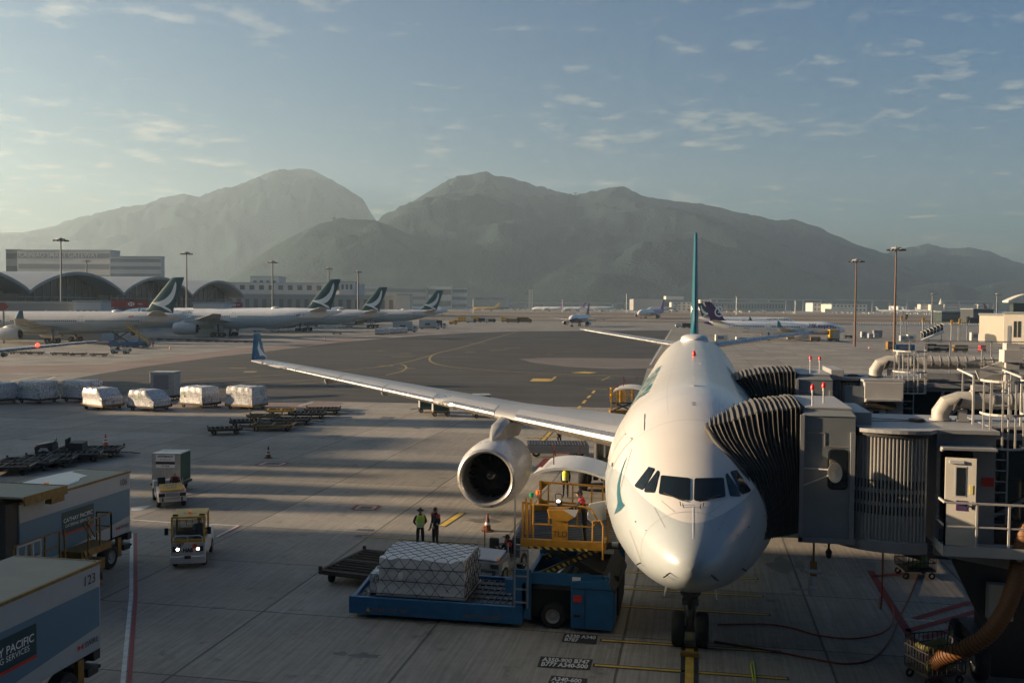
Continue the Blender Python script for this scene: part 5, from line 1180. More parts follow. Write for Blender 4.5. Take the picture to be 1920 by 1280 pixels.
T1=[(.42,0,6.98),(1.0,0,7.15),(1.75,0,7.42),(2.4,0,7.52),(2.96,0,7.6)]; C1=[(.42,0.1,6.98),(.66,-.3,6.62),(1.35,-.9,6.0),(1.72,-1.1,5.25),(1.97,-1.2,4.2)]
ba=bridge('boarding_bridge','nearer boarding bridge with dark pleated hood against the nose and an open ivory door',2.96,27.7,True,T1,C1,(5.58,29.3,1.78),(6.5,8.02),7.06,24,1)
T2=[(1.62,0,7.25),(2.2,0,7.5),(2.9,0,7.62),(3.6,0,7.68),(4.2,0,7.7)]; C2=[(1.62,0,7.25),(2.05,0,6.85),(2.5,0,6.2),(2.8,0,5.3),(2.85,0,4.2)]
bb_=bridge('boarding_bridge','farther boarding bridge joined to the fuselage behind the nearer one',4.2,41.5,False,T2,C2,(6.4,44.2,1.6),(6.85,8.4),7.4,34,0)
# landing outside the door of the nearer bridge
b=MB(); b.box(6.5,12,26.9,28.0,3.95,4.05); b.box(6.5,12,26.88,26.9,3.93,4.2); b.box(6.48,6.5,26.88,28.0,3.93,4.2); ld=b.build('landing',M['bridgel'],ba)
b=MB(); rail(b,[(6.52,28.0,4.05),(6.52,26.92,4.05),(12,26.92,4.05)],1.28,post=.82); b.build('handrail',M['bridgel'],ld)
b=MB()
for k in range(8): x=6.9+k*.75; b.bar((x,28.0,3.9),(x,27.0,3.9),.1,.12)
b.bar((6.5,27.9,3.85),(12,27.9,3.0),.2,.25); b.build('landing_bracket',M['greym'],ld)
cage(ba,8.3,28.3,6.65,8.45,.52); duct(ba,(7.1,30.1,7.15),7.75,24,.25)
b=MB(); rail(b,[(7.9,30.9,7.15),(24,30.9,7.15)],1.45,post=1.3); rail(b,[(8.2,28.95,7.15),(9.0,28.95,7.15),(24,28.95,7.15)],.0001,post=50) if False else None; b.build('roof_railing',M['bridge'],ba)
b=MB(); b.bar((7.75,29.2,7.15),(7.75,29.2,8.5),.05); b.bar((9.0,29.2,7.15),(9.0,29.2,8.5),.05); b.bar((7.75,29.2,8.5),(7.75,30.9,8.6),.05); b.bar((9.0,29.2,8.5),(9.0,30.9,8.6),.05); b.build('gate_posts',M['bridgel'],ba)
b=MB(); b.lathe([(.2,0),(.2,.05),(.001,.06)],(9.3,29.0,7.35),(0,-1,.3),16); b.build('round_sign',M['grey'],ba)
# second bridge: platform, cage, pipe
duct(bb_,(7.6,43.4,7.5),8.12,34,.27); cage(bb_,8.75,42.2,6.95,8.65,.62)
b=MB(); rail(b,[(9.45,42.9,7.5),(13.9,42.9,7.5),(34,42.9,7.5)],1.3,post=2.1); rail(b,[(9.2,44.6,7.5),(34,44.6,7.5)],1.5,post=1.7); b.build('roof_railing',M['bridge'],bb_)
b=MB(); b.box(9.3,34,42.85,42.95,7.35,7.72); b.build('roof_fascia',M['bridge'],bb_)
b=MB(); b.box(12.4,12.9,42.2,42.7,7.0,9.0); b.box(12.3,13.0,42.1,42.8,8.25,8.75); b.box(12.45,12.9,42.3,42.6,8.76,9.0); b.bar((11.4,42.5,7.7),(12.4,42.5,8.1),.12,.4); b.build('control_post',M['bridgel'],bb_)
b=MB(); b.box(6.1,6.85,41.6,41.7,4.1,7.2); b.build('side_cladding',CABM,bb_)
b=MB(); b.box(6.87,8.38,41.55,41.74,6.55,7.38); b.build('shutter_box',M['bridgel'],bb_,bevel=.02)
b=MB(); b.box(6.95,8.1,41.5,41.72,6.3,6.5); b.build('sooty_vent',M['rust'],bb_)
# supports under the bridges
b=MB(); b.box(8.4,9.3,29.2,31,0,4.0); b.box(8.0,9.9,29.6,31.4,.7,1.0); b.prism([(6.9,28.6,3.9),(8.6,28.6,3.9),(8.6,28.6,1.3),(8.2,28.6,1.2)],(0,.15,0)); b.build('support_column',DRK,ba); b=MB(); b.box(12.2,15,29.6,33,0,3.8); b.build('support_column',DRK,ba)
for x in (8.0,9.8):
    for y in (28.9,31.2): wheel('wheel',ba,(x,y,.5),(1,0,0),.5,.35)
b=MB(); b.box(8.0,8.65,28.2,28.5,1.9,2.9); b.build('equipment_box',M['bridgel'],ba,bevel=.03)
b=MB(); b.box(9.5,11,42.6,45,0,4); b.build('support_column',DRK,bb_)
# camera unit hanging under the cab
b=MB(); b.cyl((3.35,27.85,3.95),(3.35,27.85,3.3),.03,8); b.box(3.26,3.44,27.8,27.92,2.95,3.35); cu_=b.build('hanging_arm',M['dyellow'],ba)
b=MB(); b.cyl((3.1,27.8,3.1),(3.55,27.8,3.08),.06,10); b.cyl((3.32,27.85,2.95),(3.32,27.85,2.7),.09,10); b.lathe([(.05,0),(.12,-.1),(.1,-.28),(.02,-.33)],(3.3,27.85,2.72),(0,0,1),12); b.build('surveillance_camera',M['grey'],cu_,True,sharp=40)
b=MB(); b.lathe([(.03,0),(.09,-.1),(.07,-.25),(.02,-.3)],(3.75,27.85,3.75),(0,0,1),12); b.cyl((3.75,27.85,3.95),(3.75,27.85,3.7),.03,6); b.build('dome_camera',M['black'],ba,True)
# cables and hoses on the ground
def hose(name,label,cat,pts,r,m,z=None,n=10,k=6):
    b=MB(); b.tube(smoothpts(pts,k),r,n); return tag(b.build(name,m,None,True),label,cat)
ORC=mat('cable_orange',(.3,.05,.012),.5,var=.15)
def gp(l,z=.03): return [G(a,b_,z) for a,b_ in l]
hose('power_cable','orange power cable curving from under the bridge cab to the nose wheels','cable',[(5.3,28.5,4.0),(5.3,28.6,2.0)]+gp([(1648,1120),(1668,1128),(1676,1150),(1668,1175),(1640,1190),(1590,1196),(1530,1189),(1480,1175),(1430,1169),(1345,1170)]),.025,ORC)
hose('power_cable','dull red power cable crossing the orange one on its way to the nose wheels','cable',gp([(1722,1075),(1705,1120),(1690,1150),(1668,1200),(1635,1234),(1590,1243),(1545,1238),(1450,1220),(1340,1202)]),.028,mat('cable_red',(.16,.03,.012),.5,var=.15))
def atY(px,py,Y):
    d=ray(px,py); return CP+d*(Y/d.y)
hp=[atY(1925,985,27.6),atY(1912,1050,27.3),atY(1900,1105,27.1),atY(1880,1152,27.0),atY(1850,1190,27.0),atY(1810,1215,27.3),atY(1770,1232,27.8),atY(1755,1245,28.0)]
hp=smoothpts(hp,14); b=MB(); b.tube(hp,[.21+(.018 if i%2 else 0) for i in range(len(hp))],16); ho=tag(b.build('air_hose',mat('hose_orange',(.15,.055,.01),.6,var=.25,vs=4),None,True,sharp=180),'fat ribbed orange air hose hanging from the bridge down to the wire basket','hose')
b=MB()
for i in range(0,len(hp)-1,2): b.tube([hp[i],hp[i]+(hp[i+1]-hp[i])*.12],.235,14)
b.build('hose_hoop',M['black'],ho)
hose('rope_loop','bright yellow rope loop lying beside the lead-in line at the bottom','rope',gp([(1413,1276),(1409,1250),(1409,1241),(1412,1240),(1414,1250),(1417,1278)],.02),.02,mat('rope_yellow',(.45,.5,.05),.6,var=0))
def basket(x,y,rz,label):
    t=thing('hose_basket',label,'basket',(x,y,0),rz); b=MB()
    for z in (.35,.65,.95,1.2):
        for a,c in (((-.6,-.5),(.6,-.5)),((.6,-.5),(.6,.5)),((.6,.5),(-.6,.5)),((-.6,.5),(-.6,-.5))): b.bar((a[0],a[1],z),(c[0],c[1],z),.03)
    for i in range(9):
        for s in(-1,1): b.bar((-.6+i*.15,s*.5,.35),(-.6+i*.15,s*.5,1.2),.02); b.bar((s*.6,-.5+i*.125,.35),(s*.6,-.5+i*.125,1.2),.02)
    b.build('wire_frame',M['dark'],t); b=MB(); b.box(-.6,.6,-.5,.5,.3,.34); b.build('floor',M['dark'],t)
    for sx in(-.5,.5):
        for sy in(-.4,.4): wheel('wheel',t,(sx,sy,.13),(0,1,0),.13,.06,sub=False)
    b=MB(); b.tube(smoothpts([(-.4,-.2,.5),(.2,-.35,.6),(.35,.2,.7),(-.2,.35,.85),(-.35,-.1,1.0),(.2,-.1,1.1)],6),.15,10); b.build('hose_coil',mat('hose_olive',(.14,.13,.03),.7,var=.4,vs=6),t,True)
    return t
p=G(1715,1080); basket(p.x,p.y,R(10),'wire basket with a coiled olive hose below the open bridge door'); p=G(1752,1275); basket(p.x,p.y,R(25),'wire basket with a coiled olive hose at the bottom edge')
b=MB(); b.box(-.28,.28,28.95,29.12,0,.14); tag(b.build('wheel_chock',M['dyellow'],None,bevel=.02),'yellow wooden chock in front of the nose wheels','wheel chock')
# ================================================================ people
def seg_d(p,a,b):
    ab=b-a; t=max(0,min(1,(p-a).dot(ab)/max(ab.length_squared,1e-9))); return (p-(a+ab*t)).length
def person(label,loc,rz,jacket,trou,J=None,hat='hair',vest=None,stripe=None,group=None,z=0,sc=1.0,accent=None):
    t=thing('person',label,'person',(loc[0],loc[1],z),rz,group)
    j=dict(pel=(0,0,.96),wst=(0,0,1.1),che=(0,0,1.3),nek=(0,0,1.47),hed=(0,-.015,1.56),
        shL=(.18,0,1.41),elL=(.23,.02,1.14),wrL=(.22,-.06,.90),haL=(.215,-.08,.82),shR=(-.18,0,1.41),elR=(-.23,.02,1.14),wrR=(-.22,-.06,.90),haR=(-.215,-.08,.82),
        hiL=(.095,0,.92),knL=(.11,-.02,.5),anL=(.12,.02,.09),toL=(.14,-.17,.04),hiR=(-.095,0,.92),knR=(-.11,-.02,.5),anR=(-.12,.02,.09),toR=(-.14,-.17,.04))
    if J: j.update(J)
    j={k:Vector(v)*sc for k,v in j.items()}
    rad=dict(pel=.145,wst=.14,che=.165,nek=.06,hed=.055,shL=.085,elL=.055,wrL=.036,haL=.04,hiL=.10,knL=.068,anL=.05,toL=.04)
    for k in list(rad): 
        if k.endswith('L'): rad[k[:-1]+'R']=rad[k]
    E=[('pel','wst'),('wst','che'),('che','nek'),('nek','hed')]
    mi={('pel','wst'):0,('wst','che'):0,('che','nek'):0,('nek','hed'):2}
    for s in 'LR':
        for a,b_,m_ in (('che','sh',0),('sh','el',0),('el','wr',0),('wr','ha',2),('pel','hi',1),('hi','kn',1),('kn','an',1),('an','to',3)):
            e=(a if a in('che','pel') else a+s,b_+s); E.append(e); mi[e]=m_
    names=list(j); me=bpy.data.meshes.new('sk'); me.from_pydata([j[n] for n in names],[(names.index(a),names.index(b_)) for a,b_ in E],[])
    o=bpy.data.objects.new('sk',me); COL.objects.link(o); md=o.modifiers.new('s','SKIN'); md.use_smooth_shade=True; md.branch_smoothing=.6
    for i,n in enumerate(names):
        v=me.skin_vertices[0].data[i]; r=rad[n]*sc; v.radius=(r,r*.72) if n in('pel','wst','che') else (r,r)
    me.skin_vertices[0].data[names.index('pel')].use_root=True
    su=o.modifiers.new('u','SUBSURF'); su.levels=1; su.render_levels=1
    bpy.context.view_layer.update(); dg=bpy.context.evaluated_depsgraph_get(); m2=bpy.data.meshes.new_from_object(o.evaluated_get(dg)); bpy.data.objects.remove(o)
    b=MB(); vs=[v.co.copy() for v in m2.vertices]
    for p in m2.polygons:
        c=p.center; best=min(E,key=lambda e:seg_d(c,j[e[0]],j[e[1]])-.5*(rad[e[0]]+rad[e[1]])*sc); b.f.append(tuple(p.vertices)); b.m.append(mi[best])
    b.v=[tuple(v) for v in vs]
    # head with a face, ears
    hc=j['hed']+Vector((0,-.012,.075))*sc; fx=Vector(J['face']).normalized() if J and 'face' in J else Vector((0,-1,0)); ang=math.atan2(fx.x,-fx.y); HMx=Matrix.Translation(hc)@Matrix.Rotation(ang,4,'Z')
    b.M=HMx; rings=[]
    for k in range(11):
        a=PI*k/10; zz=math.cos(a)*.118*sc; rr=math.sin(a)
        wx=.076*(1-.18*max(0,-math.cos(a))); rings.append([(rr*wx*sc*math.cos(q),(rr*.098*sc*math.sin(q))-(.012*sc if -.3<math.cos(a)<.2 and abs(q-1.5*PI)<.3 else 0),zz) for q in [2*PI*i/16 for i in range(16)]])
    b.loft(rings,2); b.prism([(-.012*sc,-.095*sc,-.02*sc),(.012*sc,-.095*sc,-.02*sc),(.004*sc,-.095*sc,.03*sc),(-.004*sc,-.095*sc,.03*sc)],(0,-.024*sc,0),2)
    for s in(-1,1): b.cbox((s*.077*sc,.005*sc,0),(.016*sc,.04*sc,.055*sc),2); b.cbox((s*.03*sc,-.094*sc,.022*sc),(.022*sc,.008*sc,.01*sc),4)
    b.cbox((0,-.09*sc,-.05*sc),(.045*sc,.01*sc,.008*sc),4); b.M=None
    # fingers and thumbs
    for s in 'LR':
        w=j['wr'+s]; h=j['ha'+s]; d=(h-w).normalized(); side=d.cross(Vector((0,-1,0) if abs(d.y)<.8 else (0,0,1))).normalized(); nn=side.cross(d)
        for q,(off,ln) in enumerate(((-.03,.06),(-.01,.075),(.01,.07),(.03,.055))):
            a=h+side*off*sc; m_=a+d*ln*.55*sc+nn*.006*sc; e=m_+d*ln*.45*sc+nn*.018*sc; b.tube([a,m_,e],[.010*sc,.009*sc,.006*sc],6,2)
        a=w.lerp(h,.6)+side*-.035*sc; b.tube([a,a+(d*.03-side*.02)*sc,a+(d*.06-side*.022)*sc],[.012*sc,.010*sc,.007*sc],6,2)
    body=b.build('body',[jacket,trou,M['skin'],M['black'],M['hair']],t,True,sharp=60)
    b=MB(); b.M=HMx; 
    if hat in('hair','cap','hat'):
        rings=[]
        for k in range(6):
            a=PI*.5*k/5*1.12; zz=math.cos(a)*.130*sc; rr=math.sin(a); back=.012*sc
            rings.append([(rr*.086*sc*math.cos(q),rr*.108*sc*math.sin(q)+back,zz+(.02*sc if math.sin(q)<-.4 and k>3 else -.02*sc*(k>3))) for q in [2*PI*i/16 for i in range(16)]])
        b.loft(rings,0,True,False,False)
        if hat=='cap': b.prism([(-.07*sc,-.08*sc,.045*sc),(.07*sc,-.08*sc,.045*sc),(.05*sc,-.19*sc,.03*sc),(-.05*sc,-.19*sc,.03*sc)],(0,0,.012*sc))
        if hat=='hat': b.lathe([(.17*sc,.02*sc),(.1*sc,.045*sc),(.1*sc,.06*sc),(.17*sc,.03*sc)],(0,0,0),(0,0,1),16)
        b.build({'hair':'hair','cap':'cap','hat':'sun_hat'}[hat],M['hair'] if hat=='hair' else M['navy'],t,True)
    if vest:
        def torso(lst,e,nm,m_,top=True):
            b=MB(); rings=[]
            for a,c,rx,ry in lst:
                c=Vector(c)*sc; rings.append([c+Vector((rx*math.cos(q)*sc,ry*math.sin(q)*sc,0)) for q in [2*PI*i/18 for i in range(18)]])
            b.loft(rings,0,True,False,False); return b.build(nm,m_,t,True)
        p,c=j['pel']/sc,j['che']/sc
        v_=torso([(0,p+Vector((0,0,-.02)),.178,.135),(0,p.lerp(c,.5),.182,.135),(0,c,.2,.15),(0,c+Vector((0,0,.1)),.185,.125),(0,c+Vector((0,0,.155)),.11,.09)],0,'vest',vest)
        for zz in (.02,.2): 
            q=p.lerp(c,.1+zz*1.6); b=MB(); b.lathe([(.19*sc,-.025*sc),(.19*sc,.025*sc)],q*sc,(0,0,1),18); o2=b.build('reflective_band',M['silver'],v_,True); o2.scale=(1,.76,1); o2.location=(0,q.y*sc*(1-.76),0)
    if accent:      # coloured yoke across the shoulders
        b=MB()
        for s in 'LR':
            a=j['sh'+s]; e=j['el'+s]; b.tube([a.lerp(j['che'],.25)+Vector((0,0,.015)),a+Vector((0,0,.012)),a.lerp(e,.35)],[.08*sc,.094*sc,.075*sc],10)
        b.build('shoulder_panel',accent,t,True)
        b=MB()
        for s in 'LR':
            a=j['el'+s]; w=j['wr'+s]; b.tube([a.lerp(w,.35),a.lerp(w,.5)],[.056*sc,.053*sc],10)
        b.build('reflective_band',M['silver'],t,True)
    return t
def sitpose(arm=True):
    return dict(pel=(0,.12,.5),wst=(0,.14,.66),che=(0,.1,.88),nek=(0,.07,1.05),hed=(0,.05,1.13),shL=(.18,.09,.98),shR=(-.18,.09,.98),elL=(.24,-.08,.78),elR=(-.24,-.08,.78),wrL=(.13,-.3,.82),wrR=(-.13,-.3,.82),haL=(.1,-.37,.84),haR=(-.1,-.37,.84),
        hiL=(.1,.08,.47),hiR=(-.1,.08,.47),knL=(.13,-.34,.5),knR=(-.13,-.34,.5),anL=(.13,-.42,.1),anR=(-.13,-.42,.1),toL=(.14,-.6,.06),toR=(-.14,-.6,.06))
# ================================================================ vehicles and ramp equipment
def PX(px,py,X):
    d=ray(px,py); return CP+d*(X/d.x)
CURT=M['green']
def netmat():
    m=mat('wrapped_cargo',(.55,.54,.53),.38,var=.25,vs=2.2,bump=1.0,bs=6,coat=.25); N,L,p=nodes(m)
    t=N.new('ShaderNodeTexCoord'); nz=N.new('ShaderNodeTexNoise'); nz.inputs['Scale'].default_value=1.1; nz.inputs['Detail'].default_value=3; L.new(t.outputs['Object'],nz.inputs['Vector'])
    mx_=N.new('ShaderNodeMixRGB'); mx_.blend_type='ADD'; mx_.inputs['Fac'].default_value=.5; L.new(t.outputs['Object'],mx_.inputs['Color1']); L.new(nz.outputs['Color'],mx_.inputs['Color2'])
    v=N.new('ShaderNodeTexVoronoi'); v.feature='DISTANCE_TO_EDGE'; v.inputs['Scale'].default_value=3.3; v.inputs['Randomness'].default_value=.55; L.new(mx_.outputs[0],v.inputs['Vector'])
    f=N.new('ShaderNodeMapRange'); f.inputs['From Min'].default_value=.02; f.inputs['From Max'].default_value=.07; f.inputs['To Min'].default_value=.7; f.inputs['To Max'].default_value=0; L.new(v.outputs['Distance'],f.inputs['Value'])
    c=[l for l in p.inputs['Base Color'].links][0].from_socket
    x=N.new('ShaderNodeMixRGB'); L.new(f.outputs[0],x.inputs['Fac']); L.new(c,x.inputs['Color1']); x.inputs['Color2'].default_value=(.06,.055,.05,1); L.new(x.outputs[0],p.inputs['Base Color']); return m
CARGO=netmat(); WRAP=mat('plain_wrapped_cargo',(.6,.6,.6),.4,var=.15,vs=3,bump=.7,bs=8,coat=.2)
TAGG=mat('tag_green',(.3,.6,.05),.5,var=0)
def dolly_parts(t,L=3.3,W_=2.5,h=.5,fm=None,rollers=True,rubb=True):
    fm=fm or M['dyellow']; b=MB(); 
    for y in(-W_/2,W_/2-.12): b.box(-L/2,L/2,y,y+.12,h-.16,h)
    for x in(-L/2,L/2-.12,-.06): b.box(x,x+.12,-W_/2+.12,W_/2-.12,h-.16,h-.003)
    for x in(-L/2,L/2-.1):
        for y in(-W_/2,W_/2-.1): b.box(x,x+.1,y,y+.1,h,h+.12)
    b.box(-L/2+.3,-L/2+.42,-W_/2+.2,W_/2-.2,.28,h-.16); b.box(L/2-.42,L/2-.3,-W_/2+.2,W_/2-.2,.28,h-.16); t_=b.build('frame',fm,t)
    if rollers:
        b=MB(); n=int(L/.33)
        for i in range(n):
            x=-L/2+.25+i*(L-.5)/(n-1); b.cyl((x,-W_/2+.14,h-.05),(x,W_/2-.14,h-.05),.055,8)
        b.build('roller_deck',M['rust'],t)
        b=MB(); b.box(-L/2+.13,L/2-.13,-W_/2+.13,W_/2-.13,h-.2,h-.14); b.build('deck_plate',M['dark'],t)
    for x in(-L/2+.45,L/2-.45):
        for y in(-W_/2+.3,W_/2-.3): wheel('wheel',t,(x,y,.2),(0,1,0),.2,.14,sub=False)
    b=MB(); b.bar((L/2-.3,0,.3),(L/2+1.1,0,.16),.06); b.tube([(L/2+1.1,.0,.16),(L/2+1.25,.05,.16),(L/2+1.25,-.05,.16),(L/2+1.1,0,.16)],.02,6); b.build('tow_bar',fm,t)
def dolly(label,x,y,rz,group,fm=None,L=3.3,W_=2.5,h=.5,z=0,wid=0):
    t=thing('pallet_dolly',label,'dolly',(x,y,z),rz,group); dolly_parts(t,L,W_,h,fm); return t
def cargo(label,x,y,z,rz,L,W_,H,seed,group,m=None,step=0,tagat=None):
    t=thing('cargo_pallet',label,'cargo pallet',(x,y,z),rz,group); rnd=random.Random(seed); nx,ny,nz=14,10,7; b=MB()
    # one bulged, sagging wrapped load
    def top(u,v): 
        h=H*(1-.12*rnd.random())
        if step and u>1-step: h*=1-.55*min(1,(u-(1-step))/step*1.3)
        return h
    T=[[top(i/nx,j_/ny) for j_ in range(ny+1)] for i in range(nx+1)]
    for i in range(nx+1):
        for j_ in range(ny+1): T[i][j_]=(T[i][j_]+T[max(i-1,0)][j_]+T[i][max(j_-1,0)])/3
    per=[(i,0) for i in range(nx)]+[(nx,j_) for j_ in range(ny)]+[(nx-i,ny) for i in range(nx)]+[(0,ny-j_) for j_ in range(ny)]
    rings=[]
    for k in range(nz+1):
        w=k/nz; ring=[]
        for i,j_ in per:
            bu=1+.02*math.sin(i*1.7+k+seed)+.02*math.cos(j_*2.3+k*1.3); r=1-.05*max(0,w-.8)/.2 if m is None else 1-.02*w
            ring.append(((i/nx-.5)*L*bu*r,(j_/ny-.5)*W_*bu*r,T[i][j_]*w))
        rings.append(ring)
    b.loft(rings,0,True,False,False)
    vs=[((i/nx-.5)*L*(.95 if m is None else .98),(j_/ny-.5)*W_*(.95 if m is None else .98),T[i][j_]+(.07 if m is None else .012)*(0<i<nx and 0<j_<ny)*rnd.uniform(.5,1.2)) for i in range(nx+1) for j_ in range(ny+1)]
    b.add(vs,[(i*(ny+1)+j_,(i+1)*(ny+1)+j_,(i+1)*(ny+1)+j_+1,i*(ny+1)+j_+1) for i in range(nx) for j_ in range(ny)])
    o=b.build('load',m or CARGO,t,True,sharp=45)
    b=MB(); b.box(-L/2-.06,L/2+.06,-W_/2-.06,W_/2+.06,-.03,-.003); b.build('pallet_base',M['alu'],t)
    if tagat: b=MB(); b.add([(tagat[0],-W_/2-.04,tagat[1]),(tagat[0]+.17,-W_/2-.04,tagat[1]+.04),(tagat[0]+.14,-W_/2-.04,tagat[1]+.3),(tagat[0]+.02,-W_/2-.04,tagat[1]+.26)],[(0,1,2,3)]); b.build('label_tag',TAGG,t)
    return t
CGp='cargo pallets waiting on dollies across the taxiway edge'; CGd='dollies carrying the wrapped cargo pallets'
rows=[(-10,757,.18,3.1,1.6,0,'cut by the left picture edge',None),(68,756,.15,3.3,1.75,0,'second from the left, one green tag on it',(-.6,.7)),(153,754,.2,3.3,1.75,.0,'third from the left, half hidden by its neighbour',(-.9,.8)),(187,768,.1,3.1,1.55,.25,'fourth from the left, lower at its right end',None),(278,771,.1,3.3,1.5,.35,'below the plain grey container, with a green tag',(-.4,.7)),(372,765,.15,3.1,1.6,0,'uneven topped, between the tagged and the rightmost ones',(-1.0,.5)),(462,768,.12,3.3,1.75,.0,'at the right end of the row',None)]
for i,(px,py,a,L_,H_,st,lab,tg) in enumerate(rows):
    g=G(px-13,py); L_*=.93; rz=R((-14,-10,-8,-20,-12,-16,-12)[i]); d=Vector((-math.sin(rz),math.cos(rz),0))*1.1; x,y=g.x+d.x,g.y+d.y
    dolly('dolly under the netted cargo pallet '+lab.split(',')[0],x,y,rz,CGd,M['dyellow'] if i in(3,6) else M['rust'],L=3.3,W_=2.5)
    cargo('white netted cargo pallet '+lab,x,y,.54,rz,L_,2.35,H_,i+1,CGp,step=st,tagat=tg)
g=G(268,764); 
def grey_box(x,y,rz):
    t=thing('cargo_container','plain pale grey container standing behind the tagged netted pallet','container',(x,y,0),rz); b=MB(); b.box(-1.3,1.3,-1,1,.55,3.05); b.build('shell',M['alu'],t,bevel=.04)
    b=MB(); b.box(-.9,.7,-1.03,-1.0,1.2,2.75); b.build('door_panel',M['greym'],t); dolly_parts(t,2.9,2.2,.5,M['rust'])
grey_box(G(268,755).x+.5,G(268,755).y+3.5,PSI)
# empty dollies in the middle
GD='empty dollies parked loosely on the open apron'
for (px,py,rz,m_,L_,W_,lab) in ((410,816,20,'rust',2.6,1.7,'small dark empty dolly nearest the viewer in the loose group'),(450,801,15,'rust',2.6,1.8,'empty dolly second from the left in the loose group'),(503,808,5,'dyellow',3.4,2.5,'wide yellow edged empty dolly at the front of the loose group'),(487,790,5,'dyellow',2.9,1.8,'narrow empty dolly behind the wide yellow edged one'),(538,797,8,'rust',3.3,2.5,'brown empty dolly in the middle of the loose group'),(519,779,8,'yellow',2.6,1.7,'bright yellow empty dolly at the back of the loose group'),(570,785,8,'rust',3.3,2.5,'empty dolly second from the right in the loose group'),(598,777,8,'rust',3.3,2.5,'rightmost empty dolly of the loose group')):
    g=G(px,py); a=PSI+R(rz); dolly(lab,g.x,g.y+1.0,a,GD,M[m_],L_,W_)
GD2='dark empty dollies behind the catering trucks'
for (px,py,rz,lab) in ((165,858,10,'dark empty dolly nearest the orange cone behind the trucks'),(128,866,15,'dark empty dolly second from the cone behind the trucks'),(75,876,12,'dark empty dolly in the middle of the group behind the trucks'),(35,882,8,'dark empty dolly near the left edge behind the trucks'),(-5,890,10,'dark empty dolly cut by the left edge behind the trucks')):
    g=G(px,py); dolly(lab,g.x,g.y+.8,PSI+R(rz),GD2,M['dark'],3.3,2.5,.55)
GD3='far row of small dollies left of the stand'
for i,(px,py) in enumerate(((33,664),(66,664.5),(112,666),(146,667),(186,668))): g=G(px,py); dolly(['leftmost dolly of the far row of five','second dolly of the far row of five','middle dolly of the far row of five','fourth dolly of the far row of five','rightmost dolly of the far row of five'][i],g.x,g.y,PSI,GD3,M['dyellow'] if i==0 else M['rust'],2.9,1.7)
GD4='long far line of dollies beyond the nearest parked tail'
for i in range(11):
    px=290+i*18; g=G(px,637+i*.55); dolly('brown dolly in the long far line right of the blue loader',g.x,g.y,PSI,GD4,M['rust'] if i%3 else M['dyellow'],3.2,2.4)
GD5='tiny dollies between the parked airliners'
for i,(px,py) in enumerate(((483,622),(516,623),(632,627),(600,615),(640,615),(655,614))): g=G(px,py); dolly('tiny dolly on the apron between the parked airliners',g.x,g.y,PSI,GD5,M['dyellow'],3.0,1.8)
# container on dolly
def ake(label,x,y,rz,big=True,group=None,curtain=True,front=False,dm=None):
    t=thing('baggage_container',label,'container',(x,y,0),rz,group); b=MB(); z0,z1=.52,2.15; w=.78
    b.prism([(-w,-.76,z0),(w,-.76,z0),(w,-.76,z1),(-w,-.76,z1)],(0,1.52,0)); b.build('shell',M['alu'],t,bevel=.015)
    b=MB(); 
    for k in (-w,w-.04): b.box(k-.01,k+.05,-.775,-.76,z0,z1)
    b.box(-w,w,-.78,-.765,z0,z0+.06); b.box(-w,w,-.78,-.765,z1-.06,z1); b.build('edge_rail',M['galv'],t)
    if curtain: b=MB(); b.box(w,w+.015,-.7,.7,z0+.05,z1-.06); b.build('curtain',CURT,t); b=MB(); b.box(-.7,.7,.76,.775,z0+.05,z1-.06); b.build('curtain',CURT,t)
    if front:
        b=MB(); b.box(-.56,.50,-.79,-.775,1.72,2.08); s=b.build('label_plate',M['txtw'],t); text_on('lettering','AKE92804CX',.15,(-.03,-.795,1.98),(1,0,0),(0,0,1),M['txtk'],s,bold=.03); text_on('lettering','The Swire Group',.085,(-.03,-.795,1.82),(1,0,0),(0,0,1),M['txtk'],s,shear=.3)
        b=MB(); b.box(-.56,.50,-.79,-.775,1.56,1.68); b.build('label_band',M['txtk'],t); b=MB(); b.box(-.56,.50,-.79,-.775,1.36,1.54); s=b.build('label_plate',M['txtw'],t); text_on('lettering','CX 4410',.12,(-.03,-.795,1.45),(1,0,0),(0,0,1),M['txtk'],s,bold=.03)
    b=MB(); b.box(-.85,.85,-.82,.82,.38,.5); b.build('dolly_frame',dm or M['dark'],t); 
    for sx in(-.55,.55):
        for sy in(-.6,.6): wheel('wheel',t,(sx,sy,.2),(1,0,0),.2,.12,sub=False)
    b=MB(); b.bar((0,-.8,.4),(0,-1.6,.3),.06); b.build('tow_bar',dm or M['dark'],t)
    return t
ake('grey baggage container with green curtain towed by the open tractor',-28.45,49.25,R(8),front=True)
p=G(822,781); ake('green sided container on a yellow dolly seen below the left part of the wing',p.x,p.y+.8,PSI-R(80),dm=M['dyellow']); p=G(900,784); ake('green sided container on a yellow dolly just left of the engine pylon',p.x,p.y+.8,PSI-R(80),dm=M['dyellow'])
p=G(790,777); ake('container hidden up to its wheels behind the thin part of the wing',p.x,p.y+2,PSI-R(80),dm=M['rust'])
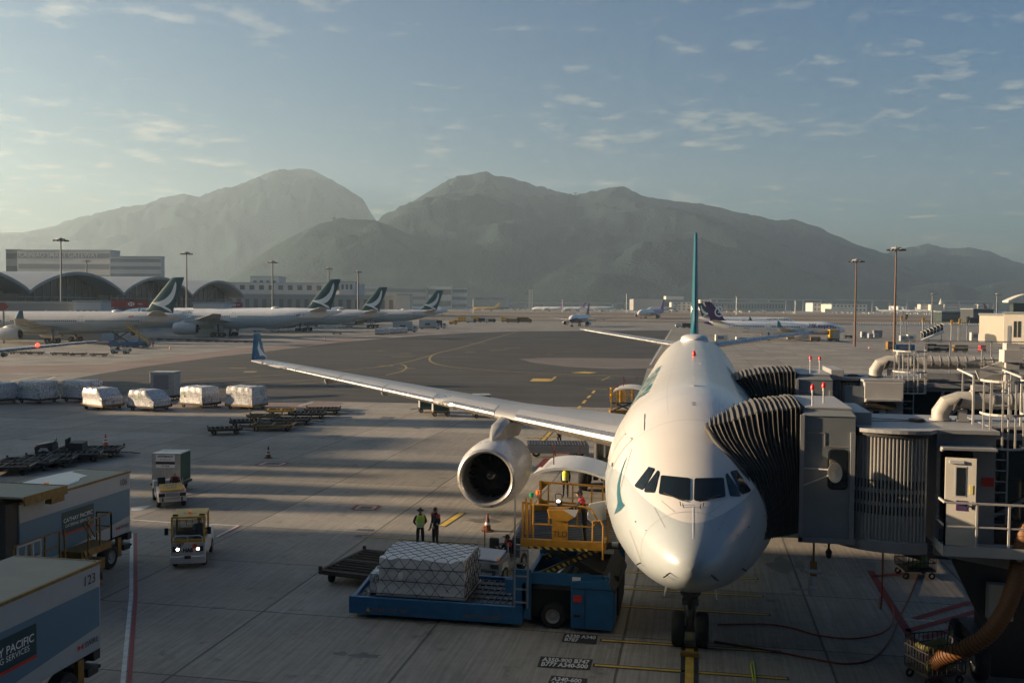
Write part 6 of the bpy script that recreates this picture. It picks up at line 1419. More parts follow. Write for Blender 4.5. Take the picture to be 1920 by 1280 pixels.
# tow tractors
def lampunit(t,x,y,z,lit=False,w=.3,h=.16):
    b=MB(); b.box(x-w/2,x+w/2,y-.03,y,z-h/2,z+h/2); o=b.build('headlight',M['black'],t)
    if lit: b=MB(); b.cyl((x+(.06 if x<0 else -.06),y-.045,z),(x+(.06 if x<0 else -.06),y-.03,z),.055,14); b.build('lamp',M['lamphot'],o)
def open_tug(label,x,y,rz,hood,group=None,num='03224',driver=None,txt='HAST',bm_=None):
    t=thing('tow_tractor',label,'tractor',(x,y,0),rz,group); b=MB()
    b.prism([(-.68,-1.5,.32),(-.68,-1.5,.82),(-.68,-.45,.98),(-.68,-.4,.55),(-.68,.55,.55),(-.68,.6,1.05),(-.68,1.45,1.0),(-.68,1.5,.4)],(1.36,0,0)); bd=b.build('body',bm_ or M['white'],t,bevel=.02)
    b=MB(); b.prism([(-.62,-1.45,.86),(.62,-1.45,.86),(.55,-.5,1.04),(-.55,-.5,1.04)],(0,0,.05)); hd=b.build('hood',hood,t,bevel=.01)
    if txt: text_on('lettering',txt,.26,(0,-.78,1.045),(1,0,0),(0,.97,.2),M['txtg'],hd,bold=.03); text_on('lettering',num,.2,(0,-1.15,.98),(1,0,0),(0,.97,.2),M['txtg'],hd,bold=.02)
    b=MB(); b.box(-.3,.3,-1.52,-1.5,.6,.78); b.build('grille',M['greym'],t)
    b=MB(); 
    for i in range(9): b.bar((-.3+i*.075,-1.515,.44),(-.25+i*.075,-1.515,.54),.018)
    b.build('vent',M['dark'],t)
    for s in(-1,1):
        lampunit(t,s*.5,-1.5,.68); b=MB(); b.cyl((s*.58,-1.4,.9),(s*.58,-1.4,.98),.045,10); b.build('indicator',M['lamp_o'],t)
        b=MB(); b.box(s*.46-.035,s*.46+.035,-1.56,-1.5,.36,.55); b.build('tow_hook',M['dark'],t)
        b=MB(); b.prism([(s*.56,-1.3,.5),(s*.56,-1.15,.74),(s*.56,-.75,.74),(s*.56,-.6,.5)],(s*.14,0,0)); b.build('mudguard',M['white'],t)
        wheel('wheel',t,(s*.6,-.95,.3),(1,0,0),.3,.22); wheel('wheel',t,(s*.6,.95,.34),(1,0,0),.34,.24)
    for x in(-.34,.3):
        b=MB(); b.box(x-.2,x+.2,-.05,.35,.6,.72); b.box(x-.2,x+.2,.32,.44,.72,1.28); b.build('seat',M['black'],t,bevel=.05)
    b=MB(); b.bar((.3,-.5,.8),(.3,-.32,1.1),.04); b.tube([(.3+.16*math.cos(a),-.32+.05*math.sin(a),1.12+.15*math.sin(a)) for a in [2*PI*i/16 for i in range(17)]],.015,6); b.build('steering_wheel',M['black'],t)
    b=MB(); b.bar((-.62,-.5,1.0),(-.62,-.5,1.35),.03); b.bar((.62,-.5,1.0),(.62,-.5,1.35),.03); b.build('mirror_post',M['galv'],t)
    return t
def world_of(t,lx,ly): v=Matrix.Rotation(t.rotation_euler.z,4,'Z')@Vector((lx,ly,0)); return t.location+v
tg=open_tug('open white tow tractor with a yellow hood, driver in a red and black jacket',-26.75,46.05,R(36),M['yellow']); 
w=world_of(tg,.3,.0); person('person in a red and black jacket driving the open tow tractor',w,R(36),M['navy'],M['trous'],sitpose(),'none',accent=M['redc'],z=.22)
tg2=open_tug('open white tow tractor standing behind the netted pallet and loader, driver seated',-7.35,36.6,R(-12),M['grey'],txt=None,bm_=M['greym'])  # grey body and hood: shade painted into a white tractor
w=world_of(tg2,.3,.05); person('person in a red trimmed dark jacket seated on the tractor behind the loader',w,R(-60),M['navy'],M['trous'],sitpose(),'cap',accent=M['redc'],z=.22)
b=MB(); q=world_of(tg2,-.45,-.3); b.cyl((q.x,q.y,1.0),(q.x,q.y,1.75),.025,8); o=tag(b.build('beacon_post',M['dyellow']),None); o.parent=tg2; o.matrix_parent_inverse=(Matrix.Translation(tg2.location)@Matrix.Rotation(tg2.rotation_euler.z,4,'Z')).inverted()
b=MB(); b.cyl((q.x,q.y,1.75),(q.x,q.y,1.87),.06,10); o2=b.build('beacon_lamp',M['lamp_o']); o2.parent=tg2; o2.matrix_parent_inverse=o.matrix_parent_inverse.copy()
tg3=open_tug('dark silhouetted tow tractor behind the farther catering truck',-41.5,58.0,R(-70),M['greym'],txt=None,bm_=M['dark'])
def cab_tug():
    t=thing('tow_tractor','yellow and white cab tractor with lit headlamps and the number 187','tractor',(-19.95,36.15,0),R(22)); W_=.64
    b=MB(); b.prism([(-W_,-1.55,.3),(-W_,-1.58,1.02),(-W_,-.1,1.02),(-W_,-.05,.8),(-W_,1.6,.85),(-W_,1.65,.35)],(2*W_,0,0)); b.build('body',M['white'],t,bevel=.02)
    b=MB(); b.box(-W_-.02,W_+.02,-1.66,-1.5,.22,.5); b.build('bumper',M['white'],t,bevel=.02)
    b=MB(); b.prism([(-W_,-1.5,1.95),(W_,-1.5,1.95),(W_,-.05,1.98),(-W_,-.05,1.98)],(0,0,.08)); rf=b.build('cab_roof',M['yellow'],t,bevel=.015); text_on('lettering','03208',.2,(0,-.95,2.045),(-1,0,0),(0,-1,0),M['txtk'],rf,bold=.02)
    b=MB()
    for x in(-W_,W_-.07): b.box(x,x+.07,-1.54,-1.47,1.12,1.95); b.box(x,x+.07,-.12,-.05,.9,1.97)
    b.box(-W_,W_,-1.56,-1.48,1.02,1.14); b.box(-W_,W_,-.12,-.06,.9,1.3); b.build('cab_frame',M['yellow'],t)
    b=MB()
    for i in range(5): b.bar((-.5+i*.25,-.08,1.3),(-.5+i*.25,-.08,1.93),.02)
    b.bar((-.6,-.08,1.62),(.6,-.08,1.62),.02); b.build('rear_grille',M['galv'],t)
    b=MB(); b.box(-W_+.08,W_-.08,-1.535,-1.53,1.15,1.93); gl=mat('windscreen',(.25,.28,.28),.05,var=0,spec=.7); nn=gl.node_tree.nodes['Principled BSDF']; nn.inputs['Transmission Weight'].default_value=.85; nn.inputs['IOR'].default_value=1.05; b.build('windscreen',gl,t)
    for s in(-1,1):
        lampunit(t,s*.44,-1.58,.78,True,.26,.2); wheel('wheel',t,(s*.56,-1.0,.28),(1,0,0),.28,.2); wheel('wheel',t,(s*.56,1.0,.3),(1,0,0),.3,.22)
        b=MB(); b.box(s*.8-.07,s*.8+.07,-1.6,-1.56,1.35,1.62); b.bar((s*.64,-1.5,1.55),(s*.78,-1.57,1.55),.03); b.build('wing_mirror',M['black'],t)
        b=MB(); b.prism([(s*.62,.6,.8),(s*.62,.7,1.05),(s*.62,1.4,1.05),(s*.62,1.55,.85)],(-s*.2,0,0)); b.build('mudguard',M['white'],t)
    b=MB(); b.tube([(-.55,-1.62,1.0),(-.55,-1.66,1.25),(-.45,-1.68,1.32),(.45,-1.68,1.32),(.55,-1.66,1.25),(.55,-1.62,1.0)],.022,8); b.bar((0,-1.67,1.0),(0,-1.68,1.32),.03); b.build('guard_rail',M['white'],t)
    b=MB(); b.cyl((.26,-1.595,.88),(.26,-1.585,.88),.1,16); b.build('round_mark',M['orange'],t)
    text_on('lettering','187',.2,(-.3,-1.59,1.0-.06),(1,0,0),(0,0,1),M['txtk'],t,bold=.02); text_on('lettering','HAS',.2,(0,-1.59,.72),(1,0,0),(0,0,1),M['txtk'],t,bold=.06)
    b=MB(); b.box(-.12,.12,-1.7,-1.6,.42,.52); b.build('tow_hitch',M['dark'],t)
    b=MB(); b.cyl((0,-.9,2.03),(0,-.9,2.13),.05,10); b.build('beacon_lamp',M['lamp_o'],t)
    for s in(-1,1): b=MB(); b.box(s*.5-.1,s*.5+.1,-1.35,-1.28,2.04,2.09); b.build('roof_lug',M['black'],t)
    b=MB(); b.box(-.1,.55,-.5,-.15,.95,1.1); b.build('seat',M['black'],t); b=MB(); b.box(-.55,.55,-1.45,-1.2,.95,1.12); b.build('dashboard',M['black'],t)
    w=world_of(t,.3,-.5); person('person in a pale shirt seated in the cab of tractor 187',w,R(22),mat('shirt_grey',(.2,.22,.22),.8,var=.1),M['trous'],sitpose(),'hair',z=.5)
cab_tug()
# catering trucks
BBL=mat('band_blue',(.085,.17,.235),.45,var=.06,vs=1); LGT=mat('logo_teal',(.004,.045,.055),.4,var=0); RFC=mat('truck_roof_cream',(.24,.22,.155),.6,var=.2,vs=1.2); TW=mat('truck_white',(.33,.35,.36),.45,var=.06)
def catering(label,X,Yf,Yn,Wd,z0,z1,num,q,wedge,other):
    t=thing('catering_truck',label,'truck',(X-Wd/2,(Yf+Yn)/2,0)); cx,cy=X-Wd/2,(Yf+Yn)/2
    def lx(p): return Vector((p[0]-cx,p[1]-cy,p[2]))
    b=MB(); b.box(-Wd/2,Wd/2,Yn-cy,Yf-cy,z0,z1); bx=b.build('cargo_box',TW,t,bevel=.02)
    b=MB(); b.box(-Wd/2-.02,Wd/2-.05,Yn-cy-.02,Yf-cy-.05,z1+.003,z1+.04); b.build('roof',RFC,t)
    b=MB(); b.box(Wd/2-.05,Wd/2+.03,Yn-cy,Yf-cy+.02,z1-.02,z1+.06); b.box(-Wd/2,Wd/2-.05,Yf-cy-.05,Yf-cy+.03,z1-.02,z1+.05); b.build('roof_trim',M['dyellow'],t)
    hb_=z1-z0; x=Wd/2+.004; yn,yf=Yn-cy,Yf-cy
    b=MB(); b.add([(x,yn,z0+.05),(x,yf-(Yf-Yn)*.55,z0+.12*hb_),(x,yf-.06,z0+.27*hb_),(x,yf-.06,z1-.27*hb_),(x,yn,z1-.27*hb_-wedge)],[(0,1,2,3,4)]); b.build('blue_band',BBL,bx)
    c=[lx(PX(*p,X)) for p in q]; yl=min(c[0].y,c[3].y) if q else 0; yr=max(c[1].y,c[2].y); zt=c[1].z; zb_=c[2].z
    yl=yr-(other if other else yr-yl)
    b=MB(); b.box(x,x+.012,yl,yr,zb_+.08,zt); lp=b.build('logo_panel',LGT,bx); b=MB(); b.box(x,x+.012,yl,yr,zb_,zb_+.075); b.build('red_line',M['red'],bx)
    ym=(yl+yr)/2; hh=zt-zb_; wdt=yr-yl
    text_on('lettering','CATHAY PACIFIC',wdt*.118,(x+.018,ym,zb_+hh*.62),(0,1,0),(0,0,1),M['txtw'],lp,bold=.01); text_on('lettering','CATERING SERVICES',wdt*.087,(x+.018,ym-.02,zb_+hh*.38),(0,1,0),(0,0,1),M['txtw'],lp)
    text_on('lettering',num,.36,(x+.01,yf-.48,z1-.33),(0,1,0),(0,0,1),M['txtk'],bx); text_on('lettering','SWIRE',.2,(x+.01,yf-.42,z0+.3),(0,1,0),(0,0,1),M['txtk'],bx)
    b=MB(); b.add([(x+.01,yf-.98,z0+.22),(x+.01,yf-.88,z0+.3),(x+.01,yf-.98,z0+.4),(x+.01,yf-.76,z0+.22),(x+.01,yf-.76,z0+.4)],[(0,1,2),(1,3,4)]); b.build('emblem',M['red'],bx)
    b=MB(); b.box(-.5,.5,yn,yf+.1,z0-.35,z0-.02); b.box(-1.1,1.1,yf-.3,yf+.15,.5,.72); b.box(-1.2,-.9,yf-.4,yf+.08,z0-.3,z0+.05); b.box(.9,1.2,yf-.2,yf+.08,z0-.3,z0-.02); b.build('chassis',M['dark'],t)
    b=MB(); b.cyl((.2,yf+.1,.95),(.95,yf+.25,.98),.13,12); b.box(.45,.7,yf+.1,yf+.3,.72,1.0); b.bar((.1,yf+.2,.6),(1.05,yf+.3,.6),.08); b.build('rear_jack',M['black'],t)
    for yy in (yf-1.2,yf-4.6):
        for s in(-1,1): wheel('wheel',t,(s*.95,yy,.48),(1,0,0),.48,.4)
    b=MB(); b.box(1.0,1.12,yf-.75,yf-.5,.35,1.1); b.build('side_step',M['dyellow'],t)
    return t
catering('nearest catering truck, number 123, cut by the bottom left corner','X' and -15.4,23.06,16.0,2.55,1.22,3.5,'123',[(0,1202),(67,1167),(67,1232),(0,1290)],.0,2.3)
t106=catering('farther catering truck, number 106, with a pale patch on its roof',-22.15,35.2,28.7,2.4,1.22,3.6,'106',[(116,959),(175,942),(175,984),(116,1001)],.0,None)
b=MB(); pl=[G(*q,3.66) for q in ((38,905),(70,896),(110,887),(150,880),(165,879),(140,882),(135,884),(165,891),(150,896),(148,901),(128,908),(100,917),(78,920),(72,910))]; b.add([(p.x+23.35,p.y-31.95,3.655) for p in pl],[tuple(range(len(pl)))]); b.build('pale_patch',mat('painted_sun_patch',(.72,.70,.60),.5,var=.05),t106)  # patch of sunlight on the roof, painted as a paler colour
b=MB(); p=G(87,914,3.66); b.cyl((p.x+23.35,p.y-31.95,3.64),(p.x+23.35,p.y-31.95,3.85),.09,12); b.build('beacon_lamp',M['lamp_o'],t106)
def platform():
    t=thing('access_platform','yellow framed access platform with railings beside catering truck 106','platform',(-21.6,30.3,0)); 
    b=MB(); b.box(-2.4,.15,-2.3,-.15,3.93,4.0); b.build('canopy_roof',RFC,t); b=MB(); b.box(.15,.2,-2.3,-.15,3.72,4.02); b.box(-2.4,.2,-.15,-.1,3.72,4.02); b.box(-.1,.15,-.9,-.2,3.5,3.72); b.build('canopy_edge',M['dyellow'],t)
    b=MB(); b.box(-.5,.3,.5,2.3,1.25,1.5); b.box(-.5,.3,-3.0,-.6,1.25,1.5); b.box(-.5,.3,-.6,.5,.9,1.1); b.box(-.4,.1,-2.8,2.2,.5,.9); b.build('deck',M['dyellow'],t)
    b=MB(); rail(b,[(.3,.9,1.5),(.3,2.3,1.5),(-.3,2.3,1.5)],1.05,post=.7); b.build('railing',M['dyellow'],t); b=MB(); rail(b,[(.3,-3,1.5),(.3,-.7,1.5)],1.05,post=.75); b.build('railing',M['dyellow'],t)
    b=MB()
    for s in (.62,.86): b.bar((.3,s,1.5),(.9,s-.1,.3),.05); b.bar((.3,s,2.5),(.6,s,2.0),.04)
    for s in (-.7,-.45): b.bar((.3,s,2.55),(.35,s,.6),.05)
    for k in range(4): b.bar((.4+k*.15,.6,1.3-k*.28),(.4+k*.15,.86,1.3-k*.28),.2,.03)
    b.build('steps',M['dyellow'],t)
    b=MB(); rail(b,[(.45,-3,1.45),(.45,-1.9,1.45)],1.1,post=.4); b.build('side_frame',M['galv'],t)
    for yy in(-2.2,1.6): 
        for x in(-.3,.15): wheel('wheel',t,(x,yy,.28),(1,0,0),.28,.18,sub=False)
    b=MB(); b.box(-2.3,-.6,-2.2,-.2,0.4,3.7); b.build('lift_body',M['dark'],t)
platform()
# ---- main deck loader
def loader():
    t=thing('cargo_loader','blue and yellow scissor cargo loader raised to the open hold, one man on its platform','cargo loader',(-6.7,32.5,0)); ox,oy=-6.7,32.5
    def L(x,y,z=0): return Vector((x-ox,y-oy,z))
    HAZ=mat('hazard_stripes',(.5,.33,.04),.5,var=.1); N,Lk,p=nodes(HAZ); 
    tcn=N.new('ShaderNodeTexCoord'); s=N.new('ShaderNodeSeparateXYZ'); Lk.new(tcn.outputs['Object'],s.inputs[0]); a=N.new('ShaderNodeMath'); a.operation='ADD'; Lk.new(s.outputs[0],a.inputs[0]); Lk.new(s.outputs[2],a.inputs[1]); f=N.new('ShaderNodeMath'); f.operation='FRACT'; q=N.new('ShaderNodeMath'); q.operation='MULTIPLY'; q.inputs[1].default_value=4; Lk.new(a.outputs[0],q.inputs[0]); Lk.new(q.outputs[0],f.inputs[0]); g=N.new('ShaderNodeMath'); g.operation='GREATER_THAN'; g.inputs[1].default_value=.5; Lk.new(f.outputs[0],g.inputs[0]); x_=N.new('ShaderNodeMixRGB'); Lk.new(g.outputs[0],x_.inputs['Fac']); x_.inputs['Color1'].default_value=(.015,.015,.015,1); x_.inputs['Color2'].default_value=(.5,.34,.05,1); Lk.new(x_.outputs[0],p.inputs['Base Color'])
    B=M['blue']; Y=M['lyellow']; Dk=M['dark']; DECK=mat('roller_deck_metal',(.05,.055,.06),.45,.4,var=.35,vs=5)
    # lowered front platform
    b=MB(); b.box(-11.15-ox,-5.3-ox,30.35-oy,30.5-oy,.15,.72); b.prism([L(-11.15,30.5,.15),L(-11.5,33.6,.15),L(-11.4,33.6,.72),L(-11.05,30.5,.72)],(.12,0,0)); b.box(-11.4-ox,-5.3-ox,33.6-oy,33.75-oy,.15,.72); fp=b.build('front_platform_frame',B,t,bevel=.02)
    b=MB(); b.box(-11.0-ox,-5.3-ox,30.52-oy,33.58-oy,.5,.62); b.build('front_platform_deck',DECK,t)
    b=MB()
    for i in range(6):
        y=30.75+i*.52
        b.box(-10.95-ox,-5.4-ox,y-oy,y-oy+.03,.62,.66)
    for i in range(26):
        x=-10.8+i*.21
        b.cyl(L(x,30.6,.62),L(x,33.5,.62),.035,6)
    b.build('roller',DECK,fp)
    for x in(-9.7,-6.6): text_on('lettering','MIND YOUR FEET',.16,L(x,30.343,.32),(1,0,0),(0,0,1),M['dyellow'],fp)
    b=MB(); b.add([L(-10.55,30.342,.26),L(-10.4,30.342,.26),L(-10.475,30.342,.4)],[(0,1,2)]); b.build('warning_mark',M['yellow'],fp)
    # chassis
    b=MB(); b.box(-5.35-ox,-2.55-ox,30.55-oy,30.7-oy,1.45,1.82); b.box(-5.35-ox,-2.3-ox,34.2-oy,34.4-oy,.5,1.9); b.box(-5.35-ox,-5.2-ox,30.5-oy,34.3-oy,.6,1.5); ch=b.build('chassis',B,t,bevel=.02)
    b=MB(); b.prism([L(-3.75,30.45,.12),L(-2.42,30.45,.12),L(-2.36,30.45,.3),L(-2.36,30.45,1.25),L(-2.6,30.45,1.75),L(-3.75,30.45,1.62)],(0,1.0,0)); eb=b.build('engine_housing',B,t,bevel=.03)
    b=MB(); b.box(-3.3-ox,-3.285-ox,30.435-oy,30.45-oy,.15,1.4); b.box(-3.75-ox,-2.4-ox,30.435-oy,30.45-oy,1.4,1.415); b.box(-3.65-ox,-3.45-ox,30.43-oy,30.45-oy,.5,.56); b.build('panel_seam',M['black'],eb)
    b=MB(); b.box(-3.66-ox,-3.4-ox,30.43-oy,30.45-oy,.98,1.2); b.build('warning_sticker',M['red'],eb); b=MB(); b.box(-3.72-ox,-3.45-ox,30.53-oy,30.55-oy,1.5,1.75); b.build('plate',M['txtw'],eb)
    for xx in (-4.1,): 
        for yy in (30.75,33.9): wheel('wheel',t,L(xx-.25,yy,.42),(0,1,0),.42,.3)
    for yy in (31.0,33.7): wheel('wheel',t,L(-2.9,yy+.4,.35),(0,1,0),.35,.3)
    b=MB(); b.box(-5.2-ox,-3.75-ox,30.9-oy,33.4-oy,.3,1.2); b.box(-3.7-ox,-2.3-ox,31.5-oy,34-oy,.3,1.6); b.build('engine_block',M['black'],t)
    b=MB(); b.prism([L(-2.75,30.5,1.75),L(-2.35,30.5,1.3),L(-2.2,33.8,1.3),L(-2.6,33.8,1.95)],(0,0,.1)); b.build('hood_plate',Dk,t)
    # scissor arms
    for yy in (31.0,33.6):
        b=MB(); b.bar(L(-5.1,yy,1.5),L(-2.55,yy,2.75),.14,.2); b.bar(L(-5.1,yy+.16,2.72),L(-2.5,yy+.16,1.5),.14,.2); b.cyl(L(-3.8,yy-.12,2.12),L(-3.8,yy+.3,2.12),.07,12); b.build('scissor_arm',Dk,t)
        b=MB(); 
        a1,a2=L(-5.0,yy-.075,1.55),L(-2.7,yy-.075,2.68); n_=Vector((0,0,.07)); b.add([a1-n_,a2-n_,a2+n_,a1+n_],[(0,1,2,3)]); b.build('hazard_strip',HAZ,t)
    b=MB(); b.bar(L(-4.6,31.5,1.2),L(-3.3,32,2.4),.16); b.bar(L(-3.9,32.5,.9),L(-3.6,32.5,2.6),.2); b.build('hydraulic_ram',M['steel'],t)
    # raised deck
    b=MB(); b.prism([L(-5.75,30.95,2.62),L(-2.2,30.95,2.62),L(-2.75,35.3,2.62),L(-6.0,35.3,2.62)],(0,0,.2)); dk=b.build('raised_deck',DECK,t)
    b=MB()
    for k in range(17): y=31.1+k*.25; b.cyl(L(-5.65-(y-31)*.04,y,2.82),L(-2.35-(y-31)*.11,y,2.82),.035,6)
    b.build('roller',DECK,dk)
    b=MB(); b.box(-5.35-ox,-2.65-ox,30.2-oy,30.35-oy,2.72,2.98); b.box(-2.8-ox,-2.65-ox,30.35-oy,30.95-oy,2.72,2.98); wk=b.build('walkway_beam',Y,t)
    b=MB(); b.box(-5.35-ox,-2.65-ox,30.35-oy,30.95-oy,2.75,2.8); b.build('walkway_floor',Dk,t)
    b=MB(); b.box(-5.1-ox,-3.2-ox,30.19-oy,30.2-oy,2.68,2.76); b.build('hazard_strip',HAZ,wk)
    b=MB(); 
    b.tube([L(-4.95,30.27,3.45),L(-4.95,30.27,4.08),L(-3.35,30.27,4.08),L(-3.1,30.27,4.0),L(-2.9,30.27,3.7),L(-3.05,30.27,3.45),L(-4.95,30.27,3.45)],.035,8)
    for x in(-4.95,-4.45,-3.55): b.bar(L(x,30.27,2.98 if x<-4.9 else 3.45),L(x,30.27,4.08),.05)
    for x in(-5.3,-5.15): b.bar(L(x,30.3,2.95),L(x,30.3,4.15),.06); b.bar(L(x,30.9,2.95),L(x,30.9,4.15),.06)
    b.bar(L(-5.3,30.3,4.12),L(-4.95,30.3,4.08),.05); b.build('front_railing',Y,t)
    b=MB(); b.tube([L(-3.05,30.2,3.0),L(-3.05,30.2,3.65),L(-2.8,30.2,3.68),L(-2.72,30.2,3.5),L(-2.72,30.2,2.45)],.03,8); b.bar(L(-2.6,30.6,2.9),L(-2.6,30.6,3.75),.07); b.build('gate',Y,t)
    b=MB(); b.bar(L(-5.5,35.2,2.85),L(-5.5,35.2,3.95),.09); b.bar(L(-5.5,35.2,3.9),L(-2.7,35.2,3.8),.07); b.bar(L(-5.5,35.2,3.2),L(-2.9,35.2,3.1),.07); b.bar(L(-2.9,35.2,3.1),L(-2.55,35.2,3.4),.06); b.bar(L(-2.55,35.2,3.4),L(-2.7,35.2,3.8),.06)
    for x in(-5.2,-4.3,-3.6,-3.2): b.bar(L(x,35.2,3.15),L(x,35.2,3.85),.055)
    b.prism([L(-5.5,35.18,3.3),L(-5.15,35.18,3.1),L(-5.5,35.18,3.0)],(0,.04,0)); b.prism([L(-5.5,35.18,3.95),L(-5.15,35.18,3.88),L(-5.5,35.18,3.55)],(0,.04,0)); b.box(-5.9-ox,-2.8-ox,35.25-oy,35.35-oy,2.7,3.0); b.build('rear_railing',Y,t)
    b=MB(); b.box(-4.35-ox,-3.85-ox,30.24-oy,30.36-oy,2.98,3.62); cs=b.build('console_column',Y,t); text_on('lettering','TLD',.26,L(-4.08,30.232,3.17),(1,0,0),(0,0,1),M['txtk'],cs,bold=.0)
    b=MB(); b.prism([L(-4.5,30.15,3.95),L(-4.42,30.15,3.68),L(-4.2,30.15,3.6),L(-3.85,30.15,3.6),L(-3.6,30.15,3.75),L(-3.55,30.15,3.98)],(0,.5,0)); cn=b.build('control_console',Y,t,bevel=.02); b=MB(); b.prism([L(-4.0,30.14,3.98),L(-3.6,30.14,3.75),L(-3.5,30.14,4.0)],(0,.02,0)); b.build('console_cover',M['grey'],cn)
    b=MB(); b.cyl(L(-4.15,30.25,4.1),L(-4.15,30.2,4.22),.09,12); b.tube([L(-4.25,30.3,4.1),L(-4.25,30.3,4.42),L(-4.15,30.3,4.46),L(-4.05,30.3,4.42),L(-4.05,30.3,4.1)],.02,6); wl_=b.build('work_lamp',Dk,cn); b=MB(); b.lathe([(.001,0),(.05,0),(.055,.03)],L(-4.15,30.18,4.23),(0,1,-.4),12); b.build('lamp',M['lamphot'],wl_)
    for x,m_,z in ((-5.02,'lamp_g',4.42),(-4.82,'lamp_o',4.5)):
        b=MB(); b.cyl(L(x,30.35,4.1),L(x,30.35,z-.12),.02,6); lo=b.build('lamp_post',Y,t); b=MB(); b.cyl(L(x,30.35,z-.12),L(x,30.35,z+.02),.07,12); b.build('signal_lamp',M[m_],lo)
    # ladder
    b=MB(); 
    for x,zt in ((-5.55,4.35),(-5.12,2.6)): b.bar(L(x,30.3,.72),L(x,30.3,zt),.05)
    for k in range(5): b.bar(L(-5.55,30.3,.9+k*.42),L(-5.12,30.3,.9+k*.42),.05,.04)
    b.build('ladder',M['greym'],t)
    b=MB(); b.box(-5.9-ox,-5.1-ox,30.55-oy,30.65-oy,1.1,1.55); b.box(-5.65-ox,-5.05-ox,30.5-oy,30.6-oy,.3,1.9) ; b.build('side_frame',B,t)
    b=MB(); b.box(-2.75-ox,-2.45-ox,30.95-oy,31.2-oy,2.45,2.6); b.cyl(L(-2.5,31,2.75),L(-2.3,31,2.75),.09,10); b.build('bumper_roller',M['grey'],t)
    return t
loader()
# the netted pallet on the lowered platform, strands modelled
cp=cargo('big white boxed pallet under a dark net on the lowered loader platform',-8.8,31.95,.72,0,2.95,2.35,1.3,44,None,m=WRAP)
def strands():
    b=MB(); L_,W_,H_=2.95,2.35,1.3; rnd=random.Random(4)
    def P(u,s):      # wrap: s runs over front side up, across top, down the back
        if s<H_: return Vector((u,-W_/2-.03-.03*math.sin(s*9+u*4),s))
        if s<H_+W_: return Vector((u,-W_/2+(s-H_),H_+.0))
        return Vector((u,W_/2+.03,H_-(s-H_-W_)))
    tot=2*H_+W_
    for dirn in(1,-1):
        u0=-L_/2-tot
        while u0<L_/2+tot:
            pts=[]; 
            for k in range(int(tot/.12)+1):
                s=k*.12; u=u0+dirn*(s*.85)+.03*math.sin(s*11+u0*3)
                if abs(u)<=L_/2+.01: pts.append(P(u,s))
                else:
                    if len(pts)>1: b.tube(pts,.009,4,caps=False)
                    pts=[]
            if len(pts)>1: b.tube(pts,.009,4,caps=False)
            u0+=.42
        # end faces
        v0=-W_/2-H_*1.5
        while v0<W_/2+H_*1.5:
            for e in(-1,1):
                pts=[]
                for k in range(int(H_/.12)+1):
                    s=k*.12; v=v0+dirn*s*.85
                    if abs(v)<=W_/2: pts.append(Vector((e*(L_/2+.03),v,s)))
                if len(pts)>1: b.tube(pts,.009,4,caps=False)
            v0+=.42
    for z in (.05,.5,.9): b.tube([(-L_/2-.03,-W_/2-.05,z),(L_/2+.03,-W_/2-.05,z+.03*math.sin(z*9)),(L_/2+.04,W_/2,z)],.014,5)
    o=b.build('cargo_net',mat('net_cord',(.03,.03,.03),.8,var=.2),cp); return o
strands()
b=MB(); b.add([(-.75,-1.235,.55),(-.6,-1.235,.57),(-.6,-1.235,.8),(-.75,-1.235,.78)],[(0,1,2,3)]); b.build('label_tag',M['txtw'],cp)
cargo('low rounded bundle at the left end of the big netted pallet',-10.5,32.0,.72,R(3),.42,1.9,.62,8,None,m=CARGO)
g=dolly('dark roller dolly left of the loader, tilted towards the big netted pallet',-12.1,35.2,R(80),None,M['rust'],3.4,2.4,.55)
# people
person('person in a green and white safety vest and sun hat standing left of the pair',(-11.36,39.62),R(25),mat('maroon_shirt',(.08,.02,.02),.8,var=.1),M['trous'],dict(elL=(.27,.05,1.15),wrL=(.12,.14,.98),haL=(.05,.15,.97),elR=(-.27,.05,1.15),wrR=(-.12,.14,.98),haR=(-.05,.15,.97)),'hat',vest=M['vest'])
person('person in a black jacket with red shoulders standing right of the pair',(-10.72,39.75),R(-35),M['navy'],M['trous'],dict(elL=(.26,0,1.15),wrL=(.14,-.16,.98),haL=(.1,-.22,.95),wrR=(-.2,-.12,.88),haR=(-.2,-.16,.81)),'hair',accent=M['redc'],sc=1.02)
person('person in a dark cap and red shouldered jacket working the loader console',(-3.35,30.62),R(-78),M['navy'],M['trous'],dict(wst=(0,-.02,1.1),che=(0,-.08,1.3),nek=(0,-.12,1.46),hed=(0,-.17,1.53),shL=(.18,-.08,1.4),shR=(-.18,-.08,1.4),elL=(.24,-.25,1.2),wrL=(.2,-.5,1.16),haL=(.19,-.58,1.15),elR=(-.24,-.22,1.18),wrR=(-.18,-.42,1.0),haR=(-.17,-.5,.98)),'cap',accent=M['redc'],z=2.82)
person('person with a red cap walking under the wing root',(-9.71,70.6),R(60),M['navy'],M['trous'],dict(knL=(.1,-.12,.5),anL=(.11,-.02,.1),toL=(.12,-.2,.06),anR=(-.11,.12,.1),toR=(-.12,-.05,.04)),'cap')
person('person in a bright yellow vest standing behind the open cargo door',(-6.75,52.0),R(0),M['navy'],M['trous'],None,'hair',vest=mat('bright_yellow_vest',(.7,.75,.05),.6,var=.1))
g=G(287,651); person('person in an orange vest walking right of the blue loader under the left tail',(g.x,g.y),R(40),M['vesto'],M['trous'],dict(anL=(.11,-.2,.1),toL=(.12,-.38,.06),anR=(-.11,.15,.1),toR=(-.12,0,.04)),'hair',vest=M['vesto'],sc=1.05)
